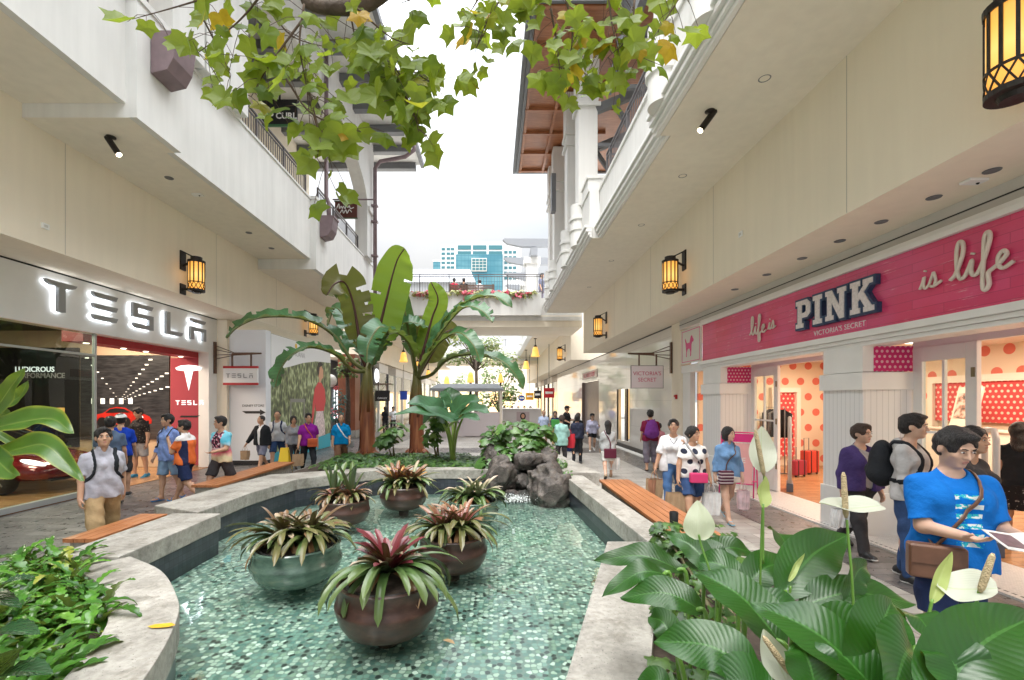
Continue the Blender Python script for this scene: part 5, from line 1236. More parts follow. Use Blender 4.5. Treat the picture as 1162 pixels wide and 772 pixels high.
t = thing('hanging_banner', 'blue square banner hung between the banana trunks', 'banner', at(458, 449, 31)); p = at(458, 449, 31); q = MB(); q.box(p.x - .24, p.x + .24, p.y - .02, p.y + .02, p.z - .28, p.z + .28); q.build('cloth', mat('royal_blue_banner', (.02, .06, .40), .6), t); q = MB(); q.tube([p + Vector((-.3, 0, .30)), p + Vector((.3, 0, .30))], .02, 6); q.tube([p + Vector((0, 0, .30)), Vector((p.x, p.y, 4.4))], .012, 6); q.build('rod', DARKMETAL, t)
t = thing('timber_column', 'reddish brown square column beyond the mural', 'column', (-7.7, 24.4, 0)); q = MB(); q.box(-8.15, -7.25, 24, 24.9, .4, 4.4); q.build('shaft', wood('red_brown_cladding', (.20, .06, .03), (.30, .10, .05), 'Z'), t); q = MB(); q.box(-8.2, -7.2, 23.95, 24.95, 0.01, .4); q.build('base', CONC, t)
t = thing('dark_post', 'slim dark grey post with a flared base behind the banana plant', 'post', (-4.15, 14.6, 0)); q = MB(); q.tube([(-4.15, 14.6, .0), (-4.15, 14.6, .35), (-4.15, 14.6, .7), (-4.15, 14.6, 4.6)], [.20, .17, .085, .08], 10); q.build('shaft', mat('dark_grey_post', (.06, .065, .07), .5), t, True); q = MB(); q.lathe([(.24, 0), (.24, .05), (.2, .06)], (-4.15, 14.6, 0.005), 14); q.build('foot_plate', GREYMETAL, t)
# ================================================================ lanterns, spotlights, downlights
AMB = NG('amber_glass_glow'); zz = AMB.sep(AMB.coord('Object'))[2]; AMB.set(Base_Color=(.5, .25, .04), Roughness=.3, Emission_Color=AMB.ramp(AMB.math('ADD', AMB.math('MULTIPLY', AMB.math('ABSOLUTE', AMB.math('SUBTRACT', zz, -.02)), 1.9), 0.), [(.0, (1, .58, .17)), (.35, (.95, .42, .08)), (.8, (.62, .24, .04))]), Emission_Strength=.62); AMB = AMB.m
BULB = lampmat('lantern_bulb', (1, .80, .42), 9)
def wall_lantern(x, y, zc, sgn, label):
 """cylindrical lantern held out from the wall; sgn = direction from wall to aisle"""
 t = thing('wall_lantern', label, 'wall lantern', (x, y, zc), group='amber wall lanterns')
 Rr, H_ = .165, .80; cx = sgn * .33
 q = MB(); q.box(0, sgn * .03, -.09, .09, .12, .56); q.box(0, sgn * .03, -.09, .09, -.44, -.20); q.build('wall_plate', DARKMETAL, t, world=False)
 q = MB(); q.beam((sgn * .03, 0, .22), (cx, 0, .22 + .17), .03, .04); q.tube([(sgn * .03, 0, .54), (cx * .6, 0, .46), (cx, 0, .40)], .014, 6); q.beam((sgn * .03, 0, -.32), (cx - sgn * Rr, 0, -.32), .05, .05); q.build('bracket', DARKMETAL, t, world=False)
 q = MB(); q.lathe([(Rr * .97, -.37), (Rr * .97, .33)], (cx, 0, 0), 28); q.f = [f for f in q.f if len(f) == 4]; q.mi = [0] * len(q.f); q.build('shade', AMB, t, True, world=False)
 q = MB()
 for dy in (-.045, .045): q.lathe([(.001, -.06), (.028, -.05), (.034, 0), (.024, .06), (.001, .075)], (cx, dy, .0), 10)
 q.build('bulb', BULB, t, True, world=False)
 q = MB(); q.lathe([(Rr * 1.02, -.375), (Rr * 1.06, -.375), (Rr * 1.06, -.33), (Rr * 1.02, -.33)], (cx, 0, 0), 28); q.lathe([(.10, .30), (Rr * 1.08, .28), (Rr * 1.10, .335), (Rr * .72, .345), (Rr * .72, .42), (.001, .43)], (cx, 0, 0), 28)
 q.lathe([(.001, -.405), (.09, -.41), (.11, -.375), (.06, -.37), (.001, -.37)], (cx, 0, 0), 24)
 n = 12
 for k in range(n):
  a = 2 * PI * (k + .5) / n; ca, sa = math.cos(a), math.sin(a); r2 = Rr * 1.02
  q.beam((cx + ca * r2, sa * r2, -.17), (cx + ca * r2, sa * r2, .29), .024, .012, up=(ca, sa, 0))
  a2 = 2 * PI * (k + 1.5) / n; m_ = 2 * PI * (k + 1) / n
  for z0, z1 in ((-.34, -.17),):
   for j in range(4):
    f0, f1 = j / 4, (j + 1) / 4
    for s_ in (1, -1):
     aa, bb = a + (a2 - a) * (f0 if s_ > 0 else 1 - f0), a + (a2 - a) * (f1 if s_ > 0 else 1 - f1)
     q.beam((cx + math.cos(aa) * r2, math.sin(aa) * r2, z0 + (z1 - z0) * f0), (cx + math.cos(bb) * r2, math.sin(bb) * r2, z0 + (z1 - z0) * f1), .012, .010, up=(ca, sa, 0))
 for z in (-.34, -.17): q.lathe([(Rr * 1.01, z - .01), (Rr * 1.045, z - .01), (Rr * 1.045, z + .01), (Rr * 1.01, z + .01)], (cx, 0, 0), 28)
 q.build('cage', DARKMETAL, t, world=False)
 return t
L0 = wall_lantern(XF, 3.5, 4.66, -1, 'large amber wall lantern at the top corner above the pink sign band')
dup(L0, (XF, 10.35, 4.78), label='amber wall lantern on the cream wall above the dog emblem panel')
dup(L0, (XF, 17.5, 4.78), label='amber wall lantern on the cream wall above the rose lettered hanging sign')
dup(L0, (XF, 27.6, 4.78), label='amber wall lantern just past the footbridge on the right wall')
L1 = wall_lantern(XL, 10.6, 4.85, 1, 'amber wall lantern on the cream wall above the backlit letters')
dup(L1, (XL, 17.5, 4.85), label='amber wall lantern on the cream wall above the forest mural')
def spotlight(loc, dirx, label):
 t = thing('spotlight', label, 'spotlight', loc)
 q = MB(); q.lathe([(.001, 0), (.07, 0), (.07, -.02), (.02, -.03), (.02, -.09), (.001, -.09)], (0, 0, 0), 14); q.build('mount', DARKMETAL, t, True, world=False)
 d = Vector((dirx * .55, -.1, -.75)).normalized(); c = Vector((0, 0, -.10))
 q = MB(); q.tube([c - d * .12, c + d * .26], .047, 14); q.build('barrel', DARKMETAL, t, world=False)
 q = MB(); q.tube([c + d * .261, c + d * .266], .040, 14); q.build('lens', DOWNL, t, world=False)
spotlight((-6.26, 7.5, 6.272), 1, 'black tube spotlight under the left balcony beam')
spotlight((3.15, 6.67, 6.178), -1, 'black tube spotlight under the right balcony edge')
def downlight(p, label, grp, r=.055, lit=True):
 t = thing('downlight', label, 'downlight', p, group=grp)
 q = MB(); q.lathe([(r, -.004), (r * 1.35, -.010), (r * 1.45, -.002)], (0, 0, 0), 16); q.build('ring', GREYMETAL, t, world=False)
 q = MB(); q.lathe([(.001, -.003), (r, -.003)], (0, 0, 0), 16); q.build('lens', DOWNL if lit else BLACK, t, world=False)
for y in (4.2, 6.0, 8.6, 11.0, 13.8, 17): downlight((3.55, y, 6.176), 'small lit downlight under the white right balcony', 'downlights under the right balcony')
for i, y in enumerate((4.55, 5.15, 5.85, 6.55, 7.35, 8.3, 9.4)): downlight((4.95, y, 4.238), 'small round downlight in the recess above the pink sign band', 'downlights above the pink sign band', .05)
for y in (8.9, 11.8, 13.0): downlight((-6.3, y, 6.280), 'small lit downlight under the white left balcony', 'downlights under the left balcony')
def sensor(loc, label):
 t = thing('smoke_detector', label, 'smoke detector', loc); q = MB(); q.box(-.10, .10, -.06, .06, -.03, 0); q.build('case', TRIM, t, world=False, bevel=.012); q = MB(); q.sphere((.04, 0, -.032), .015, 8, 6); q.build('sensor', BLACK, t, world=False)
sensor((4.98, 4.75, 4.239), 'white smoke detector in the recess above the pink sign band'); sensor((-6.2, 9.6, 6.282), 'white sensor box under the left balcony')
for loc, lb in (((4.325, 8.0, 4.86), 'small white junction box on the cream wall above the word PINK in slab letters'), ((-7.195, 7.35, 4.75), 'small white junction box on the cream wall above the first backlit letter')):
 t = thing('junction_box', lb.replace('word PINK in slab letters', 'navy slab lettering'), 'junction box', loc); q = MB(); q.box(-.02, .02, -.06, .06, -.045, .045); q.build('case', TRIM, t, world=False, bevel=.006); q = MB(); q.box(-.024, .024, -.03, .03, -.02, .02); q.build('cover', LGREY, t, world=False)
def bell(p, top, label):
 t = thing('bell_pendant', label, 'pendant lamp', p, group='amber bell pendants')
 q = MB(); q.lathe([(.30, -.35), (.285, -.30), (.25, -.22), (.22, -.05), (.20, .0), (.21, .05), (.16, .22), (.12, .30)], (0, 0, 0), 20); q.build('shade', mat('amber_bell_glow', (.55, .30, .06), .4, emit=(1, .48, .10), estr=.55), t, True, world=False)
 q = MB(); q.lathe([(.12, .30), (.10, .40), (.03, .45), (.025, top - p[2])], (0, 0, 0), 12); q.lathe([(.11, top - p[2] - .05), (.11, top - p[2])], (0, 0, 0), 12); q.build('stem', DARKMETAL, t, True, world=False)
for px, py, d in ((607.5, 399, 31), (597, 414, 38), (590.5, 425, 46)): p = at(px, py, d); bell(p, 6.18, 'amber bell pendant under the right balcony beyond the footbridge')
for px, py, d in ((458, 405, 31), (474, 415, 36), (486, 424, 43)): p = at(px, py, d); bell(p, 5.99, 'amber bell pendant under the left balcony beyond the footbridge')
for px, py, d in ((534, 428, 27), (507, 432, 31), (568, 429, 33)):
 p = at(px, py, d); t = thing('lamp_post', 'amber bell lamp on a dark post beside the kiosk', 'lamp post', (p.x, p.y, 0), group='bell lamps on posts by the kiosk')
 q = MB(); q.lathe([(.21, -.33), (.20, -.22), (.17, -.05), (.15, .0), (.16, .05), (.12, .22), (.06, .30), (.001, .32)], p, 20); q.build('shade', MATS['amber_bell_glow'], t, True)
 q = MB(); q.tube([(p.x, p.y, 0), (p.x, p.y, p.z - .30)], .07, 10); q.lathe([(.16, 0), (.14, .3), (.08, .4)], (p.x, p.y, .01), 12); q.build('post', DARKMETAL, t, True)
t = thing('hanging_sign', 'black and green shop sign behind the left balcony railing', 'hanging sign', (-7.6, 14.2, 10.6)); a = at(297, 113, 14.2); b_ = at(337, 141, 14.2)
q = MB(); q.box(a.x, b_.x, 14.2, 14.26, b_.z, a.z); q.build('board', BLACK, t); q = MB(); q.box(a.x, b_.x, 14.195, 14.265, b_.z - .06, b_.z - .001); q.build('edge', mat('green_sign_edge', (.05, .16, .07), .5), t)
v, f = text_geo('RIP CURL', .26, .006, font_bold=.006); q = MB(); q.add(place(v, ((a.x + b_.x) / 2, 14.196, b_.z + .25), (1, 0, 0), (0, 0, 1)), f); q.build('lettering', TRIM, t)
q = MB(); q.tube([((a.x + b_.x) / 2, 14.23, a.z), ((a.x + b_.x) / 2, 14.23, 11.6)], .03, 6); q.build('hanger', DARKMETAL, t)
t = thing('hanging_sign', 'brown hanging sign with white script beside the end column', 'hanging sign', at(392, 238, 19.0)); a = at(380, 229, 19.0); b_ = at(405, 247, 19.0)
q = MB(); q.box(a.x, b_.x, 19.0, 19.06, b_.z, a.z); q.build('board', mat('maroon_sign', (.10, .025, .02), .5), t); q = MB(); q.box(a.x - .03, b_.x + .02, 18.99, 19.07, a.z, a.z + .04); q.box(a.x - .03, b_.x + .02, 18.99, 19.07, b_.z - .04, b_.z); q.build('frame', mat('green_brown_frame', (.06, .09, .05), .5), t)
q = MB(); script(q, [[(0, .1), (.2, .5), (.25, .1), (.4, .3), (.5, .1), (.6, .3), (.75, .1), (.8, .8), (.7, .6), (.95, .2), (1.1, .35), (1.2, .1), (1.5, .2)], [(.3, -.3), (.5, 0), (.6, -.3), (.8, 0), (.9, -.3), (1.1, 0), (1.3, -.2)]], (a.x + .08, 18.985, (a.z + b_.z) / 2 - .02), (1, 0, 0), (0, 0, 1), .48, .018); q.build('lettering', TRIM, t, True)
q = MB(); q.tube([(a.x - .1, 19.03, a.z + .10), (b_.x + .8, 19.03, a.z + .10)], .03, 6); q.tube([(a.x + .2, 19.03, a.z), (a.x + .2, 19.03, a.z + .1)], .015, 6); q.tube([(b_.x - .2, 19.03, a.z), (b_.x - .2, 19.03, a.z + .1)], .015, 6); q.build('bracket', PURPLEM, t)
# ================================================================ kiosks, far buildings
t = thing('kiosk', 'kiosk with a flat grey awning behind the broad leaf plants', 'kiosk', (-1.4, 25.5, 0))
q = MB(); q.box(-3.4, .55, 24.5, 27.5, 2.50, 2.62); q.prism([(-3.4, 24.5, 2.62), (.55, 24.5, 2.62), (.2, 24.9, 2.88), (-3.0, 24.9, 2.88)], (0, 2.4, 0)); q.build('awning', mat('grey_awning', (.30, .32, .35), .6), t)
q = MB()
for x in (-3.3, .35): q.box(x, x + .12, 24.6, 24.72, 0.01, 2.5); q.box(x, x + .12, 27.3, 27.42, 0.01, 2.5)
q.build('post', WARMW, t)
q = MB(); q.box(-3.1, .3, 24.75, 25.3, .01, 1.05); q.box(-1.6, .32, 24.70, 24.74, .05, 1.35); q.build('counter', mat('pale_mauve_panel', (.56, .50, .52), .5), t)
q = MB()
for i in range(7): q.box(-2.9 + i * .45, -2.6 + i * .45, 24.8, 25.1, 1.051, 1.25 + .1 * (i % 3))
q.parts('goods', mat('kiosk_goods', (.42, .28, .16), .5, var=.5, vscale=3), t)
t = thing('kiosk', 'low white counter with a printed portrait panel in front of the crowd', 'kiosk', (1.7, 27.5, 0))
q = MB(); q.box(.55, 2.75, 26.8, 28.6, .01, 1.45); q.build('counter', mat('white_counter', (.66, .62, .62), .5), t); q = MB(); q.box(.50, 2.80, 26.75, 28.65, 1.452, 1.50); q.build('counter_top', TRIM, t)
q = MB(); q.box(1.35, 2.1, 26.785, 26.798, .25, 1.30); q.build('portrait_panel', mat('mauve_print', (.50, .40, .42), .5), t)
q = MB(); q.lathe([(.001, 0), (.17, 0), (.17, .004), (.001, .004)], (1.72, 26.784, 1.05), 14, Matrix.Rotation(R(90), 3, 'X'), sy=1.25); q.build('portrait_hair', mat('dark_hair_print', (.02, .014, .012)), t)
q = MB(); q.lathe([(.001, 0), (.10, 0), (.10, .004), (.001, .004)], (1.72, 26.779, 1.06), 14, Matrix.Rotation(R(90), 3, 'X'), sy=1.3); q.build('portrait_face', mat('skin_print', (.6, .32, .2)), t)
t = thing('far_building', 'pale low building closing the far end of the mall', 'building', (0, 66, 0))
q = MB(); q.box(-20, 20, 66, 70, 0, 8.0); q.build('wall', CREAM, t)
q = MB()
for i in range(9): q.box(-9 + i * 2.1, -7.8 + i * 2.1, 65.93, 65.99, .3, 3.2)
q.parts('lit_window', GL1, t)
t = thing('pergola', 'grey slatted pergola with white columns on the upper level', 'pergola', (3, 32, 6.9))
q = MB();
for (px, py, d) in ((604, 300, 27.5), (598.5, 305, 33), (594, 310, 40)):
 p = at(px, py, d); q.box(p.x - .35, p.x + .35, d, d + .7, 6.9, 10.2); q.box(p.x - .5, p.x + .5, d - .12, d + .82, 10.2, 10.55)
q.parts('column', WHITE, t, bevel=.02)
q = MB()
for i in range(5):
 d = 27.3 + i * 3.6; x0 = .55 + .15 * i
 q.prism([(x0, d, 11.55), (x0 + .25, d, 11.33), (x0 + 1.1, d, 11.15), (4.2, d, 11.15), (4.2, d, 11.6), (x0 + .1, d, 11.63)], (0, .28, 0))
q.box(2.2, 2.6, 27, 44, 10.55, 10.99); q.parts('slat', mat('pergola_grey', (.27, .28, .30), .6), t)
t = thing('low_building', 'low grey roofed building behind the footbridge railing', 'building', (-8, 75, 0)); q = MB(); q.box(-18, -3, 72, 84, 0, 20.5); q.build('wall', mat('grey_cladding', (.40, .41, .43), .6), t)
q = MB(); q.prism([(-18, 71.5, 20.5), (-2.8, 71.5, 20.5), (-3.8, 74, 23.2), (-18, 74, 23.2)], (0, 9, 0)); q.build('roof', mat('blue_grey_roof', (.34, .36, .39), .6), t)
q = MB()
for k in range(6): q.box(-17 + k * 2.3, -15.6 + k * 2.3, 71.93, 71.99, 17, 19)
q.parts('window', mat('blue_grey_window', (.12, .15, .18), .15), t)
D = 150.; K = D / FPX
def bx(x0, y0, x1, y1, dd=0., dep=20): a, b = at(x0, y0, D), at(x1, y1, D); return (a.x, b.x, D + dd, D + dd + dep, b.z, a.z)
t = thing('office_tower', 'white office tower with turquoise glass front behind the footbridge', 'office building', (-7, D, 0))
q = MB(); a = bx(500, 278, 519, 335); q.box(*a[:4], 0, a[5]); a = bx(518, 274, 571, 290); q.box(a[0], a[1], D + .5, D + 20, 0, a[5]); a = bx(571, 272.5, 592, 330); q.box(a[0], a[1], D + 3, D + 20, 0, a[5]); q.build('wall', mat('white_tower_cladding', (.74, .75, .76), .5), t)
TEAL = NG('turquoise_curtain_wall'); c = TEAL.sep(TEAL.coord('Object')); fz = TEAL.math('LESS_THAN', TEAL.math('FRACT', TEAL.math('DIVIDE', c[2], 1.7)), .12); fx = TEAL.math('LESS_THAN', TEAL.math('FRACT', TEAL.math('DIVIDE', c[0], 1.2)), .08)
nn = TEAL.noise(TEAL.coord('Object', scale=(.12, 1, .3)), 1, 2); TEAL.set(Base_Color=TEAL.mix(TEAL.math('MAXIMUM', fz, fx), TEAL.ramp(nn, [(.35, (.07, .22, .28)), (.65, (.15, .33, .38))]), (.06, .19, .25)), Roughness=.15); TEAL = TEAL.m
q = MB(); a = bx(517.3, 289, 570.5, 345, -.2, .6); q.box(*a); q.build('curtain_wall', TEAL, t)
TG = mat('tower_teal_window', (.07, .20, .23), .2)
q = MB()
for x0, x1 in ((519.5, 534.5), (536.5, 552), (554.5, 570)):
 for y0, y1 in ((278, 282.8), (284.8, 288.5)): a = bx(x0, y0, x1, y1, .35, .2); q.box(*a)
for r_ in range(10):
 for cx in (501, 506.8, 511.5):
  a = bx(cx, 281.5 + r_ * 5.2, cx + 4, 284.2 + r_ * 5.2, -.1, .2); q.box(*a)
for r_ in range(6):
 for cx in (572.5, 577.5, 582.5): a = bx(cx, 281.5 + r_ * 6, cx + 3.8, 284.6 + r_ * 6, 2.9, .2); q.box(*a)
q.parts('window', TG, t)
q = MB(); a = bx(535, 293.5, 552.5, 308.5, -.5, .35); q.box(*a); gp = q.build('window_bay', mat('bay_window_white', (.62, .62, .58), .5), t)
q = MB()
for r_ in range(4):
 for k in range(4): a = bx(536 + k * 4.1, 294.6 + r_ * 3.4, 539.4 + k * 4.1, 296.9 + r_ * 3.4, -.6, .2); q.box(*a)
q.build('pane', TG, gp)
t = thing('glass_block', 'small turquoise glass block left of the white office tower', 'office building', at(496, 330, 160)); a, b = at(491.5, 297, 160), at(499.5, 340, 160); q = MB(); q.box(a.x, b.x, 160, 175, 0, a.z); q.build('curtain_wall', TEAL, t); q = MB(); q.box(a.x - .1, b.x + .1, 159.9, 175.1, a.z, a.z + .5); q.build('parapet', TRIM, t)
t = thing('high_rise', 'grey blue high rise glimpsed through the gap under the footbridge', 'high-rise', at(568, 400, 170)); q = MB(); a = at(565.5, 380, 170); b = at(571, 450, 170); q.box(a.x, b.x, 170, 185, 0, 28); q.build('wall', mat('pale_grey_tower', (.5, .52, .54), .5), t)
q = MB()
for r_ in range(14): q.box(a.x + .1, b.x - .1, 169.9, 169.99, 2 + r_ * 1.9, 3.1 + r_ * 1.9)
q.parts('window_band', TG, t)
# ================================================================ POOL
ZC, ZW, ZF = .45, .05, -.09
inner = [(-1.2, -.6), (-1.35, .4), (-1.62, 1.5), (-1.9, 2.46), (-2.22, 3.2), (-2.52, 3.62), (-2.98, 4.1), (-3.62, 4.62), (-3.66, 6.1), (-3.98, 6.14), (-3.98, 7.4), (-3.78, 8.75), (-2.4, 10.0), (-.1, 10.0), (.15, 10.6), (1.38, 10.6), (1.44, 9.2), (1.67, 5.0), (1.23, 4.9), (.40, 2.46), (-.12, 1.0), (-.4, -.6)]
def smooth_curve(pts, n=6): return [(p.x, p.y) for p in bez([(x, y, 0) for x, y in pts], n)]
def mosaic():
 g = NG('green_pebble_mosaic'); co = g.coord('Object', scale=(1.0, 1.0, 1)); wob = g.noise(co, 5, 2)
 v1 = g.n('ShaderNodeTexVoronoi', voronoi_dimensions='2D'); v1.inputs['Scale'].default_value = 21; v1.inputs['Randomness'].default_value = .72; g.l(co, v1.inputs[0])
 v2 = g.n('ShaderNodeTexVoronoi', voronoi_dimensions='2D', feature='DISTANCE_TO_EDGE'); v2.inputs['Scale'].default_value = 21; v2.inputs['Randomness'].default_value = .72; g.l(co, v2.inputs[0])
 r = g.sep(v1.outputs['Color'])[0]
 c = g.ramp(r, [(0, (.03, .042, .038)), (.12, (.10, .19, .165)), (.28, (.20, .32, .27)), (.44, (.36, .45, .38)), (.55, (.13, .235, .21)), (.65, (.45, .53, .44)), (.79, (.23, .32, .24)), (.90, (.62, .68, .60))], 'CONSTANT')
 gr = g.math('MAXIMUM', g.ramp(v2.outputs['Distance'], [(.03, 1), (.08, 0)]), g.ramp(v1.outputs['Distance'], [(.46, 0), (.56, 1)]))
 g.set(Base_Color=g.mix(gr, c, (.16, .215, .185)), Roughness=.3); return g.m
def dark_tile():
 g = NG('dark_blue_pool_tile'); c = g.sep(g.coord('Object')); cb = g.n('ShaderNodeCombineXYZ'); g.l(g.math('ADD', c[0], c[1]), cb.inputs[0]); g.l(c[2], cb.inputs[1])
 b = g.n('ShaderNodeTexBrick'); b.offset = 0; b.inputs['Scale'].default_value = 1; b.inputs['Mortar Size'].default_value = .003; b.inputs['Brick Width'].default_value = .075; b.inputs['Row Height'].default_value = .075
 g.l(cb.outputs[0], b.inputs[0]); b.inputs[1].default_value = (.03, .034, .045, 1); b.inputs[2].default_value = (.05, .056, .07, 1); b.inputs[3].default_value = (.02, .022, .026, 1)
 n = g.noise(g.coord('Object', scale=(3, 3, 1)), 3, 4); g.set(Base_Color=g.mix(.4, b.outputs[0], g.ramp(n, [(.3, .3), (.7, .75)]), 'OVERLAY'), Roughness=.3); return g.m
TILE = dark_tile()
q = MB(); q.sheet([(x, y, ZF) for x, y in inner][::-1]); o = q.build('pool_floor', mosaic()); kind(o, 'structure')
q = MB()
for (a, b) in zip(inner, inner[1:] + inner[:1]): q.add([(a[0], a[1], ZF - .1), (b[0], b[1], ZF - .1), (b[0], b[1], ZC - .1), (a[0], a[1], ZC - .1)], [(0, 1, 2, 3)])
kind(q.build('pool_wall', TILE), 'structure')
def water_mat():
 g = NG('pool_water'); g.nt.nodes.remove(g.b); co = g.coord('Object')
 n1 = g.noise(g.coord('Object', scale=(1, .55, 1)), 5.5, 2, .5); n2 = g.noise(co, 1.2, 2); h_ = g.math('ADD', g.math('MULTIPLY', n1, .35), n2)
 tr = g.n('ShaderNodeBsdfTransparent'); tr.inputs[0].default_value = (.86, .94, .91, 1)
 gl = g.n('ShaderNodeBsdfGlossy'); gl.inputs['Roughness'].default_value = .015
 bp = g.n('ShaderNodeBump'); bp.inputs['Strength'].default_value = .14; bp.inputs['Distance'].default_value = .05; g.l(h_, bp.inputs['Height']); g.l(bp.outputs[0], gl.inputs['Normal'])
 fr = g.n('ShaderNodeFresnel'); fr.inputs[0].default_value = 1.33; g.l(bp.outputs[0], fr.inputs['Normal'])
 mx = g.n('ShaderNodeMixShader'); g.l(g.math('MULTIPLY', fr.outputs[0], 1.7, clamp=True), mx.inputs[0]); g.l(tr.outputs[0], mx.inputs[1]); g.l(gl.outputs[0], mx.inputs[2]); g.l(mx.outputs[0], g.out.inputs[0]); return g.m
q = MB(); q.sheet([(x, y, ZW) for x, y in inner][::-1]); kind(q.build('pool_water', water_mat()), 'structure')
def ribbon(a, b, z0, z1):
 """solid between two matching polylines"""
 q = MB(); n = len(a)
 v = [(x, y, z1) for x, y in a] + [(x, y, z1) for x, y in b] + [(x, y, z0) for x, y in a] + [(x, y, z0) for x, y in b]; f = []
 for i in range(n - 1): f += [(i, i + 1, n + i + 1, n + i), (2 * n + i, 3 * n + i, 3 * n + i + 1, 2 * n + i + 1), (i, 2 * n + i, 2 * n + i + 1, i + 1), (n + i, n + i + 1, 3 * n + i + 1, 3 * n + i)]
 f += [(0, n, 3 * n, 2 * n), (n - 1, 3 * n - 1, 4 * n - 1, 2 * n - 1)]
 q.add(v, f); return q
def coping(a, b, z0=.24, z1=ZC, m=None):
 o = ribbon(a, b, z0, z1); bm_ = o.build('pool_coping', m or CONC, bevel=.018); return kind(bm_, 'structure')
cl = smooth_curve([(-1.22, -.6), (-1.37, .4), (-1.64, 1.5), (-1.88, 2.46), (-2.19, 3.18), (-2.5, 3.6), (-2.95, 4.06), (-3.5, 4.42)], 5)
cr_ = smooth_curve([(-1.62, -.6), (-1.78, .5), (-2.03, 1.62), (-2.28, 2.6), (-2.56, 3.38), (-2.83, 3.83), (-3.2, 4.3), (-3.66, 4.72)], 5)
ci = smooth_curve([(-1.62, -.7), (-1.78, .25), (-2.02, 1.40), (-2.26, 2.30), (-2.54, 2.98), (-2.82, 3.34), (-3.24, 3.76), (-3.75, 4.08)], 5)
coping(cl, ci, .22, ZC + .004, CONC)
coping([(-3.60, 4.40), (-3.64, 6.12)], [(-4.28, 4.40), (-4.28, 6.12)])
coping([(-3.96, 6.14), (-3.96, 7.4), (-3.755, 8.76), (-2.39, 9.98), (-.08, 9.98)], [(-4.85, 6.55), (-4.75, 8.0), (-4.55, 9.3), (-2.62, 10.36), (-.1, 10.36)], .25, ZC + .003)
coping([(1.42, 9.25), (1.65, 4.9)], [(1.80, 9.25), (1.99, 4.9)], .22, ZC)
coping([(1.0, 13.4), (1.46, 9.26)], [(1.66, 13.4), (2.15, 9.26)], .1, ZC + .05)
coping([(1.21, 4.88), (.385, 2.46), (-.13, 1.0), (-.42, -.6)], [(1.78, 4.88), (.84, 2.46), (.33, 1.0), (.06, -.6)], .10, ZC + .006)
coping([(1.78, 4.88), (2.72, 4.86)], [(1.70, 4.60), (2.70, 4.58)], .10, ZC + .007)
q = MB(); q.box(-4.9, -4.29, 4.3, 9.3, -.02, .24); q.box(1.99, 2.2, 4.9, 9.3, -.02, .22); q.box(-4.5, 1.4, 10.3, 13.2, -.02, .36); q.box(2.4, 2.72, -.6, 4.88, -.02, .40); q.box(-4.7, -4.3, -1, 4.3, -.02, .38); kind(q.build('planter_wall', CONC), 'structure')
SOIL = MATS['soil']
q = MB(); q.sheet([(-4.31, -1, .36), (-1.6, -1, .36), (-2.0, 1.4, .36), (-2.3, 2.4, .36), (-2.6, 3.05, .36), (-3.3, 3.85, .36), (-4.31, 4.4, .36)]); q.sheet([(.0, -.8, .37), (2.42, -.8, .37), (2.42, 4.6, .37), (1.72, 4.6, .37), (.8, 2.46, .37)]); q.sheet([(-4.45, 9.1, .372), (-2.6, 10.3, .372), (-.1, 10.3, .372), (1.3, 10.3, .372), (1.1, 13.1, .372), (-4.45, 13.1, .372)]); kind(q.build('soil_bed', SOIL), 'structure')
def bench(x0, x1, y0, y1, label, z=.46):
 t = thing('wooden_bench', label, 'bench', ((x0 + x1) / 2, (y0 + y1) / 2, 0), group='timber benches along the pool')
 q = MB(); n = max(3, int((x1 - x0) / .105)); w = (x1 - x0) / n; ym = (y0 + y1) / 2
 for i in range(n):
  for a, b in ((y0, ym - .003), (ym + .003, y1)): q.box(x0 + i * w + .004, x0 + (i + 1) * w - .004, a, b, z - .045, z)
 q.build('seat', BENCHW, t, bevel=.004)
 q = MB(); q.box(x0 + .04, x1 - .05, y0 + .05, y1 - .05, .0, z - .05); q.build('base', CONC, t)
bench(2.0, 2.56, 4.95, 8.7, 'long orange timber bench on the walkway side of the pool near the pink shop')
bench(-4.66, -4.3, 4.95, 6.05, 'timber bench in front of the man in the grey shirt')
bench(-5.35, -4.86, 8.1, 11.2, 'timber bench in front of the tie dye shirt and the yellow floor sign')
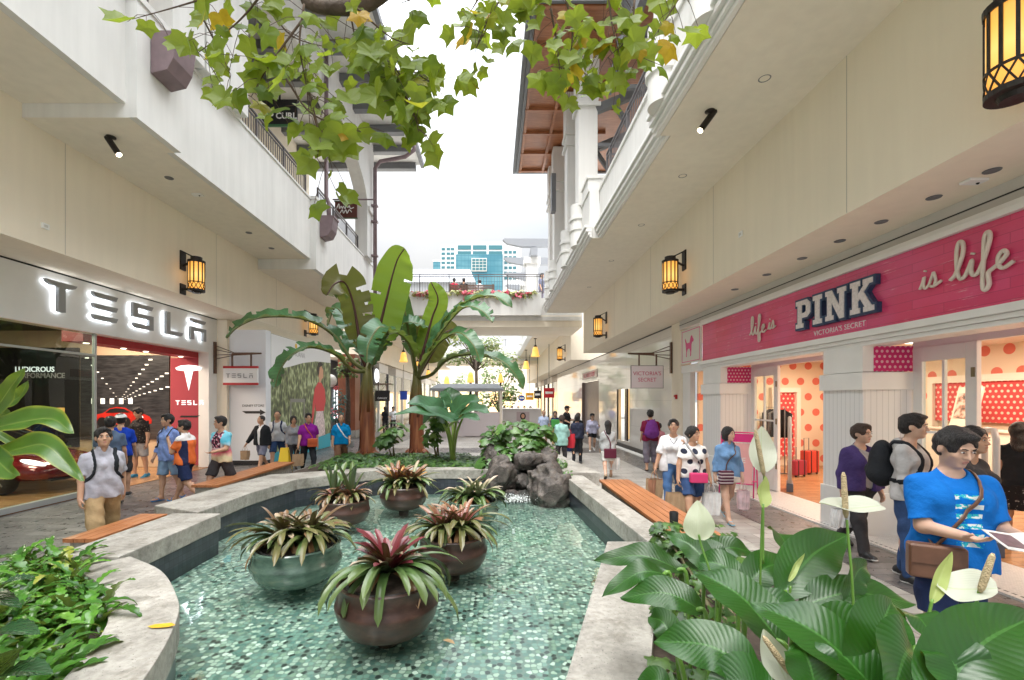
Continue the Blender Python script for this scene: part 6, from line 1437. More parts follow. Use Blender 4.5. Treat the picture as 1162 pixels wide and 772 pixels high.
# ================================================================ leaves
def leaf_mat(name, top, under, veins=18, slant=3., gloss=.35, transl=.25, vstr=.35, vcol=.75, mid=None, edge=None, tipcol=None, rnd=.25):
 g = NG(name); uv = g.sep(g.coord('UV')); u = g.math('ABSOLUTE', g.math('SUBTRACT', uv[0], .5))
 ph = g.math('SUBTRACT', g.math('MULTIPLY', uv[1], float(veins)), g.math('MULTIPLY', u, slant * 2)); s_ = g.math('SINE', g.math('MULTIPLY', ph, 6.283)); vn = g.math('POWER', g.math('ADD', g.math('MULTIPLY', s_, .5), .5), .6)
 nz = g.noise(g.coord('Object'), 2.6, 3); n2 = g.noise(g.coord('Object'), 40, 2)
 lo = tuple(c * (1 - rnd) for c in top); hi = tuple(c * (1 + rnd) for c in top)
 c = g.ramp(nz, [(.33, lo), (.67, hi)])
 c = g.mix(g.math('MULTIPLY', g.math('SUBTRACT', 1., vn), 1 - vcol), c, tuple(x * .45 for x in top))
 midm = g.math('LESS_THAN', u, .022); c = g.mix(g.math('MULTIPLY', midm, .6), c, mid or tuple(min(1, x * 2.2) for x in top))
 if tipcol: c = g.mix(g.ramp(uv[1], [(.35, 0), (1, 1)]), c, tipcol)
 if edge: c = g.mix(g.ramp(g.math('ADD', u, g.math('MULTIPLY', g.math('SUBTRACT', nz, .5), .5)), [(.36, 0), (.56, .8)]), c, edge)
 ge = g.n('ShaderNodeNewGeometry'); c = g.mix(ge.outputs['Backfacing'], c, under)
 g.set(Base_Color=c, Roughness=gloss, Specular_IOR_Level=.5)
 bp = g.bump(g.math('ADD', vn, g.math('MULTIPLY', n2, .15)), vstr, .006)
 if transl:
  tl = g.n('ShaderNodeBsdfTranslucent'); g.l(g.mix(.5, c, (.35, .45, .05), 'MIX'), tl.inputs[0]); mx = g.n('ShaderNodeMixShader'); mx.inputs[0].default_value = transl
  g.l(g.b.outputs[0], mx.inputs[1]); g.l(tl.outputs[0], mx.inputs[2]); g.l(mx.outputs[0], g.out.inputs[0])
 return g.m
def blade(q, path, width, prof, up=(0, 0, 1), fold=.25, nw=5, ripple=0., rf=9., tears=None, twist=0., curl=0., seed=0):
 rs = random.Random(seed); P = [Vector(p) for p in path]; n = len(P); base = len(q.v); rows = []; L_ = 0
 up = Vector(up); ph = rs.random() * 6
 vs, uvs = [], []
 for i, p in enumerate(P):
  t = (P[min(i + 1, n - 1)] - P[max(0, i - 1)]).normalized(); s = t.cross(up)
  s = s.normalized() if s.length > 1e-4 else Vector((1, 0, 0)); nn = s.cross(t)
  if twist: a = twist * i / (n - 1); s, nn = s * math.cos(a) + nn * math.sin(a), nn * math.cos(a) - s * math.sin(a)
  f = i / (n - 1); w = width * prof(f) / 2
  for j in range(-nw, nw + 1):
   u = j / nw; au = abs(u)
   z = au * fold * w - curl * au * au * w + ripple * au * math.sin(rf * f * 6.28 + ph + (1.3 if u > 0 else 0))
   vs.append(p + s * (u * w * math.sqrt(max(0, 1 - min(.8, fold * fold * .4)))) + nn * z); uvs.append((u * .5 + .5, f))
 m = 2 * nw + 1; fs = []
 cutL = set(); cutR = set()
 if tears:
  for _ in range(tears): cutL.add(rs.randint(2, n - 3)); cutR.add(rs.randint(2, n - 3))
 for i in range(n - 1):
  for j in range(m - 1):
   left = j < nw; dep = abs((j + .5) - nw) / nw
   if (left and i in cutL or not left and i in cutR) and dep > .35 + .3 * ((i * 7) % 5) / 5: continue
   fs.append((i * m + j, i * m + j + 1, (i + 1) * m + j + 1, (i + 1) * m + j))
 q.add(vs, fs, uvs)
def arc(p0, az, elev, L, droop, n=9, bend=1.):
 """path that starts along az/elev and bends down with its length"""
 p = Vector(p0); out = [p.copy()]; e = R(elev); a = R(az)
 for i in range(n):
  d = Vector((math.cos(a) * math.cos(e), math.sin(a) * math.cos(e), math.sin(e))); p = p + d * (L / n); out.append(p.copy()); e -= R(droop) / n * (1 + bend * i / n); e = max(e, R(-88))
 return out
P_LANCE = lambda f: math.sin(PI * min(1, f * .96 + .03)) ** .75 * (1 - .25 * f)
P_ELL = lambda f: max(.03, (math.sin(PI * f ** .85)) ** .8)
P_STRAP = lambda f: (1.15 - .35 * f) * (1 if f < .82 else max(.02, math.sqrt(max(0, 1 - ((f - .82) / .18) ** 2)))) * (.75 + .25 * min(1, f * 5))
P_BAN = lambda f: max(.05, min(1, f * 5.5) ** .6 * (1 if f < .7 else math.sqrt(max(0.0, 1 - ((f - .7) / .3) ** 1.8))))
POT_B = NG('brown_glazed_clay'); nn_ = POT_B.noise(POT_B.coord('Object', scale=(1, 1, 2.5)), 7, 5, .65); POT_B.set(Base_Color=POT_B.ramp(nn_, [(.3, (.03, .014, .011)), (.55, (.06, .028, .02)), (.75, (.10, .048, .032))]), Roughness=.33, Coat_Weight=.1); POT_B.bump(nn_, .15, .01); POT_B = POT_B.m
POT_G = NG('green_glazed_clay'); nn_ = POT_G.noise(POT_G.coord('Object', scale=(1, 1, 2.5)), 6, 5, .65); POT_G.set(Base_Color=POT_G.ramp(nn_, [(.3, (.05, .085, .065)), (.55, (.085, .14, .105)), (.75, (.15, .19, .13))]), Roughness=.22, Coat_Weight=.3); POT_G.bump(nn_, .15, .01); POT_G = POT_G.m
BRO = {}
def bro_mat(nm, top, under, tip):
 BRO[nm] = leaf_mat('bromeliad_' + nm, top, under, veins=3, slant=.2, gloss=.3, transl=.04, vstr=.1, vcol=.9, mid=top, tipcol=tip, rnd=.4)
bro_mat('maroon', (.14, .012, .020), (.08, .015, .018), (.20, .05, .06)); bro_mat('rose', (.26, .07, .065), (.20, .08, .06), (.24, .15, .07)); bro_mat('green', (.055, .11, .03), (.08, .11, .05), (.12, .17, .055)); bro_mat('olive', (.085, .12, .035), (.10, .11, .05), (.16, .13, .055)); bro_mat('pale', (.26, .30, .16), (.24, .25, .15), (.42, .30, .22)); bro_mat('dry', (.33, .17, .075), (.28, .14, .06), (.40, .24, .12)); bro_mat('bronze', (.11, .065, .035), (.09, .055, .03), (.19, .11, .055)); bro_mat('orange', (.55, .20, .04), (.40, .15, .05), (.55, .30, .06))
def pot(x, y, r, zr, m, label):
 t = thing('planter_pot', label, 'plant pot', (x, y, ZF), group='glazed pots standing in the pool'); h = zr - ZF
 q = MB(); b = .05 - ZF
 q.lathe([(r * .20, 0), (r * .22, b * .9), (r * .70, b * .97), (r * .84, b + (h - b) * .06), (r * .97, b + (h - b) * .26), (r * 1.04, b + (h - b) * .50), (r * 1.045, b + (h - b) * .56), (r * 1.0, b + (h - b) * .62), (r * .985, b + (h - b) * .90), (r * 1.01, h - .012), (r * .99, h), (r * .93, h - .004), (r * .90, h - .06), (.001, h - .07)], (0, 0, 0), 40)
 q.build('bowl', m, t, autosmooth=50, world=False)
 q = MB(); q.lathe([(.001, h - .052), (r * .5, h - .045), (r * .895, h - .058)], (0, 0, 0), 24); q.build('soil', SOIL, t, True, world=False)
 q = MB(); q.tube([(r * .80 * math.cos(a), r * .80 * math.sin(a), h - .03) for a in [2 * PI * k / 24 for k in range(25)]], .012, 6); q.build('liner_rim', BLACK, t, True, world=False)
def bromeliad(x, y, z, sets, label, heads=((0, 0),), seed=1):
 """sets: (material, part name, count, elev range, length, width, droop)"""
 rs = random.Random(seed); t = thing('bromeliad', label, 'bromeliad', (x, y, z + .03))
 for (mn, pn, cnt, e0, e1, L_, w, dr) in sets:
  q = MB()
  for hx, hy in heads:
   off = rs.random() * 360
   for i in range(int(cnt * 1.35)):
    az = off + i * 137.5 + rs.uniform(-12, 12); e = rs.uniform(e0, e1); l = L_ * rs.uniform(.8, 1.3)
    pth = arc((hx + .02 * math.cos(R(az)), hy + .02 * math.sin(R(az)), -.02), az, e, l, dr * rs.uniform(.7, 1.25), 9)
    blade(q, pth, w * rs.uniform(.95, 1.4), P_STRAP, fold=.45, nw=2, seed=i, ripple=.004, twist=rs.uniform(-.25, .25))
  q.build(pn, BRO[mn], t, True, world=False)
 return t
def onp(px, py, d): p = at(px, py, d); return p.x, p.y
pots = [(440, 3.85, .41, .47, POT_B, 'brown glazed bowl pot holding the dark red bromeliad nearest the viewer'), (337, 4.90, .445, .43, POT_G, 'green glazed bowl pot holding the olive and tan bromeliad'), (514, 5.25, .38, .43, POT_B, 'brown glazed bowl pot behind the dark red bromeliad holding a rosy one'), (391, 7.2, .375, .41, POT_B, 'brown glazed bowl pot in the pool corner with upright pale shoots'), (458, 8.2, .40, .44, POT_B, 'brown glazed bowl pot with pink and orange bromeliads farthest back'), (537, 7.2, .38, .40, POT_G, 'green glazed bowl pot nearest the rocks with a pale green bromeliad')]
for px, d, r, zr, m, lab in pots: x = (px - VX) * d / FPX; pot(x, d, r, zr, m, lab)
def px_x(px, d): return (px - VX) * d / FPX
bromeliad(px_x(441, 3.85), 3.84, .50, [('green', 'outer_leaves', 24, 8, 42, .62, .066, 72), ('maroon', 'inner_leaves', 24, 40, 78, .36, .066, 30), ('pale', 'pale_leaves', 7, 45, 70, .31, .055, 45), ('dry', 'dried_leaves', 5, -5, 15, .42, .05, 90)], 'dark red hearted bromeliad with long green outer leaves in the front brown pot', seed=3)
bromeliad(px_x(337, 4.9), 4.9, .46, [('olive', 'outer_leaves', 20, 12, 55, .50, .055, 60), ('bronze', 'inner_leaves', 14, 40, 75, .40, .055, 35), ('green', 'green_leaves', 9, 5, 40, .40, .055, 70), ('pale', 'pale_leaves', 6, 35, 65, .36, .05, 50), ('dry', 'dried_leaves', 4, -10, 10, .40, .045, 80)], 'olive and bronze bromeliad clump in the green pot', heads=((-.13, 0), (.13, .04)), seed=5)
bromeliad(px_x(513, 5.25), 5.25, .46, [('olive', 'outer_leaves', 18, 10, 50, .50, .055, 60), ('rose', 'inner_leaves', 14, 40, 75, .36, .05, 30), ('green', 'green_leaves', 8, 10, 40, .42, .05, 65), ('dry', 'dried_leaves', 6, -8, 12, .40, .05, 85)], 'rosy hearted bromeliad with drying tan leaves in the brown pot', heads=((-.11, 0), (.11, .05)), seed=8)
bromeliad(px_x(389, 7.2), 7.2, .43, [('bronze', 'outer_leaves', 14, 10, 50, .34, .055, 60), ('green', 'upright_shoots', 5, 60, 85, .52, .075, 12), ('rose', 'inner_leaves', 9, 30, 65, .26, .05, 40), ('olive', 'olive_leaves', 9, 5, 40, .36, .05, 70)], 'bromeliad clump with tall upright green shoots and rosy leaves', heads=((-.14, 0), (.12, .03)), seed=12)
bromeliad(px_x(458, 8.2), 8.2, .46, [('olive', 'outer_leaves', 16, 5, 45, .46, .06, 50), ('green', 'green_leaves', 10, 10, 40, .48, .06, 55), ('rose', 'inner_leaves', 12, 40, 75, .38, .06, 25), ('orange', 'orange_leaves', 5, 45, 75, .34, .05, 25), ('pale', 'pale_leaves', 5, 35, 70, .42, .05, 40)], 'wide bromeliad clump with pink and orange hearts at the back of the pool', heads=((-.14, 0), (.14, .02)), seed=14)
bromeliad(px_x(536, 7.2), 7.2, .42, [('green', 'outer_leaves', 14, 10, 50, .46, .06, 65), ('pale', 'inner_leaves', 12, 40, 75, .36, .055, 40), ('dry', 'dried_leaves', 6, -5, 12, .40, .05, 80)], 'pale green bromeliad with dried leaves beside the waterfall rocks', heads=((-.08, 0), (.1, .02)), seed=17)
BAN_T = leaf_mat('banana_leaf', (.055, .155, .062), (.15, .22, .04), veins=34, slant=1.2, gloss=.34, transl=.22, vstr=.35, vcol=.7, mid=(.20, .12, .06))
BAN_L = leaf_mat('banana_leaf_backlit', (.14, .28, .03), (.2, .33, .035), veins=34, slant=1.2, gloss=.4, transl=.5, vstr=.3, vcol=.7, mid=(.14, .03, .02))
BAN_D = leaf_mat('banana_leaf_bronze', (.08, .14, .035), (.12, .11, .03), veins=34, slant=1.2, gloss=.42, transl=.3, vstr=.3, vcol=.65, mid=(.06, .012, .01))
RIBM = mat('banana_dark_midrib', (.06, .018, .014), .4); PETM = mat('banana_green_petiole', (.12, .13, .035), .4, var=.25, vscale=6)
TRUNKM = NG('banana_trunk_sheaths'); nn_ = TRUNKM.noise(TRUNKM.coord('Object', scale=(14, 14, 1.2)), 1, 4); zz_ = TRUNKM.sep(TRUNKM.coord('Object'))[2]
TRUNKM.set(Base_Color=TRUNKM.mix(TRUNKM.ramp(TRUNKM.math('MULTIPLY', zz_, .4), [(.5, 0), (.85, 1)]), TRUNKM.ramp(nn_, [(.3, (.10, .022, .012)), (.55, (.24, .075, .03)), (.75, (.36, .15, .06))]), (.17, .16, .05)), Roughness=.45); TRUNKM.bump(nn_, .5, .03); TRUNKM = TRUNKM.m
def banana(px, d, ztop, label, leaves, seed):
 rs = random.Random(seed); X = px_x(px, d); t = thing('banana_plant', label, 'banana plant', (X, d, .37))
 q = MB(); zt = ztop - .37
 q.tube([(.0, 0, -.05), (.0, 0, .15), (.01, 0, zt * .5), (.0, 0, zt * .85), (.0, 0, zt + .25)], [.27, .225, .19, .15, .10], 18); tr = q.build('trunk', TRUNKM, t, True, world=False)
 q = MB()
 for i in range(7): a = i * 1.9; h0 = zt * (.2 + .1 * i); q.tube([(.21 * math.cos(a) * .9, .21 * math.sin(a) * .9, h0 - .8), (.18 * math.cos(a), .18 * math.sin(a), h0), (.12 * math.cos(a), .12 * math.sin(a), h0 + .5)], [.06, .05, .02], 6, flat=.35)
 for i in range(10): a = i * 2.4; q.tube([(.2 * math.cos(a), .2 * math.sin(a), .12), (.30 * math.cos(a), .30 * math.sin(a), .06), (.38 * math.cos(a), .38 * math.sin(a), -.02)], [.06, .05, .02], 6, flat=.3)
 q.build('sheath', TRUNKM, tr, True, world=False)
 for k, (pts, w, mk, up, tears) in enumerate(leaves):
  path = bez([Vector((0, 0, zt - .15))] + [at(a, b, c) - Vector((X, d, .37)) for a, b, c in pts], 8); n = len(path)
  lens = [0]
  for a, b in zip(path[:-1], path[1:]): lens.append(lens[-1] + (b - a).length)
  pet = min(.62, lens[-1] * .26); i0 = next(i for i, l in enumerate(lens) if l >= pet)
  q = MB(); rr = [.055 * (1 - .85 * lens[i] / lens[-1]) + .006 for i in range(n)]
  fine = []; m_ = 40; seg = lens[-1] - lens[i0]; j = i0
  for a in range(m_):
   L_ = lens[i0] + seg * a / (m_ - 1)
   while j < n - 2 and lens[j + 1] < L_: j += 1
   fine.append(path[j].lerp(path[j + 1], (L_ - lens[j]) / max(1e-6, lens[j + 1] - lens[j])))
  blade(q, fine, w, P_BAN, up=up, fold=.34, nw=5, ripple=.035, rf=6 + rs.random() * 4, tears=tears, seed=seed * 10 + k)
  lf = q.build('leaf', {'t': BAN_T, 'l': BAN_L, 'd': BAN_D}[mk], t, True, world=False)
  q = MB(); q.tube(path, rr, 8); q.build('midrib', RIBM if mk != 't' else PETM, lf, True, world=False)
banana(417, 13.2, 2.95, 'tall banana plant with one upright pale leaf left of its neighbour', [
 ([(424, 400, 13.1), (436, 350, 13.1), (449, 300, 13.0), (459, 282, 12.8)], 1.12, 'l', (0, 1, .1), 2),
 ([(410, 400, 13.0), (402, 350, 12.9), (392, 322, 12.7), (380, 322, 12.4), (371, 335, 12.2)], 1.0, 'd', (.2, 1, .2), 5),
 ([(400, 410, 13.0), (378, 380, 12.8), (345, 362, 12.4), (300, 360, 12.0), (272, 370, 11.8), (257, 384, 11.7)], .72, 't', (0, -.45, 1), 7),
 ([(400, 420, 12.8), (380, 402, 12.4), (352, 394, 12.0), (330, 404, 11.6), (318, 420, 11.5), (312, 440, 11.4)], .60, 't', (0, -.4, 1), 5),
 ([(428, 395, 12.7), (440, 378, 12.2), (430, 372, 11.8), (418, 392, 11.5), (416, 412, 11.4)], .62, 't', (.3, -.6, 1), 4),
 ([(432, 400, 13.4), (452, 372, 13.6), (466, 366, 13.6), (486, 372, 13.7)], .62, 't', (0, -.7, 1), 4),
 ([(406, 395, 13.5), (392, 362, 13.8), (380, 350, 14), (372, 370, 14.2)], .75, 't', (0, -.5, 1), 5)], 21)
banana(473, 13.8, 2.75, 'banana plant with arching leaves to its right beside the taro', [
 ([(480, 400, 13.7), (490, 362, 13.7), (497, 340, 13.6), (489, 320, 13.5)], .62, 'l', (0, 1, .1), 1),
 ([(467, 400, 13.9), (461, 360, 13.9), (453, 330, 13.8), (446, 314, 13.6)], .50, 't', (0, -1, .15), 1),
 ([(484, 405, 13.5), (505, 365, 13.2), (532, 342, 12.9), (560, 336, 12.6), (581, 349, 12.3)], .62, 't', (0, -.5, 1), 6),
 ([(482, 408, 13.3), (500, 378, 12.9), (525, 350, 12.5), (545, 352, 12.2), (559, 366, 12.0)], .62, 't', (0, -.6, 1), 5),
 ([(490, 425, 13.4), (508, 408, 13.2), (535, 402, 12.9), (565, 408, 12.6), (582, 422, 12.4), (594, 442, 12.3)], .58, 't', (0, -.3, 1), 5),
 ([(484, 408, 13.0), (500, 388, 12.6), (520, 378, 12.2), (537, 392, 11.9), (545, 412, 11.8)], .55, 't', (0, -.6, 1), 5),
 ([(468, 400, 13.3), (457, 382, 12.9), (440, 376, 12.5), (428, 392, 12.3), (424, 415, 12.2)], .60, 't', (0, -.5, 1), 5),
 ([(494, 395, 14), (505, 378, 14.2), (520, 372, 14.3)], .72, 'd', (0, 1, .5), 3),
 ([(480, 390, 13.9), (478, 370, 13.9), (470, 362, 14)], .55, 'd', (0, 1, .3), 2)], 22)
TARO = leaf_mat('taro_leaf', (.035, .11, .045), (.10, .17, .06), veins=9, slant=2.6, gloss=.38, transl=.2, vstr=.25)
P_ARROW = lambda f: max(.02, (1.05 if f < .22 else 1) * math.sin(PI * (.18 + .82 * f)) ** .85)
t = thing('taro_plant', 'taro with big arrow shaped leaves on thick pale stalks', 'taro', (px_x(514, 11.6), 11.6, .37))
b0 = Vector((px_x(514, 11.6), 11.6, .37))
q2 = MB()
for (hx, hy, tx, ty, w, dd) in ((497, 470, 462, 455, .80, -.2), (500, 462, 480, 478, .55, .3), (520, 465, 546, 452, .62, .2), (505, 474, 447, 467, .45, -.5), (527, 470, 556, 466, .50, -.3), (512, 455, 500, 442, .5, .7), (518, 480, 545, 474, .42, -.6)):
 hub = at(hx, hy, 11.6 + dd); tip = at(tx, ty, 11.6 + dd * 1.6 - .25); dv = tip - hub
 pth = [hub - dv * .28 + Vector((0, 0, -.05)), hub - dv * .1 + Vector((0, 0, .0)), hub + dv * .2 + Vector((0, 0, .08)), hub + dv * .6 + Vector((0, 0, .06)), tip + Vector((0, 0, -.06))]
 q = MB(); blade(q, bez(pth, 5), w * 1.25, P_ARROW, up=(0, -.55, 1), fold=.18, nw=5, ripple=.02, rf=3); lf = q.build('leaf', TARO, t, True)
 q2.tube(bez([b0 + Vector((.03 * dd, 0, 0)), b0.lerp(hub, .5) + Vector(((hub.x - b0.x) * -.18, 0, .1)), hub], 6), [.05 - .03 * i / 12 for i in range(13)], 8)
q2.build('stalk', mat('taro_pale_stalk', (.22, .32, .07), .4, var=.2), t, True)
def scatter_leaves(q, centers, n, size, seed, shape='heart', up_bias=.6, jitter=35):
 rs = random.Random(seed)
 for _ in range(n):
  c, r = rs.choice(centers) if not isinstance(centers[0][1], tuple) else rs.choice(centers)
  while True:
   v = Vector((rs.uniform(-1, 1), rs.uniform(-1, 1), rs.uniform(-1, 1)))
   if .25 < v.length < 1: break
  p = Vector(c) + Vector((v.x * r[0], v.y * r[1], v.z * r[2])); nrm = (v * .8 + Vector((rs.uniform(-.4, .4), rs.uniform(-.8, .1), up_bias + rs.uniform(0, .5)))).normalized()
  s_ = size * rs.uniform(.6, 1.25); d = Vector((rs.uniform(-1, 1), rs.uniform(-1, 1), rs.uniform(-.9, .2))); d = (d - nrm * d.dot(nrm)).normalized(); sd = d.cross(nrm)
  if shape == 'heart': outl = [(0, -.12), (.32, -.34), (.55, -.1), (.50, .25), (.25, .62), (0, 1.0), (-.25, .62), (-.50, .25), (-.55, -.1), (-.32, -.34)]
  elif shape == 'oval': outl = [(0, -.05), (.22, .12), (.30, .4), (.22, .72), (0, 1.0), (-.22, .72), (-.30, .4), (-.22, .12)]
  else: outl = [(0, -.1), (.30, -.22), (.62, -.12), (.40, .12), (.66, .42), (.34, .42), (.22, .62), (0, 1), (-.22, .62), (-.34, .42), (-.66, .42), (-.40, .12), (-.62, -.12), (-.30, -.22)]
  rv = rs.random(); vs = [p + nrm * .04 * s_] ; uv = [(rv, .5)]
  for (x, y) in outl: vs.append(p + sd * x * s_ + d * (y - .3) * s_ - nrm * (abs(x) * .25 + (y - .3) ** 2 * .25) * s_); uv.append((rv, y))
  k = len(outl); q.add(vs, [(0, 1 + i, 1 + (i + 1) % k) for i in range(k)], uv)
def leafy(name, stops, under, gloss=.38, transl=.25):
 g = NG(name); uv = g.sep(g.coord('UV')); c = g.ramp(uv[0], stops); nz = g.noise(g.coord('Object'), 26, 2); c = g.mix(.5, c, g.ramp(nz, [(.3, .32), (.7, .66)]), 'OVERLAY')
 ge = g.n('ShaderNodeNewGeometry'); c = g.mix(ge.outputs['Backfacing'], c, under); g.set(Base_Color=c, Roughness=gloss)
 tl = g.n('ShaderNodeBsdfTranslucent'); g.l(g.mix(.4, c, (.4, .45, .03)), tl.inputs[0]); mx = g.n('ShaderNodeMixShader'); mx.inputs[0].default_value = transl; g.l(g.b.outputs[0], mx.inputs[1]); g.l(tl.outputs[0], mx.inputs[2]); g.l(mx.outputs[0], g.out.inputs[0]); return g.m
SHRUB = leafy('shrub_leaves', [(0, (.03, .08, .018)), (.5, (.06, .15, .03)), (.85, (.10, .22, .05)), (1, (.17, .26, .07))], (.10, .18, .06))
IVYM = leafy('ivy_leaves', [(0, (.02, .06, .014)), (.5, (.045, .12, .022)), (1, (.10, .20, .04))], (.07, .14, .04))
def bush(x, y, z, label, centers, n, size, seed, shape='heart', m=None, stems=5):
 t = thing('shrub', label, 'shrub', (x, y, z)); q = MB(); scatter_leaves(q, centers, n, size, seed, shape); q.build('foliage', m or SHRUB, t, True)
 q = MB(); rs = random.Random(seed)
 for i in range(stems): c, r = centers[i % len(centers)]; c = Vector(c); q.tube([(x + rs.uniform(-.1, .1), y, z - .05), (x * .5 + c.x * .5, y * .5 + c.y * .5, z * .5 + c.z * .5), c], [.02, .014, .006], 6)
 q.build('stem', mat('shrub_stem', (.10, .09, .04), .7), t, True)
def C3(px, py, d, rx, ry, rz): return (at(px, py, d), (rx, ry, rz))
bush(px_x(585, 10.6), 10.6, .37, 'broad leaved green shrub spilling over the waterfall rocks', [C3(560, 505, 10.7, .40, .4, .50), C3(585, 490, 10.6, .55, .4, .35), C3(612, 497, 10.4, .40, .35, .35), C3(575, 520, 10.3, .40, .3, .35), C3(555, 530, 10.2, .3, .3, .3), C3(600, 510, 10.1, .35, .3, .3)], 330, .20, 31)
bush(px_x(638, 9.6), 9.7, .5, 'small low plant trailing along the coping beside the rocks', [C3(636, 525, 9.9, .16, .35, .12), C3(645, 538, 9.4, .12, .25, .09), C3(625, 510, 10.2, .2, .3, .12)], 150, .09, 37, 'oval')
bush(px_x(446, 12.4), 12.4, .37, 'small dark leaved shrub between the two banana trunks', [C3(446, 490, 12.4, .38, .3, .32), C3(438, 500, 12.3, .3, .3, .2)], 85, .19, 33)
bush(px_x(495, 12.2), 12.2, .37, 'mid green leafy plant left of the taro stalks', [C3(490, 492, 12.2, .30, .3, .45), C3(498, 478, 12.2, .3, .3, .3)], 90, .18, 34, 'ivy')
q = MB(); rs_ = random.Random(5); cs = [((rs_.uniform(-4.1, .1), rs_.uniform(10.45, 12.9), .44), (.18, .18, .09)) for _ in range(260)]; scatter_leaves(q, cs, 2600, .105, 6, 'ivy', up_bias=.9); cs = [((rs_.uniform(-3.9, -.2), rs_.uniform(10.35, 10.6), .45), (.15, .10, .07)) for _ in range(60)]; scatter_leaves(q, cs, 420, .10, 9, 'ivy', up_bias=.8); tag(kind(q.build('ivy_bed', IVYM, None, True), 'stuff'), 'low green ivy covering the planter behind the pool', 'ivy')
FERN = leafy('fern_fronds', [(0, (.02, .07, .014)), (.4, (.05, .16, .02)), (.75, (.095, .25, .03)), (.93, (.17, .32, .045)), (1, (.30, .30, .05))], (.09, .18, .05), gloss=.22, transl=.2)
def frond(q, path, w, lobes, rv):
 P = path; n = len(P); vs = []; fs = []
 for i in range(n):
  t = (P[min(i + 1, n - 1)] - P[max(0, i - 1)]).normalized(); s = t.cross(Vector((0, 0, 1))); s = s.normalized() if s.length > 1e-4 else Vector((1, 0, 0)); nn = s.cross(t); f = i / (n - 1)
  env = math.sin(PI * (f * .93 + .05)) ** .6 * (1 - .15 * f); lob = .36 + .64 * abs(math.sin(PI * lobes * f)) ** .7
  if f > .9: lob = .8
  ww = w * env * lob / 2; fwd = t * ww * .35
  for u in (-1, -.5, 0, .5, 1): vs.append(P[i] + s * u * ww + fwd * abs(u) + nn * (abs(u) * .3 * ww));
 for i in range(n - 1):
  for j in range(4): fs.append((i * 5 + j, i * 5 + j + 1, i * 5 + j + 6, i * 5 + j + 5))
 q.add(vs, fs, [(rv, (k // 5) / n) for k in range(len(vs))])
q = MB(); rs_ = random.Random(17)
for i in range(600):
 y = rs_.uniform(1.6, 4.55); xin = np.interp(y, [1.4, 2.3, 3.0, 3.4, 3.8, 4.1, 4.6], [-2.02, -2.26, -2.54, -2.85, -3.25, -3.7, -4.1]); x = xin - abs(rs_.gauss(0, 1)) * .75 - .02
 if x < -4.6: x = rs_.uniform(-4.5, xin)
 az = rs_.uniform(0, 360); e = rs_.uniform(25, 80); L_ = rs_.uniform(.26, .46) * (1.0 if y > 2.4 else .85)
 frond(q, arc((x, y, .36), az, e, L_, rs_.uniform(40, 105), 26), rs_.uniform(.06, .115), rs_.choice((6, 7, 8)), min(.99, max(0, rs_.gauss(.5, .22))))
tag(kind(q.build('fern_bed', FERN, None, True), 'stuff'), 'dense bed of glossy lobed fern fronds in the curved planter', 'ferns')
DARKL = leaf_mat('dark_tongue_leaf', (.02, .065, .025), (.05, .10, .03), veins=14, slant=2.2, gloss=.25, transl=.1, vstr=.3)
t = thing('broad_leaf_plant', 'dark broad tongue leaved plant at the edge of the fern bed', 'plant', (-2.35, 2.15, .36))
for i, (px, py, d, tx, ty, td, w) in enumerate(((-30, 700, 2.4, 40, 655, 2.5, .16), (-40, 740, 2.3, 45, 720, 2.2, .17), (-30, 790, 2.1, 60, 765, 2.1, .17), (-60, 690, 2.6, 25, 690, 2.35, .15), (-20, 800, 2.2, 20, 735, 2.0, .15), (-40, 680, 2.8, 8, 640, 2.8, .14))):
 q = MB(); a, b = at(px, py, d), at(tx, ty, td); m_ = a.lerp(b, .5) + Vector((0, 0, .06)); blade(q, bez([a, m_, b], 9), w, P_ELL, fold=.25, nw=4, ripple=.006); q.build('leaf', DARKL, t, True)
t = tag(MB().add([(-2.35, 3.02, .462), (-2.28, 3.06, .47), (-2.10, 3.08, .478), (-2.02, 3.04, .468), (-2.10, 2.99, .466), (-2.26, 2.98, .462)], [(0, 1, 2, 3, 4, 5)]).build('fallen_leaf', mat('yellow_fallen_leaf', (.62, .36, .02), .5)), 'yellow fallen leaf lying on the curved concrete edge', 'leaf')
t.data.transform(Matrix.Translation((-2.2, 3.02, .466)) @ Matrix.Scale(.55, 4) @ Matrix.Translation((2.2, -3.02, -.466)))
for k, (x, y, a, lb) in enumerate(((-1.62, 2.75, .4, 'small yellow leaf floating on the pool near the curved edge'), (-1.25, 2.6, 1.9, 'curled orange leaf floating at the near end of the pool'), (-.35, 3.6, 2.6, 'tan leaf floating right of the dark red bromeliad'))):
 q = MB(); pts = [(-.06, 0), (-.02, .022), (.03, .02), (.06, 0), (.03, -.02), (-.02, -.022)]; q.add([(x + px * math.cos(a) - py * math.sin(a), y + px * math.sin(a) + py * math.cos(a), ZW + .006 + abs(py) * .5) for px, py in pts], [(0, 1, 2, 3, 4, 5)]); tag(q.build('floating_leaf', mat('floating_leaf_%d' % k, ((.62, .38, .05), (.50, .20, .03), (.42, .28, .14))[k], .5)), lb, 'leaf')
TI = leaf_mat('ti_leaf', (.05, .13, .018), (.16, .22, .03), veins=1, slant=26, gloss=.28, transl=.35, vstr=.12, vcol=.8, mid=(.2, .26, .06), edge=(.36, .34, .03), rnd=.4)
t = thing('ti_plant', 'ti plant with long yellow edged green leaves reaching in front of the showroom', 'ti plant', (-2.62, 2.25, .36)); hub = Vector((-2.62, 2.25, 1.74))
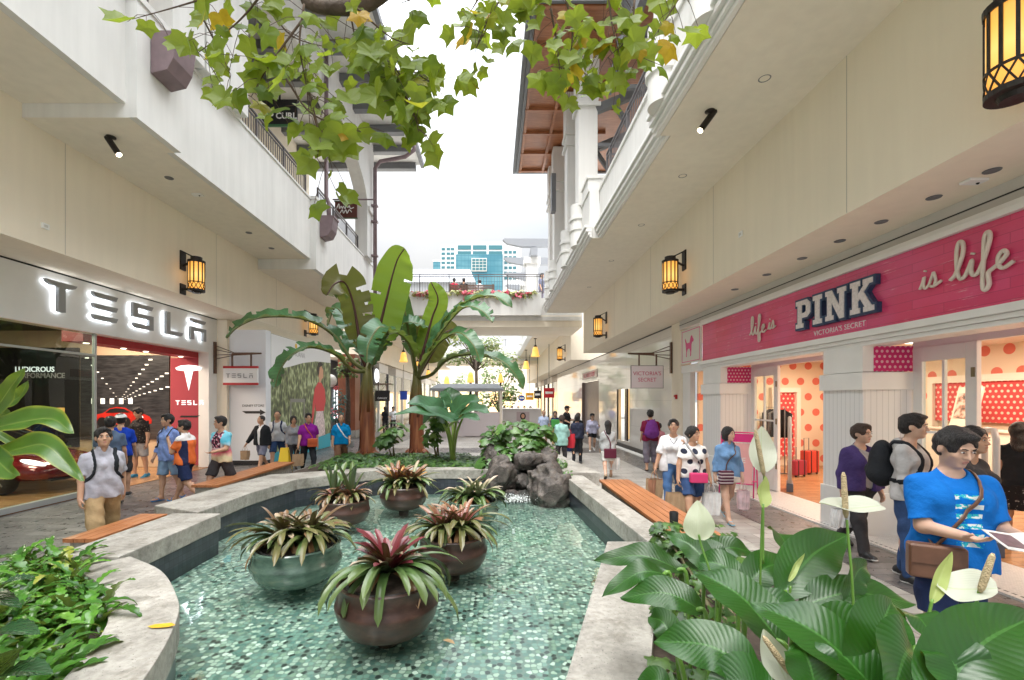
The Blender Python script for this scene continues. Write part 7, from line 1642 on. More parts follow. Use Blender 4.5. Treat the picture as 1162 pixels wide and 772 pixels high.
for (pts, w, up) in (([(-10, 470, 2.2), (12, 440, 2.15), (28, 418, 2.1)], .10, (.6, -.8, .3)), ([(-8, 462, 2.3), (20, 452, 2.3), (32, 432, 2.25)], .09, (.5, -.8, .4)), ([(-20, 490, 2.2), (30, 478, 2.1), (60, 476, 2.05), (82, 492, 2.0)], .16, (.2, -.9, .75)), ([(-20, 520, 2.15), (20, 510, 2.05), (50, 505, 1.98), (75, 525, 1.95), (94, 546, 1.92)], .13, (.1, -.9, .6)), ([(-30, 500, 2.1), (-6, 520, 2.0), (10, 535, 1.95), (20, 540, 1.9)], .13, (.2, -1, .4)), ([(-20, 468, 2.35), (5, 470, 2.3), (14, 478, 2.3)], .07, (0, -.8, .5)), ([(-20, 485, 2.4), (25, 508, 2.4), (55, 508, 2.35), (80, 506, 2.3)], .05, (0, -.7, .7))):
 q = MB(); blade(q, bez([hub] + [at(*p) for p in pts], 9), w, P_LANCE, up=up, fold=.3, nw=4, ripple=.008, rf=3); q.build('leaf', TI, t, True)
q = MB(); q.tube([(-2.62, 2.25, .34), (-2.60, 2.25, 1.0), (-2.62, 2.25, 1.76)], [.022, .02, .018], 8); q.build('stem', mat('ti_cane', (.16, .13, .09), .7, bump=.3, bscale=60), t, True)
LILY = leaf_mat('peace_lily_leaf', (.016, .078, .008), (.05, .14, .022), veins=22, slant=3.4, gloss=.33, transl=.14, vstr=.13, vcol=.80, mid=(.06, .18, .035), rnd=.3)
SPATHE = leaf_mat('white_spathe', (.64, .66, .56), (.60, .64, .47), veins=1, slant=9, gloss=.4, transl=.35, vstr=.15, vcol=.92, mid=(.52, .60, .34), rnd=.05)
SPGREEN = leaf_mat('pale_green_spathe', (.50, .58, .22), (.45, .55, .2), veins=1, slant=9, gloss=.4, transl=.35, vstr=.15, vcol=.9, mid=(.45, .55, .2), rnd=.1)
SPADIX = mat('cream_spadix', (.60, .47, .27), .7, bump=1., bscale=170, var=.15, vscale=60); LSTEM = mat('lily_stem', (.12, .25, .04), .35, var=.15)
t = thing('peace_lily', 'large peace lily with ribbed glossy leaves and white spathes filling the near corner', 'peace lily', (1.55, 1.9, .37))
def lily_leaf(b, tip, w, up, sag=.06, root=None, ripple=.010, curl=0.):
 a, c = at(*b), at(*tip); m_ = a.lerp(c, .45) + Vector((0, 0, sag)); q = MB()
 blade(q, bez([a, m_, c], 13), w * 1.22, P_ELL, up=up, fold=.20, nw=7, ripple=ripple, rf=2.2, curl=curl, seed=int(b[0])); lf = q.build('leaf', LILY, t, True)
 r0 = Vector(root) if root else Vector((a.x * .75 + .3, a.y + .05, .37)); q = MB(); q.tube(bez([r0, r0.lerp(a, .6) + Vector((0, 0, .05)), a, a.lerp(c, .12)], 5), [.011] * 15 + [.006], 7); q.build('petiole', LSTEM, lf, True)
UPV = (0, -.75, .8)
for L_ in (((893, 738, 1.75), (786, 647, 2.1), .185, (.15, -.8, .8)), ((868, 776, 1.55), (741, 728, 1.75), .155, (0, -.8, .8)), ((800, 695, 2.1), (704, 679, 2.25), .135, UPV), ((778, 650, 2.35), (674, 637, 2.5), .125, (0, -.7, .9)), ((760, 652, 2.3), (683, 678, 2.3), .11, (0, -.5, 1)), ((1010, 800, 1.4), (852, 684, 1.75), .19, (.25, -.85, .75)), ((884, 680, 2.1), (962, 607, 2.25), .19, (-.5, -.9, .3)), ((905, 690, 2.05), (1040, 686, 2.0), .15, (0, -.6, .9)), ((985, 800, 1.45), (1012, 680, 1.62), .19, (-.2, -1, .25)), ((1050, 815, 1.25), (1175, 698, 1.35), .18, (-.35, -.9, .6)), ((1020, 700, 1.75), (1072, 745, 1.6), .13, (.2, -.7, .8)), ((815, 660, 2.4), (757, 606, 2.65), .12, (-.2, -.8, .7)), ((800, 640, 2.6), (855, 627, 2.6), .13, (0, -.7, .9)), ((850, 665, 2.3), (778, 640, 2.5), .13, UPV), ((840, 672, 2.25), (905, 640, 2.35), .14, UPV), ((925, 745, 1.7), (1000, 720, 1.6), .16, (.1, -.8, .7)), ((770, 745, 1.9), (735, 700, 2.05), .10, (-.3, -.8, .5)), ((760, 790, 1.7), (722, 790, 1.8), .08, UPV), ((900, 640, 2.5), (872, 600, 2.7), .12, (.3, -.9, .4)), ((1040, 740, 1.5), (1010, 800, 1.3), .17, (.1, -.8, .6)), ((1100, 800, 1.25), (1055, 735, 1.35), .15, (0, -.9, .5)), ((880, 800, 1.5), (800, 790, 1.55), .15, UPV), ((845, 700, 2.0), (930, 712, 1.95), .13, UPV), ((960, 690, 2.0), (985, 640, 2.1), .10, (.3, -.9, .3)), ((820, 650, 2.5), (790, 618, 2.6), .11, UPV), ((930, 800, 1.45), (900, 730, 1.55), .14, (0, -.9, .5))): lily_leaf(*L_)
def spathe(stem_pts, base, tip, w, up, m, fold=.5, spad=None, curl=0.):
 q = MB(); a, c = at(*base), at(*tip); mm = a.lerp(c, .5) + Vector(up).normalized() * -.02
 blade(q, bez([a, mm, c], 8), w, lambda f: max(.02, math.sin(PI * min(1, (f * .97 + .02)) ** .72) ** .75), up=up, fold=fold, nw=5, ripple=.004, rf=1.5, curl=curl); fl = q.build('flower', m, t, True)
 if spad:
  q = MB(); s0, s1 = at(*spad[0]), at(*spad[1]); q.tube([s0, s0.lerp(s1, .1), s0.lerp(s1, .5), s0.lerp(s1, .92), s1], [.005, .0105, .0115, .009, .004], 12); q.build('spadix', SPADIX, fl, True)
 q = MB(); q.tube(bez([at(*p) for p in stem_pts], 6), .0052, 8); q.build('stem', LSTEM, fl, True)
spathe([(815, 690, 2.1), (806, 650, 2.12), (796, 620, 2.15), (793, 607, 2.15)], (794, 613, 2.15), (792, 568, 2.2), .155, (.1, 1, .25), SPATHE, .45, None, .25)
spathe([(862, 690, 2.2), (864, 610, 2.2), (867, 545, 2.2), (866, 532, 2.2)], (866, 536, 2.2), (864, 484, 2.24), .125, (-.35, -1, .15), SPATHE, .4, ((867, 540, 2.19), (857, 488, 2.17)), 0)
spathe([(866, 640, 2.12), (866, 600, 2.12), (866, 572, 2.12)], (866, 576, 2.12), (868, 540, 2.12), .085, (.3, -1, .1), SPGREEN, .5)
spathe([(970, 730, 1.9), (967, 660, 1.9), (963, 615, 1.91), (961, 590, 1.92)], (1000, 574, 1.97), (930, 571, 1.90), .125, (0, -.42, 1), SPATHE, .45, ((960, 588, 1.92), (957, 536, 1.92)), .1)
spathe([(1050, 790, 1.55), (1080, 735, 1.6), (1104, 695, 1.62), (1112, 668, 1.62)], (1132, 668, 1.60), (1062, 664, 1.72), .17, (.12, -.70, .8), SPATHE, .25, ((1112, 672, 1.61), (1127, 628, 1.6)))
spathe([(1046, 760, 1.7), (1052, 710, 1.7), (1058, 680, 1.7)], (1057, 684, 1.7), (1080, 626, 1.72), .055, (-.7, -1, .1), SPGREEN, .9)
spathe([(925, 800, 1.6), (915, 770, 1.6), (905, 765, 1.6)], (893, 775, 1.58), (866, 714, 1.62), .10, (-.6, -1, .2), SPATHE, .4, ((897, 765, 1.57), (866, 722, 1.58)))
spathe([(895, 690, 2.1), (897, 665, 2.1)], (895, 660, 2.1), (913, 628, 2.12), .030, (-.5, -1, .1), SPGREEN, .8)
bush(1.6, 3.0, .37, 'low mixed green undergrowth beneath the peace lily leaves', [((1.0, 2.2, .5), (.25, .4, .14)), ((1.3, 3.0, .52), (.3, .5, .16)), ((1.9, 3.9, .52), (.35, .5, .18)), ((2.1, 4.4, .55), (.3, .25, .22)), ((1.7, 4.45, .6), (.18, .2, .2)), ((.8, 1.7, .5), (.2, .4, .14)), ((1.7, 2.2, .5), (.4, .5, .14))], 620, .085, 44, 'ivy', IVYM)
t = thing('path_light', 'black tubular path light standing among the leaves by the bench', 'path light', (1.87, 4.75, .37)); q = MB(); q.lathe([(.028, 0), (.028, .28), (.040, .29), (.045, .42), (.040, .43), (.034, .40), (.001, .39)], (0, 0, 0), 16); q.build('housing', BLACK, t, world=False, autosmooth=40); q = MB(); q.lathe([(.05, 0), (.045, .03), (.001, .035)], (0, 0, 0), 14); q.build('base', BLACK, t, world=False)
BOUGH = leafy('bough_leaves', [(0, (.06, .13, .014)), (.45, (.14, .23, .016)), (.75, (.24, .33, .022)), (.90, (.30, .32, .03)), (.94, (.50, .32, .02)), (1, (.62, .36, .02))], (.2, .28, .03), gloss=.45, transl=.55)
BARK = mat('grey_brown_bark', (.085, .06, .045), .85, var=.3, vscale=12, bump=.6, bscale=40)
def lobed_leaf(q, p, d, nrm, s_, rv, rs):
 sd = d.cross(nrm).normalized()
 w1, w2 = rs.uniform(.85, 1.15), rs.uniform(.85, 1.15)
 outl = [(0, .02), (.14, -.08), (.36, -.10), (.60, .02), (.56, .16), (.60, .32), (.80, .58), (.52, .62), (.34, .68), (.20, .84), (0, 1.10)]
 outl = [(x * w1, y) for x, y in outl] + [(-x * w2, y) for x, y in outl[-2:0:-1]]
 vs = [p + d * .38 * s_ + nrm * .03 * s_]; uv = [(rv, .4)]; cup = rs.uniform(.05, .5)
 for x, y in outl: vs.append(p + sd * x * s_ + d * y * s_ - nrm * (abs(x) * cup + (y - .4) ** 2 * rs.uniform(.1, .5)) * s_); uv.append((rv, max(0, y)))
 k = len(outl); q.add(vs, [(0, 1 + i, 1 + (i + 1) % k) for i in range(k)], uv)
def bough(label, twigs, limb, nleaf, seed, yellow=.05, size=.125):
 rs = random.Random(seed); first = at(*limb[0][0][0]); t = thing('tree' if seed == 61 else 'tree_bough', label, 'tree' if seed == 61 else 'tree bough', first)
 q = MB()
 for pts, r in limb: n = len(bez([at(*p) for p in pts], 5)); q.tube(bez([at(*p) for p in pts], 5), [r * (1 - .6 * i / (n - 1)) for i in range(n)], 10)
 q.build('limb', BARK, t, True)
 q = MB(); ql = MB(); wts = [w for _, w in twigs]
 paths = []
 for pts, w in twigs:
  pth = bez([at(*p) for p in pts], 6); n = len(pth); q.tube(pth, [.0065 * (1 - .75 * i / (n - 1)) for i in range(n)], 6); paths.append(pth)
 for i in range(nleaf):
  k = rs.choices(range(len(paths)), wts)[0]; pth = paths[k]; a = pth[min(len(pth) - 1, int(rs.random() ** .8 * len(pth)))]
  off = Vector((rs.gauss(0, .075), rs.gauss(0, .12), rs.gauss(-.03, .07))); p = a + off
  q.tube([a, a.lerp(p, .5) + Vector((0, 0, .02)), p], .0016, 4, cap=False)
  d = Vector((rs.gauss(0, .6), rs.gauss(-.1, .5), -1 + rs.gauss(0, .35))).normalized(); nr = Vector((rs.gauss(0, .55), -1 + rs.gauss(0, .4), rs.gauss(.15, .55))); nr = (nr - d * nr.dot(d)).normalized()
  if rs.random() < .5: nr = -nr
  lobed_leaf(ql, p, d, nr, size * rs.uniform(.5, 1.2), (rs.uniform(.92, 1) if rs.random() < yellow else min(.91, max(0, rs.gauss(.5, .22)))), rs)
 if seed == 61:   # unseen trunk and crown, added overhead to shade the foreground planter and pool
  tb = MB(); tb.tube(bez([(-2.5, -1.2, .3), (-2.35, -1.1, 2.0), (-2.0, -.7, 4.0), (-1.5, -.2, 5.6)], 6), [.17 - .004 * i for i in range(19)], 12)
  cr = [(rs.uniform(-2.8, 2.9), rs.uniform(-1.6, 2.7), rs.uniform(5.1, 7.0)) for _ in range(26)]
  for c in cr: tb.tube(bez([(-1.5, -.2, 5.5), (c[0] * .5 - .7, c[1] * .5, c[2] * .5 + 2.9), c], 5), [.05 - .0042 * i for i in range(11)], 6)
  tb.build('trunk', BARK, t, True); lc = MB()
  for c in cr:
   for _ in range(38): d = Vector((rs.gauss(0, .6), rs.gauss(0, .6), -.7)).normalized(); nr = Vector((rs.gauss(0, .5), rs.gauss(0, .5), 1)); nr = (nr - d * nr.dot(d)).normalized(); lobed_leaf(lc, Vector(c) + Vector((rs.gauss(0, .38), rs.gauss(0, .38), rs.gauss(0, .28))), d, nr, rs.uniform(.08, .15), min(.91, max(0, rs.gauss(.5, .22))), rs)
  lc.build('crown', BOUGH, t)
 q.build('twigs', mat('brown_twig', (.09, .055, .035), .8), t, True); ql.build('foliage', BOUGH, t, False)
bough('tree whose leafy dark limbed bough overhangs the left balcony', [
 ([(300, -10, 2.4), (270, 25, 2.4), (225, 60, 2.45)], 1.0), ([(260, -10, 2.5), (200, 8, 2.5), (150, 22, 2.5)], .7), ([(345, 5, 2.3), (340, 50, 2.3), (348, 100, 2.35), (352, 145, 2.4)], .9), ([(350, 100, 2.4), (360, 140, 2.4), (372, 178, 2.45)], .7),
 ([(400, 5, 2.4), (440, 40, 2.45), (462, 50, 2.5)], .8), ([(410, 48, 2.45), (440, 70, 2.5), (460, 95, 2.5), (468, 130, 2.5)], 1.2), ([(440, 62, 2.6), (475, 85, 2.6), (500, 100, 2.6)], .9), ([(455, 100, 2.5), (470, 130, 2.5), (475, 150, 2.5)], .9), ([(345, 20, 2.4), (305, 75, 2.4), (285, 110, 2.45)], .8), ([(325, 90, 2.3), (355, 130, 2.3), (410, 150, 2.35)], .7), ([(300, 0, 2.6), (330, 40, 2.6), (375, 55, 2.6)], 1.2), ([(395, 0, 2.5), (405, 50, 2.5), (425, 100, 2.5)], .8), ([(356, 130, 2.3), (362, 155, 2.3), (360, 180, 2.3)], .35), ([(230, 20, 2.6), (250, 60, 2.6), (262, 85, 2.6)], .6), ([(490, -10, 2.5), (452, 5, 2.5)], .3)],
 [([(470, -40, 2.5), (420, 2, 2.45), (385, 9, 2.45), (350, 4, 2.45), (340, -20, 2.5), (300, -50, 2.6)], .045)], 235, 61, size=.10)
bough('leafy overhanging bough with yellowing leaves hanging in front of the timber eave', [
 ([(575, -10, 2.6), (555, 20, 2.6), (540, 55, 2.6)], 1.0), ([(600, -10, 2.6), (590, 25, 2.6)], .5), ([(640, -10, 2.5), (650, 40, 2.5), (640, 85, 2.5)], 1.1), ([(625, 10, 2.5), (632, 50, 2.5), (636, 90, 2.5)], .8), ([(690, -10, 2.5), (695, 30, 2.5), (705, 70, 2.5)], 1.0), ([(720, 0, 2.5), (715, 40, 2.5), (690, 65, 2.5)], .8), ([(775, -10, 2.5), (760, 15, 2.5), (740, 45, 2.5)], 1.0), ([(660, 20, 2.6), (690, 50, 2.6), (670, 60, 2.6)], .7), ([(545, -5, 2.7), (530, 20, 2.7)], .5)],
 [([(700, -60, 2.5), (690, -20, 2.5), (640, -16, 2.5), (580, -18, 2.6)], .03)], 150, 67, yellow=.16, size=.10)
ROCKM = NG('lava_rock'); cq = ROCKM.coord('Object'); n1 = ROCKM.noise(cq, 5, 6, .65); n2 = ROCKM.noise(cq, 30, 4, .6); vp = ROCKM.n('ShaderNodeTexVoronoi'); vp.inputs['Scale'].default_value = 28; ROCKM.l(cq, vp.inputs[0]); pit = ROCKM.ramp(vp.outputs['Distance'], [(.10, 0), (.22, 1)])
ROCKM.set(Base_Color=ROCKM.mix(ROCKM.math('SUBTRACT', 1., pit), ROCKM.ramp(n1, [(.3, (.025, .022, .02)), (.5, (.075, .062, .054)), (.7, (.16, .135, .115))]), (.02, .018, .017)), Roughness=.6); ROCKM.bump(ROCKM.math('ADD', ROCKM.math('MULTIPLY', pit, .6), n2), .7, .03); ROCKM = ROCKM.m
def rock(px, py, d, r, label, seed):
 c = at(px, py, d); t = thing('rock', label, 'rock', c); F = Field(-np.array(r) * 1.35, np.array(r) * 1.35, .02); F.ell((0, 0, 0), r, k=0); F.ell((r[0] * .3, r[1] * .1, r[2] * .35), np.array(r) * .7, k=.1); F.noise(.13 * max(r) / .4, 6, seed); F.noise(.035, 17, seed + 1); F.noise(.014, 45, seed + 2); sdf_obj('boulder', F, ROCKM, t)
rock(622, 549, 9.1, (.40, .42, .38), 'largest rounded lava rock at the corner of the pool', 1); rock(607, 522, 9.9, (.42, .40, .20), 'flat lava rock behind the largest one', 2); rock(570, 541, 9.6, (.33, .35, .36), 'brown lava rock left of the waterfall', 3); rock(597, 548, 9.7, (.22, .25, .18), 'dark wet rock in the middle of the waterfall', 4); rock(584, 566, 9.3, (.24, .2, .10), 'low wet rock at the foot of the waterfall', 5); rock(636, 572, 8.9, (.14, .15, .10), 'small rock at the waterline below the largest one', 6); rock(560, 520, 10.4, (.3, .3, .25), 'mossy rock under the shrub leaves', 7); rock(590, 530, 10.3, (.3, .3, .16), 'rock ledge that feeds the waterfall', 8)
WF = glass_mat('waterfall_water', (.80, .86, .86), .12, 2.5); q = MB()
for (x0, x1, pts) in ((585, 604, [(531, 9.95), (535, 9.6), (548, 9.45), (556, 9.4)]), (572, 600, [(556, 9.35), (560, 9.2), (568, 9.1), (573, 9.05)])):
 n = 7; v = []
 for (py, d) in pts:
  for k in range(n): p = at(x0 + (x1 - x0) * k / (n - 1), py + 1.2 * math.sin(k * 2.2), d - .03 * math.sin(k * 1.7)); v.append(p)
 q.add(v, [(i * n + k, i * n + k + 1, (i + 1) * n + k + 1, (i + 1) * n + k) for i in range(len(pts) - 1) for k in range(n - 1)])
kind(q.build('waterfall', WF, None, True), 'structure')
q = MB(); rs_ = random.Random(9)
for _ in range(240): p = at(572 + abs(rs_.gauss(14, 9)), 575, 8.95); q.sphere((p.x, p.y + rs_.uniform(-.35, .2), ZW + abs(rs_.gauss(0, .025))), rs_.uniform(.003, .011), 6, 4)
tag(kind(q.build('foam', mat('white_foam', (.8, .82, .82), .3), None, True), 'stuff'), 'white foam and splashes at the foot of the little waterfall', 'foam')
BOUG = leafy('bougainvillea_leaves', [(0, (.20, .26, .05)), (.6, (.40, .38, .12)), (1, (.50, .46, .22))], (.3, .32, .1)); PINKF = leafy('bougainvillea_flowers', [(0, (.62, .03, .10)), (.5, (.70, .08, .16)), (1, (.75, .28, .32))], (.6, .1, .15), transl=.35)
t = thing('bougainvillea', 'trailing pink and yellow green bougainvillea along the footbridge planter', 'bougainvillea', (-1.2, 21.95, 7.1)); rs_ = random.Random(3)
cs = [((rs_.uniform(-5, 2.1), 22.0 + rs_.uniform(-.1, .2), 7.18 - (abs(rs_.gauss(0, .14)))), (.22, .16, .11)) for _ in range(150)]; q = MB(); scatter_leaves(q, cs, 1300, .17, 4, 'oval'); q.build('foliage', BOUG, t)
cs = [((x, 21.92 + rs_.uniform(-.12, .1), 7.2 - abs(rs_.gauss(0, .13))), (.15, .12, .09)) for x in [rs_.choice((-3.6, -3, -2.4, -1.2, -.9, -.4, .2, .8, 1.1, 1.6)) + rs_.gauss(0, .28) for _ in range(75)]]; q = MB(); scatter_leaves(q, cs, 480, .15, 5, 'oval'); q.build('flowers', PINKF, t)
def tree(px, d, zc, r, label, nl, size, m, seed, h0=1.0):
 x = px_x(px, d); t = thing('tree', label, 'tree', (x, d, 0)); rs = random.Random(seed); q = MB(); q.tube([(x, d, -.02), (x + .05, d, zc * .5), (x, d, zc)], [.16, .12, .08], 10); cs = []
 for i in range(14):
  a = rs.uniform(0, 6.28); e = Vector((math.cos(a) * r[0] * rs.uniform(.3, .9), math.sin(a) * r[1] * rs.uniform(.3, .9), rs.uniform(-.8, .9) * r[2])); c = Vector((x, d, zc)) + e; q.tube([(x, d, zc - r[2] * .9), Vector((x, d, zc - r[2] * .4)).lerp(c, .5), c], [.06, .04, .015], 6); cs.append((c, (r[0] * .38, r[1] * .38, r[2] * .36)))
 q.build('trunk', BARK, t, True); q = MB(); scatter_leaves(q, cs, nl, size, seed, 'oval'); q.build('crown', m, t)
PALEL = leafy('pale_flowering_leaves', [(0, (.08, .14, .03)), (.45, (.16, .22, .06)), (.8, (.35, .38, .16)), (1, (.65, .58, .34))], (.2, .26, .08)); GREENL = leafy('far_green_leaves', [(0, (.05, .11, .02)), (.6, (.10, .19, .04)), (1, (.2, .28, .08))], (.12, .2, .05))
tree(540, 33, 5.6, (2.6, 2.0, 1.7), 'pale flowering tree beyond the footbridge above the kiosk', 1500, .24, PALEL, 71)
tree(566, 42, 2.9, (2.3, 1.6, 2.2), 'green tree behind the kiosk awning', 900, .28, GREENL, 72); tree(512, 41, 2.6, (1.6, 1.4, 1.6), 'smaller green tree behind the left part of the kiosk', 500, .26, GREENL, 73); tree(394, 23.4, 3.6, (.6, .6, .5), 'small green tree by the reddish column', 200, .18, GREENL, 74)
t = thing('plant_stand', 'flower stand with a white globe beside the reddish column', 'flower stand', (px_x(381, 23), 23, 0)); x = px_x(381, 23)
q = MB(); scatter_leaves(q, [((x + .15, 23, 2.0), (.4, .3, .7)), ((x, 23, 1.2), (.5, .3, .4))], 220, .16, 8, 'oval'); q.build('foliage', mat('blue_green_leaves', (.06, .15, .13), .5, var=.3, vscale=5), t); q = MB(); scatter_leaves(q, [((x - .1, 22.8, 1.3), (.4, .2, .35)), ((x + .1, 22.8, 2.6), (.15, .2, .15))], 40, .15, 9, 'oval'); q.build('flowers', PINKF, t); q = MB(); q.tube([(x, 23, .0), (x, 23, 3.0)], .03, 6); q.box(x - .4, x + .4, 22.8, 23.2, .0, .5); q.build('stand', DARKMETAL, t); q = MB(); q.sphere((x - .2, 22.8, 2.95), .32, 16, 10); q.build('globe', TRIM, t, True)
t = thing('floor_sign', 'yellow folding wet floor sign behind the timber bench', 'floor sign', (px_x(323, 12.3), 12.3, 0), R(10)); YEL = mat('yellow_plastic', (.72, .50, .02), .4)
for sg in (-1, 1):
 q = MB(); q.prism([(-.16, sg * .20, .0), (.16, sg * .20, .0), (.10, sg * .03, .66), (-.10, sg * .03, .66)], (0, sg * .02, 0)); q.build('panel', YEL, t, world=False, bevel=.006)
q = MB(); q.box(-.10, .10, -.05, .05, .62, .69); q.build('hinge', YEL, t, world=False, bevel=.01)
# ================================================================ PEOPLE
def pattern(name, fn, rough=.85):
 g = NG(name); c = g.sep(g.coord('Object')); col = fn(g, c); g.set(Base_Color=col, Roughness=rough, Specular_IOR_Level=.2); g.bump(g.noise(g.coord('Object'), 20, 3), .55, .02); return g.m
def polka(g, c):
 s = .155; v = g.math('DIVIDE', c[2], s); sh = g.math('MULTIPLY', g.math('MODULO', g.math('FLOOR', v), 2.), .5); u = g.math('ADD', g.math('DIVIDE', c[0], s), sh)
 fu = g.math('SUBTRACT', g.math('FRACT', u), .5); fv = g.math('SUBTRACT', g.math('FRACT', v), .5); d = g.math('SQRT', g.math('ADD', g.math('MULTIPLY', fu, fu), g.math('MULTIPLY', fv, fv)))
 return g.mix(g.math('LESS_THAN', d, .27), (.72, .71, .70), (.03, .035, .06))
def checks(g, c):
 a = g.math('LESS_THAN', g.math('FRACT', g.math('DIVIDE', c[0], .028)), .3); b = g.math('LESS_THAN', g.math('FRACT', g.math('DIVIDE', c[2], .028)), .3)
 return g.mix(g.math('MULTIPLY', g.math('ADD', a, b), .35), (.16, .25, .56), (.34, .42, .68))
def tiedye(g, c):
 n = g.noise(g.coord('Object'), 5, 4, .6); f = g.math('ADD', g.math('MULTIPLY', c[2], 1.6), g.math('MULTIPLY', n, .35))
 base = g.ramp(g.math('SUBTRACT', f, 1.45), [(.05, (.72, .62, .40)), (.22, (.68, .12, .20)), (.42, (.55, .50, .50)), (.62, (.10, .45, .60)), (.9, (.25, .58, .68))])
 x = g.math('ABSOLUTE', g.math('ADD', c[0], .0)); inb = g.math('MULTIPLY', g.math('LESS_THAN', x, .11), g.math('MULTIPLY', g.math('GREATER_THAN', c[2], 1.02), g.math('LESS_THAN', c[2], 1.34)))
 inb = g.math('MULTIPLY', inb, g.math('LESS_THAN', c[1], -.02)); pr = g.ramp(g.noise(g.coord('Object'), 24, 3), [(.42, (.02, .02, .03)), (.52, (.45, .08, .16)), (.6, (.6, .6, .62))], 'CONSTANT'); return g.mix(inb, base, pr)
def polo(g, c):
 top = g.math('GREATER_THAN', c[2], 1.20); nav = g.math('MULTIPLY', g.math('GREATER_THAN', c[1], -.05), g.math('LESS_THAN', g.math('ABSOLUTE', g.math('SUBTRACT', c[0], .13)), .05)); st = g.math('LESS_THAN', g.math('ABSOLUTE', g.math('SUBTRACT', c[2], 1.345)), .018)
 col = g.mix(top, (.72, .16, .04), (.74, .72, .70)); return g.mix(g.math('MAXIMUM', g.math('MULTIPLY', nav, g.math('SUBTRACT', 1., top)), g.math('MULTIPLY', st, g.math('GREATER_THAN', g.math('ABSOLUTE', c[0]), .13))), col, (.02, .025, .07))
def speckle(bg, fg, sc=26, th=.60):
 def f(g, c): return g.mix(g.ramp(g.noise(g.coord('Object'), sc, 2), [(th, 0), (th + .05, 1)]), bg, fg)
 return f
def printed_tee(g, c):
 inb = g.math('MULTIPLY', g.math('LESS_THAN', g.math('ABSOLUTE', c[0]), .075), g.math('MULTIPLY', g.math('GREATER_THAN', c[2], .98), g.math('LESS_THAN', c[2], 1.36))); inb = g.math('MULTIPLY', inb, g.math('LESS_THAN', c[1], -.03))
 n = g.noise(g.coord('Object', scale=(1, 1, 1.4)), 22, 2); row = g.math('LESS_THAN', g.math('FRACT', g.math('DIVIDE', c[2], .062)), .5); pr = g.ramp(g.math('MULTIPLY', n, g.math('ADD', g.math('MULTIPLY', row, .4), .75)), [(.40, (.0, .15, .55)), (.5, (.03, .42, .52)), (.62, (.65, .70, .70))], 'CONSTANT')
 return g.mix(inb, g.mix(g.noise(g.coord('Object'), 6, 3), (.004, .12, .46), (.006, .16, .54)), pr)
def heart(g, c):
 x = g.math('ABSOLUTE', c[0]); z = g.math('SUBTRACT', c[2], 1.24); e = g.math('ADD', g.math('MULTIPLY', x, x), g.math('POWER', g.math('SUBTRACT', z, g.math('MULTIPLY', g.math('SQRT', x), .25)), 2.)); r = g.math('SQRT', e)
 ln = g.math('LESS_THAN', g.math('ABSOLUTE', g.math('SUBTRACT', r, .06)), .007); ln = g.math('MULTIPLY', ln, g.math('LESS_THAN', c[1], -.05)); return g.mix(ln, (.74, .74, .76), (.05, .05, .06))
def CL(n, *c): return cloth(n, c)
lav = CL('lavender_grey_cotton', .40, .39, .44); khaki = CL('khaki_cotton', .36, .25, .13); slate = CL('slate_blue_cotton', .09, .13, .20); royal = CL('royal_blue_cotton', .01, .05, .42); gsh = CL('grey_cotton', .30, .29, .29); lblue = CL('light_blue_denim', .20, .30, .44); navy = CL('navy_cotton', .015, .025, .075); dkg = CL('charcoal_cotton', .045, .042, .045); jblk = CL('black_nylon', .018, .02, .024); bgrey = CL('blue_grey_cotton', .16, .17, .24); tee = CL('pale_grey_cotton', .52, .53, .56); denim = CL('denim', .035, .07, .17); ggrey = CL('grey_wool', .27, .28, .31); purple = CL('purple_cotton', .20, .01, .22); teal = CL('azure_cotton', .0, .20, .46); brown = CL('brown_cotton', .17, .09, .055); hood = CL('light_grey_fleece', .44, .43, .43); plum = CL('plum_knit', .055, .035, .13); white = CL('white_cotton', .74, .74, .76); shirtd = CL('chambray_cotton', .16, .30, .52); lace = CL('white_lace', .70, .66, .60); maroon = CL('maroon_cotton', .20, .015, .05); mgrey = CL('mauve_grey_cotton', .17, .15, .19); pinkc = CL('pink_cotton', .70, .30, .36); mint = CL('mint_knit', .30, .52, .48); dknit = CL('dark_blue_knit', .025, .03, .055); sweat = CL('lilac_fleece', .42, .42, .56); sky_ = CL('pale_blue_cotton', .40, .47, .64); redc = CL('red_cotton', .50, .02, .06); wdress = CL('grey_jersey', .40, .41, .41); wskirt = CL('ivory_skirt_cotton', .60, .59, .55)
bshoe = mat('black_shoe', (.02, .02, .022), .45); wsole = mat('white_rubber_sole', (.7, .7, .68), .5); wshoe = mat('white_shoe', (.66, .66, .66), .5); bsand = mat('blue_sandal', (.03, .20, .50), .5); lsand = mat('pale_blue_sandal', (.25, .50, .62), .5); dsand = mat('dark_sandal', (.03, .025, .025), .6)
PAPER = mat('brown_paper', (.36, .24, .14), .8, var=.12, vscale=9); PURPK = cloth('purple_nylon', (.17, .04, .24)); LEATH = mat('brown_leather', (.13, .06, .035), .4, var=.25, vscale=9); BURG = mat('burgundy_leather', (.10, .01, .03), .35); ORNG = mat('orange_leather', (.45, .08, .02), .5); PKBAG = mat('pink_bag_nylon', (.62, .04, .16), .5); PLAST = mat('white_plastic_bag', (.70, .70, .70), .35, var=.15, vscale=8)
S1, S2, SD, SB = ('shoe', bshoe, wsole), ('shoe', wshoe, wsole), ('sandal', dsand, dsand), ('sandal', bsand, bsand)
def X_(px, d): return ((px - VX) * d / FPX, d, .004)
WALK = ((24, 6), (-18, 26)); WALK2 = ((-18, 26), (24, 6)); STAND = ((4, 3), (-4, 5))
AD = (10, 6, 14, 3)
def P(label, px, d, face, h, **k):
 loc = k.pop('loc', None) or X_(px, d); return person(label, loc, face - math.degrees(math.atan2(loc[0], loc[1])), h, **k)
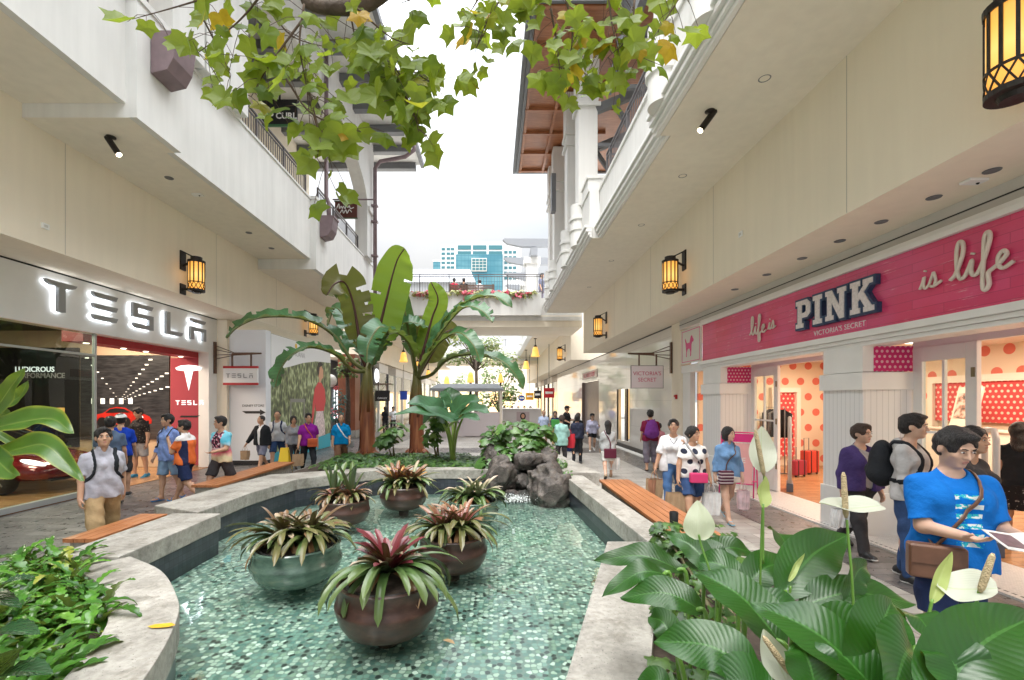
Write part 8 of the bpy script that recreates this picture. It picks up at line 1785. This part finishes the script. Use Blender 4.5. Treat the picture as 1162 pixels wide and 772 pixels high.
def put(nm, label, cat, info, p, rz=0.):
 t = thing(nm, label, cat, info['w'](p)); t.rotation_euler = (0, 0, info['t'].rotation_euler[2] + rz); return t
def paper_bag(info, sd, label, w=.27, h=.34, m=None, handle=None, rz=0.):
 t = put('carrier_bag', label, 'bag', info, info['hand'][sd], rz); m = m or PAPER; drop = .14
 q = MB(); n = 7; v = []
 for z, k in ((-drop - h, .92), (-drop - h * .5, 1.04), (-drop, 1.0)):
  for j in range(4 * n):
   s_ = j // n; f = (j % n) / n; a, b = [(-1, -1), (1, -1), (1, 1), (-1, 1)][s_], [(1, -1), (1, 1), (-1, 1), (-1, -1)][s_]
   x, y = a[0] + (b[0] - a[0]) * f, a[1] + (b[1] - a[1]) * f; wob = .008 * math.sin(j * 2.7 + z * 40); v.append((x * w / 2 * k + wob, y * .06 * k + wob, z + .006 * math.sin(j * 1.9)))
 k = 4 * n; q.add(v, [(a * k + j, a * k + (j + 1) % k, (a + 1) * k + (j + 1) % k, (a + 1) * k + j) for a in range(2) for j in range(k)] + [tuple(range(k - 1, -1, -1))]); q.build('sack', m, t, world=False)
 q = MB()
 for y in (-.05, .05): q.tube(bez([(-w * .22, y, -drop), (-w * .12, y * .3, -.02), (w * .12, y * .3, -.02), (w * .22, y, -drop)], 5), .004, 5)
 q.build('handle', handle or m, t, True, world=False); return t
def backpack(info, m, label, sc=1., sm=None):
 s = info['s'] * sc; c = info['T']((0, .235, 1.22)); t = put('backpack', label, 'backpack', info, c)
 F = Field(np.array((-.2, -.13, -.27)) * s, np.array((.2, .16, .27)) * s, max(.009, info['res'])); F.ell((0, 0, -.02 * s), np.array((.16, .105, .24)) * s, k=0); F.cone((-.08 * s, .0, -.12 * s), (.08 * s, .0, -.12 * s), .10 * s, .10 * s, .06); F.cone((-.06 * s, .07 * s, -.08 * s), (.06 * s, .07 * s, -.08 * s), .055 * s, .055 * s, .02); F.wrinkle(.004, 20, 2); sdf_obj('sack', F, m, t)
 q = MB()
 for sd in (-1, 1): q.tube([wrap(info, Vector(info['T'](p)), .006) - Vector(c) for p in bez([(sd * .11, .15, 1.40), (sd * .12, .06, 1.475), (sd * .13, -.06, 1.44), (sd * .135, -.165, 1.30), (sd * .155, -.145, 1.16), (sd * .175, -.02, 1.06), (sd * .12, .14, 1.05)], 5)], .024 * s, 6, flat=.35)
 q.build('strap', sm or m, t, True, world=False); return t
def sling(info, m, label, sd=1, w=.27, h=.21, hip=.93, fwd=-.05, side=.24, flap=True, sm=None, rz=0.):
 """bag on a strap from the shoulder on side -sd to the hip on side sd"""
 b = max(1., info.get('b', 1)); c = Vector(info['L']((sd * side, fwd, hip))); t = put('shoulder_bag', label, 'bag', info, c, rz)
 q = MB(); q.box(-w / 2, w / 2, -.045, .045, -h, 0); q.build('pouch', m, t, world=False, bevel=.028, seg=3)
 if flap: q = MB(); q.box(-w / 2 + .01, w / 2 - .01, -.056, -.046, -h * .55, -.012); q.build('flap', m, t, world=False, bevel=.004)
 off = .16; rot = Matrix.Rotation(-rz, 3, 'Z')
 pts = [(sd * side, fwd - .0, hip - .02), (sd * .12, -off - .03, 1.10), (-sd * .03, -off - .035, 1.27), (-sd * .11, -off + .04, 1.42), (-sd * .125, .03, 1.475), (-sd * .09, off + .0, 1.38), (sd * .05, off + .03, 1.15), (sd * (side - .01), .05, hip - .02)]
 q = MB(); pp = [Vector(info['T'](p)) for p in bez(pts, 6)]; n_ = len(pp); pp = [c + Vector((0, 0, -.01))] + [wrap(info, p) for p in pp[4:-4]] + [c + Vector((0, .03, -.01))]; q.tube([rot @ (p - c) for p in pp], .017, 6, flat=.4); q.build('strap', sm or m, t, True, world=False); return t
i = P('man in a lavender grey shirt and khaki trousers walking towards the pool', 117, 5.8, 12, 1.66, build=1.04, top=dict(m=lav, sleeve=.8, collar=1, hem=.83), bottom=('pants', 2, khaki, .02), shoes=S1, arms=((4, 9, 12, 6), (-20, 10, 12, 6)), legs=WALK, head=(-6, 8)); backpack(i, jblk, 'black backpack on the man in the lavender grey shirt')
P('man in a slate blue tee shirt with his back turned by the showroom window', 125, 8.5, 165, 1.65, build=1.05, top=dict(m=slate, sleeve=.7), bottom=('shorts', .9, dkg, .02), shoes=S1, arms=(AD, AD), legs=STAND)
P('man in a royal blue shirt and white cap standing at the showroom entrance', 137, 9.3, 170, 1.68, top=dict(m=royal, sleeve=.8), bottom=('shorts', .95, dkg, .02), shoes=S1, legs=STAND, hat=(white, 1))
P('man in a black patterned shirt and grey shorts looking down in the showroom entrance', 158, 11.6, -50, 1.77, build=1.05, top=dict(m=pattern('black_floral_shirt', speckle((.02, .018, .018), (.22, .18, .15), 34, .64)), sleeve=.8, collar=1), bottom=('shorts', .9, gsh, .02), shoes=('shoe', mat('teal_shoe', (.02, .18, .30), .5), wsole), legs=STAND, head=(0, -18))
i = P('man in a blue checked shirt and pale blue shorts with blue sandals', 191, 9.0, -48, 1.69, top=dict(m=pattern('blue_check_shirt', checks), sleeve=1.6, collar=1, hem=.80), bottom=('shorts', .95, lblue, .025), shoes=SB, arms=((6, 7, 22, 2), (-4, 7, 18, 4)), legs=((6, 3), (-10, 8)), head=(-14, 0)); backpack(i, dkg, 'dark backpack worn by the man in the blue checked shirt')
P('man in an orange white and navy polo shirt with his hand at his mouth', 210, 8.7, -128, 1.64, build=1.08, top=dict(m=pattern('colour_block_polo', polo), sleeve=.75, collar=1), bottom=('shorts', .9, navy, .025), shoes=SB, arms=((8, 8, 20, 2), (28, 4, 125, -12)), legs=WALK, head=(20, 0))
P('young man in a tie dye tee shirt and charcoal shorts walking by the hoarding', 251, 9.1, -48, 1.70, top=dict(m=pattern('tie_dye_tee', tiedye), sleeve=.8, hem=.82), bottom=('shorts', .95, dkg, .03), shoes=S1, arms=((-10, 8, 20, 4), (18, 6, 60, -25)), legs=WALK, head=(-24, 0))
i = P('man in a black jacket and blue grey shorts carrying a paper bag', 297, 12.6, -38, 1.60, top=dict(m=white, sleeve=.5, collar=1), over=dict(m=jblk, gap=.035, hem=.86), bottom=('shorts', .9, bgrey, .025), shoes=S1, arms=((16, 24, 8, 26), (-8, 8, 12, 4)), legs=WALK2, head=(-30, 0), hair=('receding', HAIR)); paper_bag(i, -1, 'small brown paper bag held by the man in the black jacket', .20, .24)
i = P('man in a pale grey tee shirt and denim shorts with a backpack', 315, 13.2, -8, 1.72, top=dict(m=tee, sleeve=.8), bottom=('shorts', .95, denim, .02), shoes=S2, legs=WALK, hair=('buzz', HAIR)); backpack(i, navy, 'navy backpack on the man in the pale grey tee shirt')
P('woman in a grey jacket with a dark fringe beside the man in purple', 333, 12.8, 8, 1.58, female=True, top=dict(m=ggrey, sleeve=1.9, hood=1), bottom=('pants', 2, dkg), shoes=S1, legs=WALK, hair=('bob', HAIR))
i = P('man in a purple polo shirt with glasses and an orange bag', 350, 12.1, 6, 1.68, build=1.06, top=dict(m=purple, sleeve=.8, collar=1), bottom=('pants', 2, jblk), shoes=S1, arms=((14, 10, 10, 10), (-8, 9, 12, 5)), legs=WALK2, glasses=True); sling(i, ORNG, 'orange shoulder bag hanging in front of the purple shirt', 1, .24, .22, 1.06, -.19, .08); paper_bag(i, -1, 'brown paper bag held beside the purple shirt near the yellow sign', .26, .30)
i = P('older man in an azure shirt and brown trousers with a pale strap', 387, 12.6, 8, 1.64, build=1.1, top=dict(m=teal, sleeve=.9, collar=1), bottom=('pants', 2, brown, .015), shoes=S1, arms=((6, 9, 10, 6), (14, 10, 35, -5)), legs=WALK, hair=('receding', HAIR_GREY)); sling(i, gsh, 'grey shoulder bag on a pale strap worn over the azure shirt', 1, .22, .20, .98, .0, .25, sm=white)
i = P('stout man in a bright blue printed tee shirt and navy shorts reading a booklet', 1080, 3.12, 34, 1.76, build=1.18, skin=SKIN_PALE, top=dict(m=pattern('bright_blue_printed_tee', printed_tee), sleeve=.85, hem=.80, inf=.022), bottom=('shorts', .95, navy, .03), shoes=S1, arms=((18, 5, 72, -18), (20, 6, 70, -12)), legs=((10, 4), (-8, 10)), head=(8, -20), curl=(.35, .35))
hb = (Vector(i['hand'][-1]) + Vector(i['hand'][1])) / 2; t = put('booklet', 'white folded booklet held open by the man in bright blue', 'booklet', i, hb + Vector((0, -.10, .03)))
q = MB(); q.obox((-.07, 0, 0), (.145, .20, .004), (R(18), R(8), 0)); q.obox((.07, 0, 0), (.145, .20, .004), (R(18), R(-8), 0)); q.build('page', mat('printed_paper', (.62, .60, .58), .5, var=.3, vscale=14), t, world=False)
q = MB(); q.obox((-.07, -.001, .004), (.11, .14, .002), (R(18), R(8), 0)); q.build('picture', mat('dark_print', (.10, .06, .08), .4, var=.5, vscale=20), t, world=False)
i['b'] = 1.3; sling(i, LEATH, 'brown leather messenger bag at the hip of the man in bright blue', -1, .29, .22, 1.0, -.17, .20, rz=R(-18))
i = P('young man in a light grey hooded sweatshirt and jeans facing the pink shop', 1033, 4.95, 72, 1.80, skin=SKIN_PALE, top=dict(m=hood, sleeve=1.9, hood=1), bottom=('pants', 2, denim), shoes=S1, arms=((6, 7, 20, 3), (4, 7, 25, 3)), legs=STAND, head=(12, -3)); backpack(i, jblk, 'black backpack on the young man in the grey hooded sweatshirt', 1.05)
i = P('woman in a plum cardigan and black trousers smiling towards the shop', 976, 5.86, 42, 1.68, female=True, build=1.05, skin=SKIN_PALE, top=dict(m=gsh, sleeve=.3, hem=.9), over=dict(m=plum, gap=.05, hem=.88, sleeve=1.85), bottom=('pants', 2, dkg, .01), shoes=S1, arms=((-6, 10, 12, 6), (2, 7, 20, 3)), legs=((16, 4), (-18, 22)), head=(14, 0), hair=('short', HAIR_BROWN)); paper_bag(i, -1, 'white plastic bag held by the woman in the plum cardigan', .22, .22, PLAST)
P('person with dark hair mostly hidden behind the man in bright blue', 1101, 4.3, 60, 1.70, female=True, top=dict(m=dkg, sleeve=1.9), bottom=('pants', 2, dkg), shoes=S1, legs=STAND, hair=('long', HAIR))
P('woman in black inside the near doorway of the pink shop', 1157, 6.0, 175, 1.66, female=True, skin=SKIN_TAN, top=dict(m=jblk, sleeve=.5), bottom=('skirt', .9, pattern('black_floral_skirt', speckle((.015, .014, .016), (.3, .28, .26), 30, .62)), .02), shoes=('shoe', bshoe, bshoe), legs=STAND, hair=('long', HAIR))
i = P('woman with a dark bob in a chambray shirt and white skirt walking', 826, 7.45, 28, 1.56, female=True, skin=SKIN_PALE, top=dict(m=shirtd, sleeve=1.65, collar=1, hem=.84), bottom=('skirt', .42, lace, .05), shoes=('sandal', lsand, lsand), arms=((-4, 11, 14, 8), (2, 11, 10, 6)), legs=((20, 4), (-16, 24)), head=(22, 0), hair=('bob', HAIR)); sling(i, pattern('striped_woven_bag', lambda g, c: g.mix(g.math('LESS_THAN', g.math('FRACT', g.math('DIVIDE', c[2], .05)), .45), (.08, .02, .04), (.45, .38, .40))), 'patterned woven bag worn across the chambray shirt', -1, .22, .22, .98, -.16, .12, sm=LEATH); paper_bag(i, 1, 'clear and pink plastic bag held by the woman in chambray', .15, .30, mat('clear_pink_plastic', (.66, .50, .54), .3, var=.3, vscale=7))
i = P('woman in a white top with big dark dots and denim shorts', 786, 7.2, 18, 1.60, female=True, build=1.1, top=dict(m=pattern('polka_dot_top', polka), sleeve=.55, hem=.86), bottom=('shorts', .85, denim, .03), shoes=SD, arms=((6, 14, 8, 8), (0, 15, 4, 12)), legs=WALK, head=(34, 0), hair=('bun', HAIR)); sling(i, PKBAG, 'hot pink waist bag worn over the dotted top', 1, .26, .15, .98, -.20, .03, flap=False, sm=gsh); paper_bag(i, -1, 'large brown paper bag held by the woman in the dotted top', .34, .40); paper_bag(i, 1, 'white plastic bag with red print held between the two women', .24, .34, PLAST)
i = P('woman in a white heart print top and blue jeans holding paper bags', 764, 8.1, 4, 1.68, female=True, top=dict(m=pattern('heart_print_top', heart), sleeve=.95, hem=.93, inf=.020), over=dict(m=white, gap=.10, hem=.80, sleeve=.9, name='open_shirt'), bottom=('pants', 2, CL('mid_blue_denim', .06, .13, .28)), shoes=S1, arms=((8, 18, 6, 16), (24, 8, 118, -6)), legs=WALK, head=(-4, 10), hair=('short', HAIR)); paper_bag(i, -1, 'brown paper bag hanging from the hand of the woman in white', .27, .32); paper_bag(i, -1, 'folded reddish brown bag behind the paper bag of the woman in white', .22, .26, mat('red_brown_paper', (.36, .17, .10), .8), rz=R(50))
i = P('man in a maroon tee shirt and mauve grey trousers seen from behind', 738, 12.8, 190, 1.69, build=1.08, top=dict(m=maroon, sleeve=.85), bottom=('pants', 1.65, mgrey, .025), shoes=SD, arms=(AD, (6, 8, 30, 4)), legs=STAND); backpack(i, PURPK, 'purple backpack on the man in the maroon tee shirt', 1.1)
P('child in a pink top beside the man in maroon', 748, 13.2, 200, 1.30, female=True, top=dict(m=pinkc, sleeve=1), bottom=('shorts', .9, navy), shoes=SD, legs=STAND, hair=('short', HAIR))
i = P('woman in a grey top and ivory skirt seen from behind with a burgundy handbag', 690, 11.5, 186, 1.50, female=True, skin=SKIN_PALE, top=dict(m=wdress, sleeve=1.8, hem=.84), bottom=('skirt', .80, wskirt, .02), shoes=('shoe', mat('tan_shoe', (.28, .20, .12), .5), bshoe), arms=((8, 6, 24, 2), (6, 9, 20, 4)), legs=WALK, hair=('long', HAIR)); sling(i, BURG, 'burgundy handbag at the back of the grey top', -1, .30, .24, .95, .16, .04, flap=False); paper_bag(i, -1, 'pale white shopping bag beside the burgundy handbag', .26, .30, PLAST)
i = P('woman in a mint knit turned sideways with a red shopping bag', 637, 13.2, 160, 1.53, female=True, top=dict(m=mint, sleeve=1.9, hem=.76, inf=.03), bottom=('pants', 2, dkg), shoes=S1, arms=((22, 5, 100, -10), (10, 6, 30, 2)), legs=STAND, head=(38, -5), hair=('tail', HAIR_BROWN)); paper_bag(i, -1, 'bright red shopping bag hanging beside the mint knit', .34, .40, mat('red_shopping_bag', (.62, .03, .05), .5))
i = P('woman in a dark blue knit and black trousers seen from behind', 655, 14.2, 175, 1.52, female=True, build=1.05, top=dict(m=dknit, sleeve=1.9, hem=.90, inf=.026), bottom=('pants', 2, jblk), shoes=S1, arms=((12, 6, 50, -6), (6, 8, 40, 4)), legs=STAND, hair=('bob', HAIR)); paper_bag(i, 1, 'navy cloth bag held by the woman in the dark blue knit', .30, .26, navy)
P('young woman in a lilac sweatshirt and black shorts walking towards the pool', 672, 17.6, 4, 1.52, female=True, skin=SKIN_PALE, top=dict(m=sweat, sleeve=1.9, inf=.03), bottom=('shorts', .55, jblk, .02), shoes=S2, arms=((4, 10, 30, 4), (16, 14, 100, 10)), legs=WALK, hair=('long', HAIR), hat=(jblk, -1))
P('woman in a black top behind the dark blue knit', 656, 17.0, 14, 1.55, female=True, top=dict(m=jblk, sleeve=1.9), bottom=('pants', 2, jblk), shoes=S1, arms=(AD, (20, 8, 70, -5)), legs=WALK, hair=('long', HAIR_BROWN))
P('man in a black shirt and black cap near the pale shopfront', 643, 20.5, 60, 1.72, top=dict(m=jblk, sleeve=.9), bottom=('pants', 2, dkg), shoes=S1, arms=((10, 8, 60, 0), (14, 8, 80, -5)), legs=STAND, hat=(jblk, -1))
P('man in a pale blue shirt walking towards the pool from far off', 617, 20, 0, 1.60, build=1.1, top=dict(m=sky_, sleeve=.9, collar=1), bottom=('shorts', .9, bgrey, .02), shoes=S1, legs=WALK, hair=('receding', HAIR_GREY))
i = P('woman in navy holding a green bag near the red hanging sign', 630, 20, 0, 1.55, female=True, top=dict(m=navy, sleeve=1), bottom=('pants', 2, khaki), shoes=S1, arms=(AD, (22, 8, 80, -8)), legs=WALK, hair=('long', HAIR)); t = put('carrier_bag', 'bright green bag held up by the woman in navy', 'bag', i, i['hand'][1]); q = MB(); q.box(-.3, .12, -.1, .05, -.16, .16); q.build('sack', mat('green_bag', (.06, .32, .06), .5), t, world=False, bevel=.03)
for (px, d, f, m, lb) in ((437, 27.2, 200, jblk, 'woman with long dark hair inside the dark framed shop'), (446, 27.6, 20, white, 'man in white inside the dark framed shop')): P(lb, px, d, f, 1.6, female=m is jblk, top=dict(m=m, sleeve=.8), bottom=('pants', 2, dkg), shoes=S1, legs=STAND, hair=('long' if m is jblk else 'short', HAIR), face_detail=False)
for (px, d, m, lb) in ((572, 31, teal, 'far shopper in azure behind the white counter'), (581, 33, redc, 'far shopper in red behind the white counter'), (588, 31.5, dkg, 'far shopper in charcoal behind the white counter'), (595, 34, white, 'far shopper in white behind the white counter'), (602, 32, royal, 'far shopper in royal blue behind the white counter')): P(lb, px, d, px * 7 % 60 - 30, 1.62, top=dict(m=m, sleeve=.8), bottom=('pants', 2, dkg), shoes=S1, legs=WALK, hair=('short', HAIR), face_detail=False, res=.03)
BZ = 6.952; yb = 23.3
t = thing('bridge_bench', 'brown slatted bench on the footbridge behind the railing', 'bench', (px_x(535, yb), yb, BZ)); q = MB(); x0, x1 = px_x(509, yb) - px_x(535, yb), px_x(561, yb) - px_x(535, yb)
for k in range(5): q.box(x0, x1, .0, .03, .50 + k * .085, .56 + k * .085)
q.build('backrest', BROWNW, t, world=False); q = MB()
for k in range(4): q.box(x0, x1, .04 + k * .11, .13 + k * .11, .42, .455)
q.build('seat', BROWNW, t, world=False)
for xx in (x0 + .05, x1 - .1): q = MB(); q.box(xx, xx + .06, -.02, .46, 0.0, .42); q.box(xx, xx + .06, -.02, -.002, .42, .94); q.build('leg', BROWNW, t, world=False)
for (px, m, lb, hd, ln) in ((515, redc, 'person in a red top seated on the footbridge bench', 0, 0), (526, jblk, 'person in a black top seated on the footbridge bench', 0, 0), (544, white, 'person in a white top leaning forward on the footbridge bench', 40, 18)):
 P(lb, 0, 0, 180, 1.62, loc=(px_x(px, yb), yb + .22, BZ), top=dict(m=m, sleeve=.8), bottom=('pants', 2, dkg), shoes=S1, legs=((84, 84), (80, 82)), arms=((20, 8, 40, 0), (20, 8, 40, 0)), sit=True, lean=ln, head=(hd, -8), hair=('short', HAIR), face_detail=False, res=.02)
P('man in a grey shirt standing at the column end of the footbridge', 614, 0, 60, 1.72, loc=(px_x(614.5, 24.2), 24.2, BZ), top=dict(m=bgrey, sleeve=.9), bottom=('pants', 2, mgrey), shoes=S1, legs=STAND, face_detail=False, res=.02)
SKYL, EXPO = 19., 1.1
# ================================================================ light, sky, camera
w = bpy.data.worlds.new('World'); S.world = w; w.use_nodes = True; nt = w.node_tree; bg = nt.nodes['Background']
EL, AZ = R(62), R(200)
sky = nt.nodes.new('ShaderNodeTexSky'); sky.sky_type = 'NISHITA'; sky.sun_disc = False; sky.sun_elevation = EL; sky.sun_rotation = AZ; sky.air_density = 1.0; sky.dust_density = 3.0
tc = nt.nodes.new('ShaderNodeTexCoord'); nz = nt.nodes.new('ShaderNodeTexNoise'); nz.inputs['Scale'].default_value = 1.6; nz.inputs['Detail'].default_value = 5
mp = nt.nodes.new('ShaderNodeMapping'); mp.inputs['Scale'].default_value = (1, 1, 2.2); nt.links.new(tc.outputs['Generated'], mp.inputs[0]); nt.links.new(mp.outputs[0], nz.inputs['Vector'])
cr = nt.nodes.new('ShaderNodeValToRGB'); cr.color_ramp.elements[0].position = .30; cr.color_ramp.elements[0].color = (.62, .70, .80, 1); cr.color_ramp.elements[1].position = .68; cr.color_ramp.elements[1].color = (1., .985, .955, 1); nt.links.new(nz.outputs[0], cr.inputs[0])
sc = nt.nodes.new('ShaderNodeMix'); sc.data_type = 'RGBA'; sc.blend_type = 'MULTIPLY'; sc.inputs[0].default_value = 1; nt.links.new(cr.outputs[0], sc.inputs[6]);
sz = nt.nodes.new('ShaderNodeSeparateXYZ'); nt.links.new(tc.outputs['Generated'], sz.inputs[0]); gr = nt.nodes.new('ShaderNodeMapRange'); gr.inputs[1].default_value = 0; gr.inputs[2].default_value = 1; gr.inputs[3].default_value = SKYL * .145; gr.inputs[4].default_value = SKYL * 2.5; pw = nt.nodes.new('ShaderNodeMath'); pw.operation = 'POWER'; pw.inputs[1].default_value = 3.0; nt.links.new(sz.outputs[2], pw.inputs[0]); nt.links.new(pw.outputs[0], gr.inputs[0]); nt.links.new(gr.outputs[0], sc.inputs[7])
mx = nt.nodes.new('ShaderNodeMix'); mx.data_type = 'RGBA'; mx.inputs[0].default_value = .90; nt.links.new(sky.outputs[0], mx.inputs[6]); nt.links.new(sc.outputs[2], mx.inputs[7])
nt.links.new(mx.outputs[2], bg.inputs[0]); bg.inputs[1].default_value = .12
sl = bpy.data.lights.new('sun', 'SUN'); sl.energy = 1.5; sl.angle = R(25); sl.color = (1, .97, .92); so = bpy.data.objects.new('sun', sl); C.objects.link(so)
d = Vector((math.sin(AZ) * math.cos(EL), math.cos(AZ) * math.cos(EL), math.sin(EL))); so.rotation_euler = d.to_track_quat('Z', 'Y').to_euler()
cam = bpy.data.cameras.new('camera'); co = bpy.data.objects.new('camera', cam); C.objects.link(co); co.location = (0, 0, EYE); co.rotation_euler = (R(90), 0, 0)
cam.sensor_width = 36; cam.lens = FPX / 1162 * 36; cam.shift_x = (581 - VX) / 1162; cam.shift_y = (VY - 386) / 1162; cam.clip_start = .05; cam.clip_end = 2000; S.camera = co
S.view_settings.view_transform = 'Standard'; S.view_settings.look = 'None'; S.view_settings.exposure = EXPO; S.view_settings.gamma = 1; S.view_settings.use_curve_mapping = False
S.cycles.use_denoising = True; S.cycles.max_bounces = 8; S.cycles.diffuse_bounces = 5; S.cycles.transparent_max_bounces = 16; S.cycles.sample_clamp_indirect = 6; S.cycles.use_adaptive_sampling = True; S.cycles.adaptive_threshold = .02
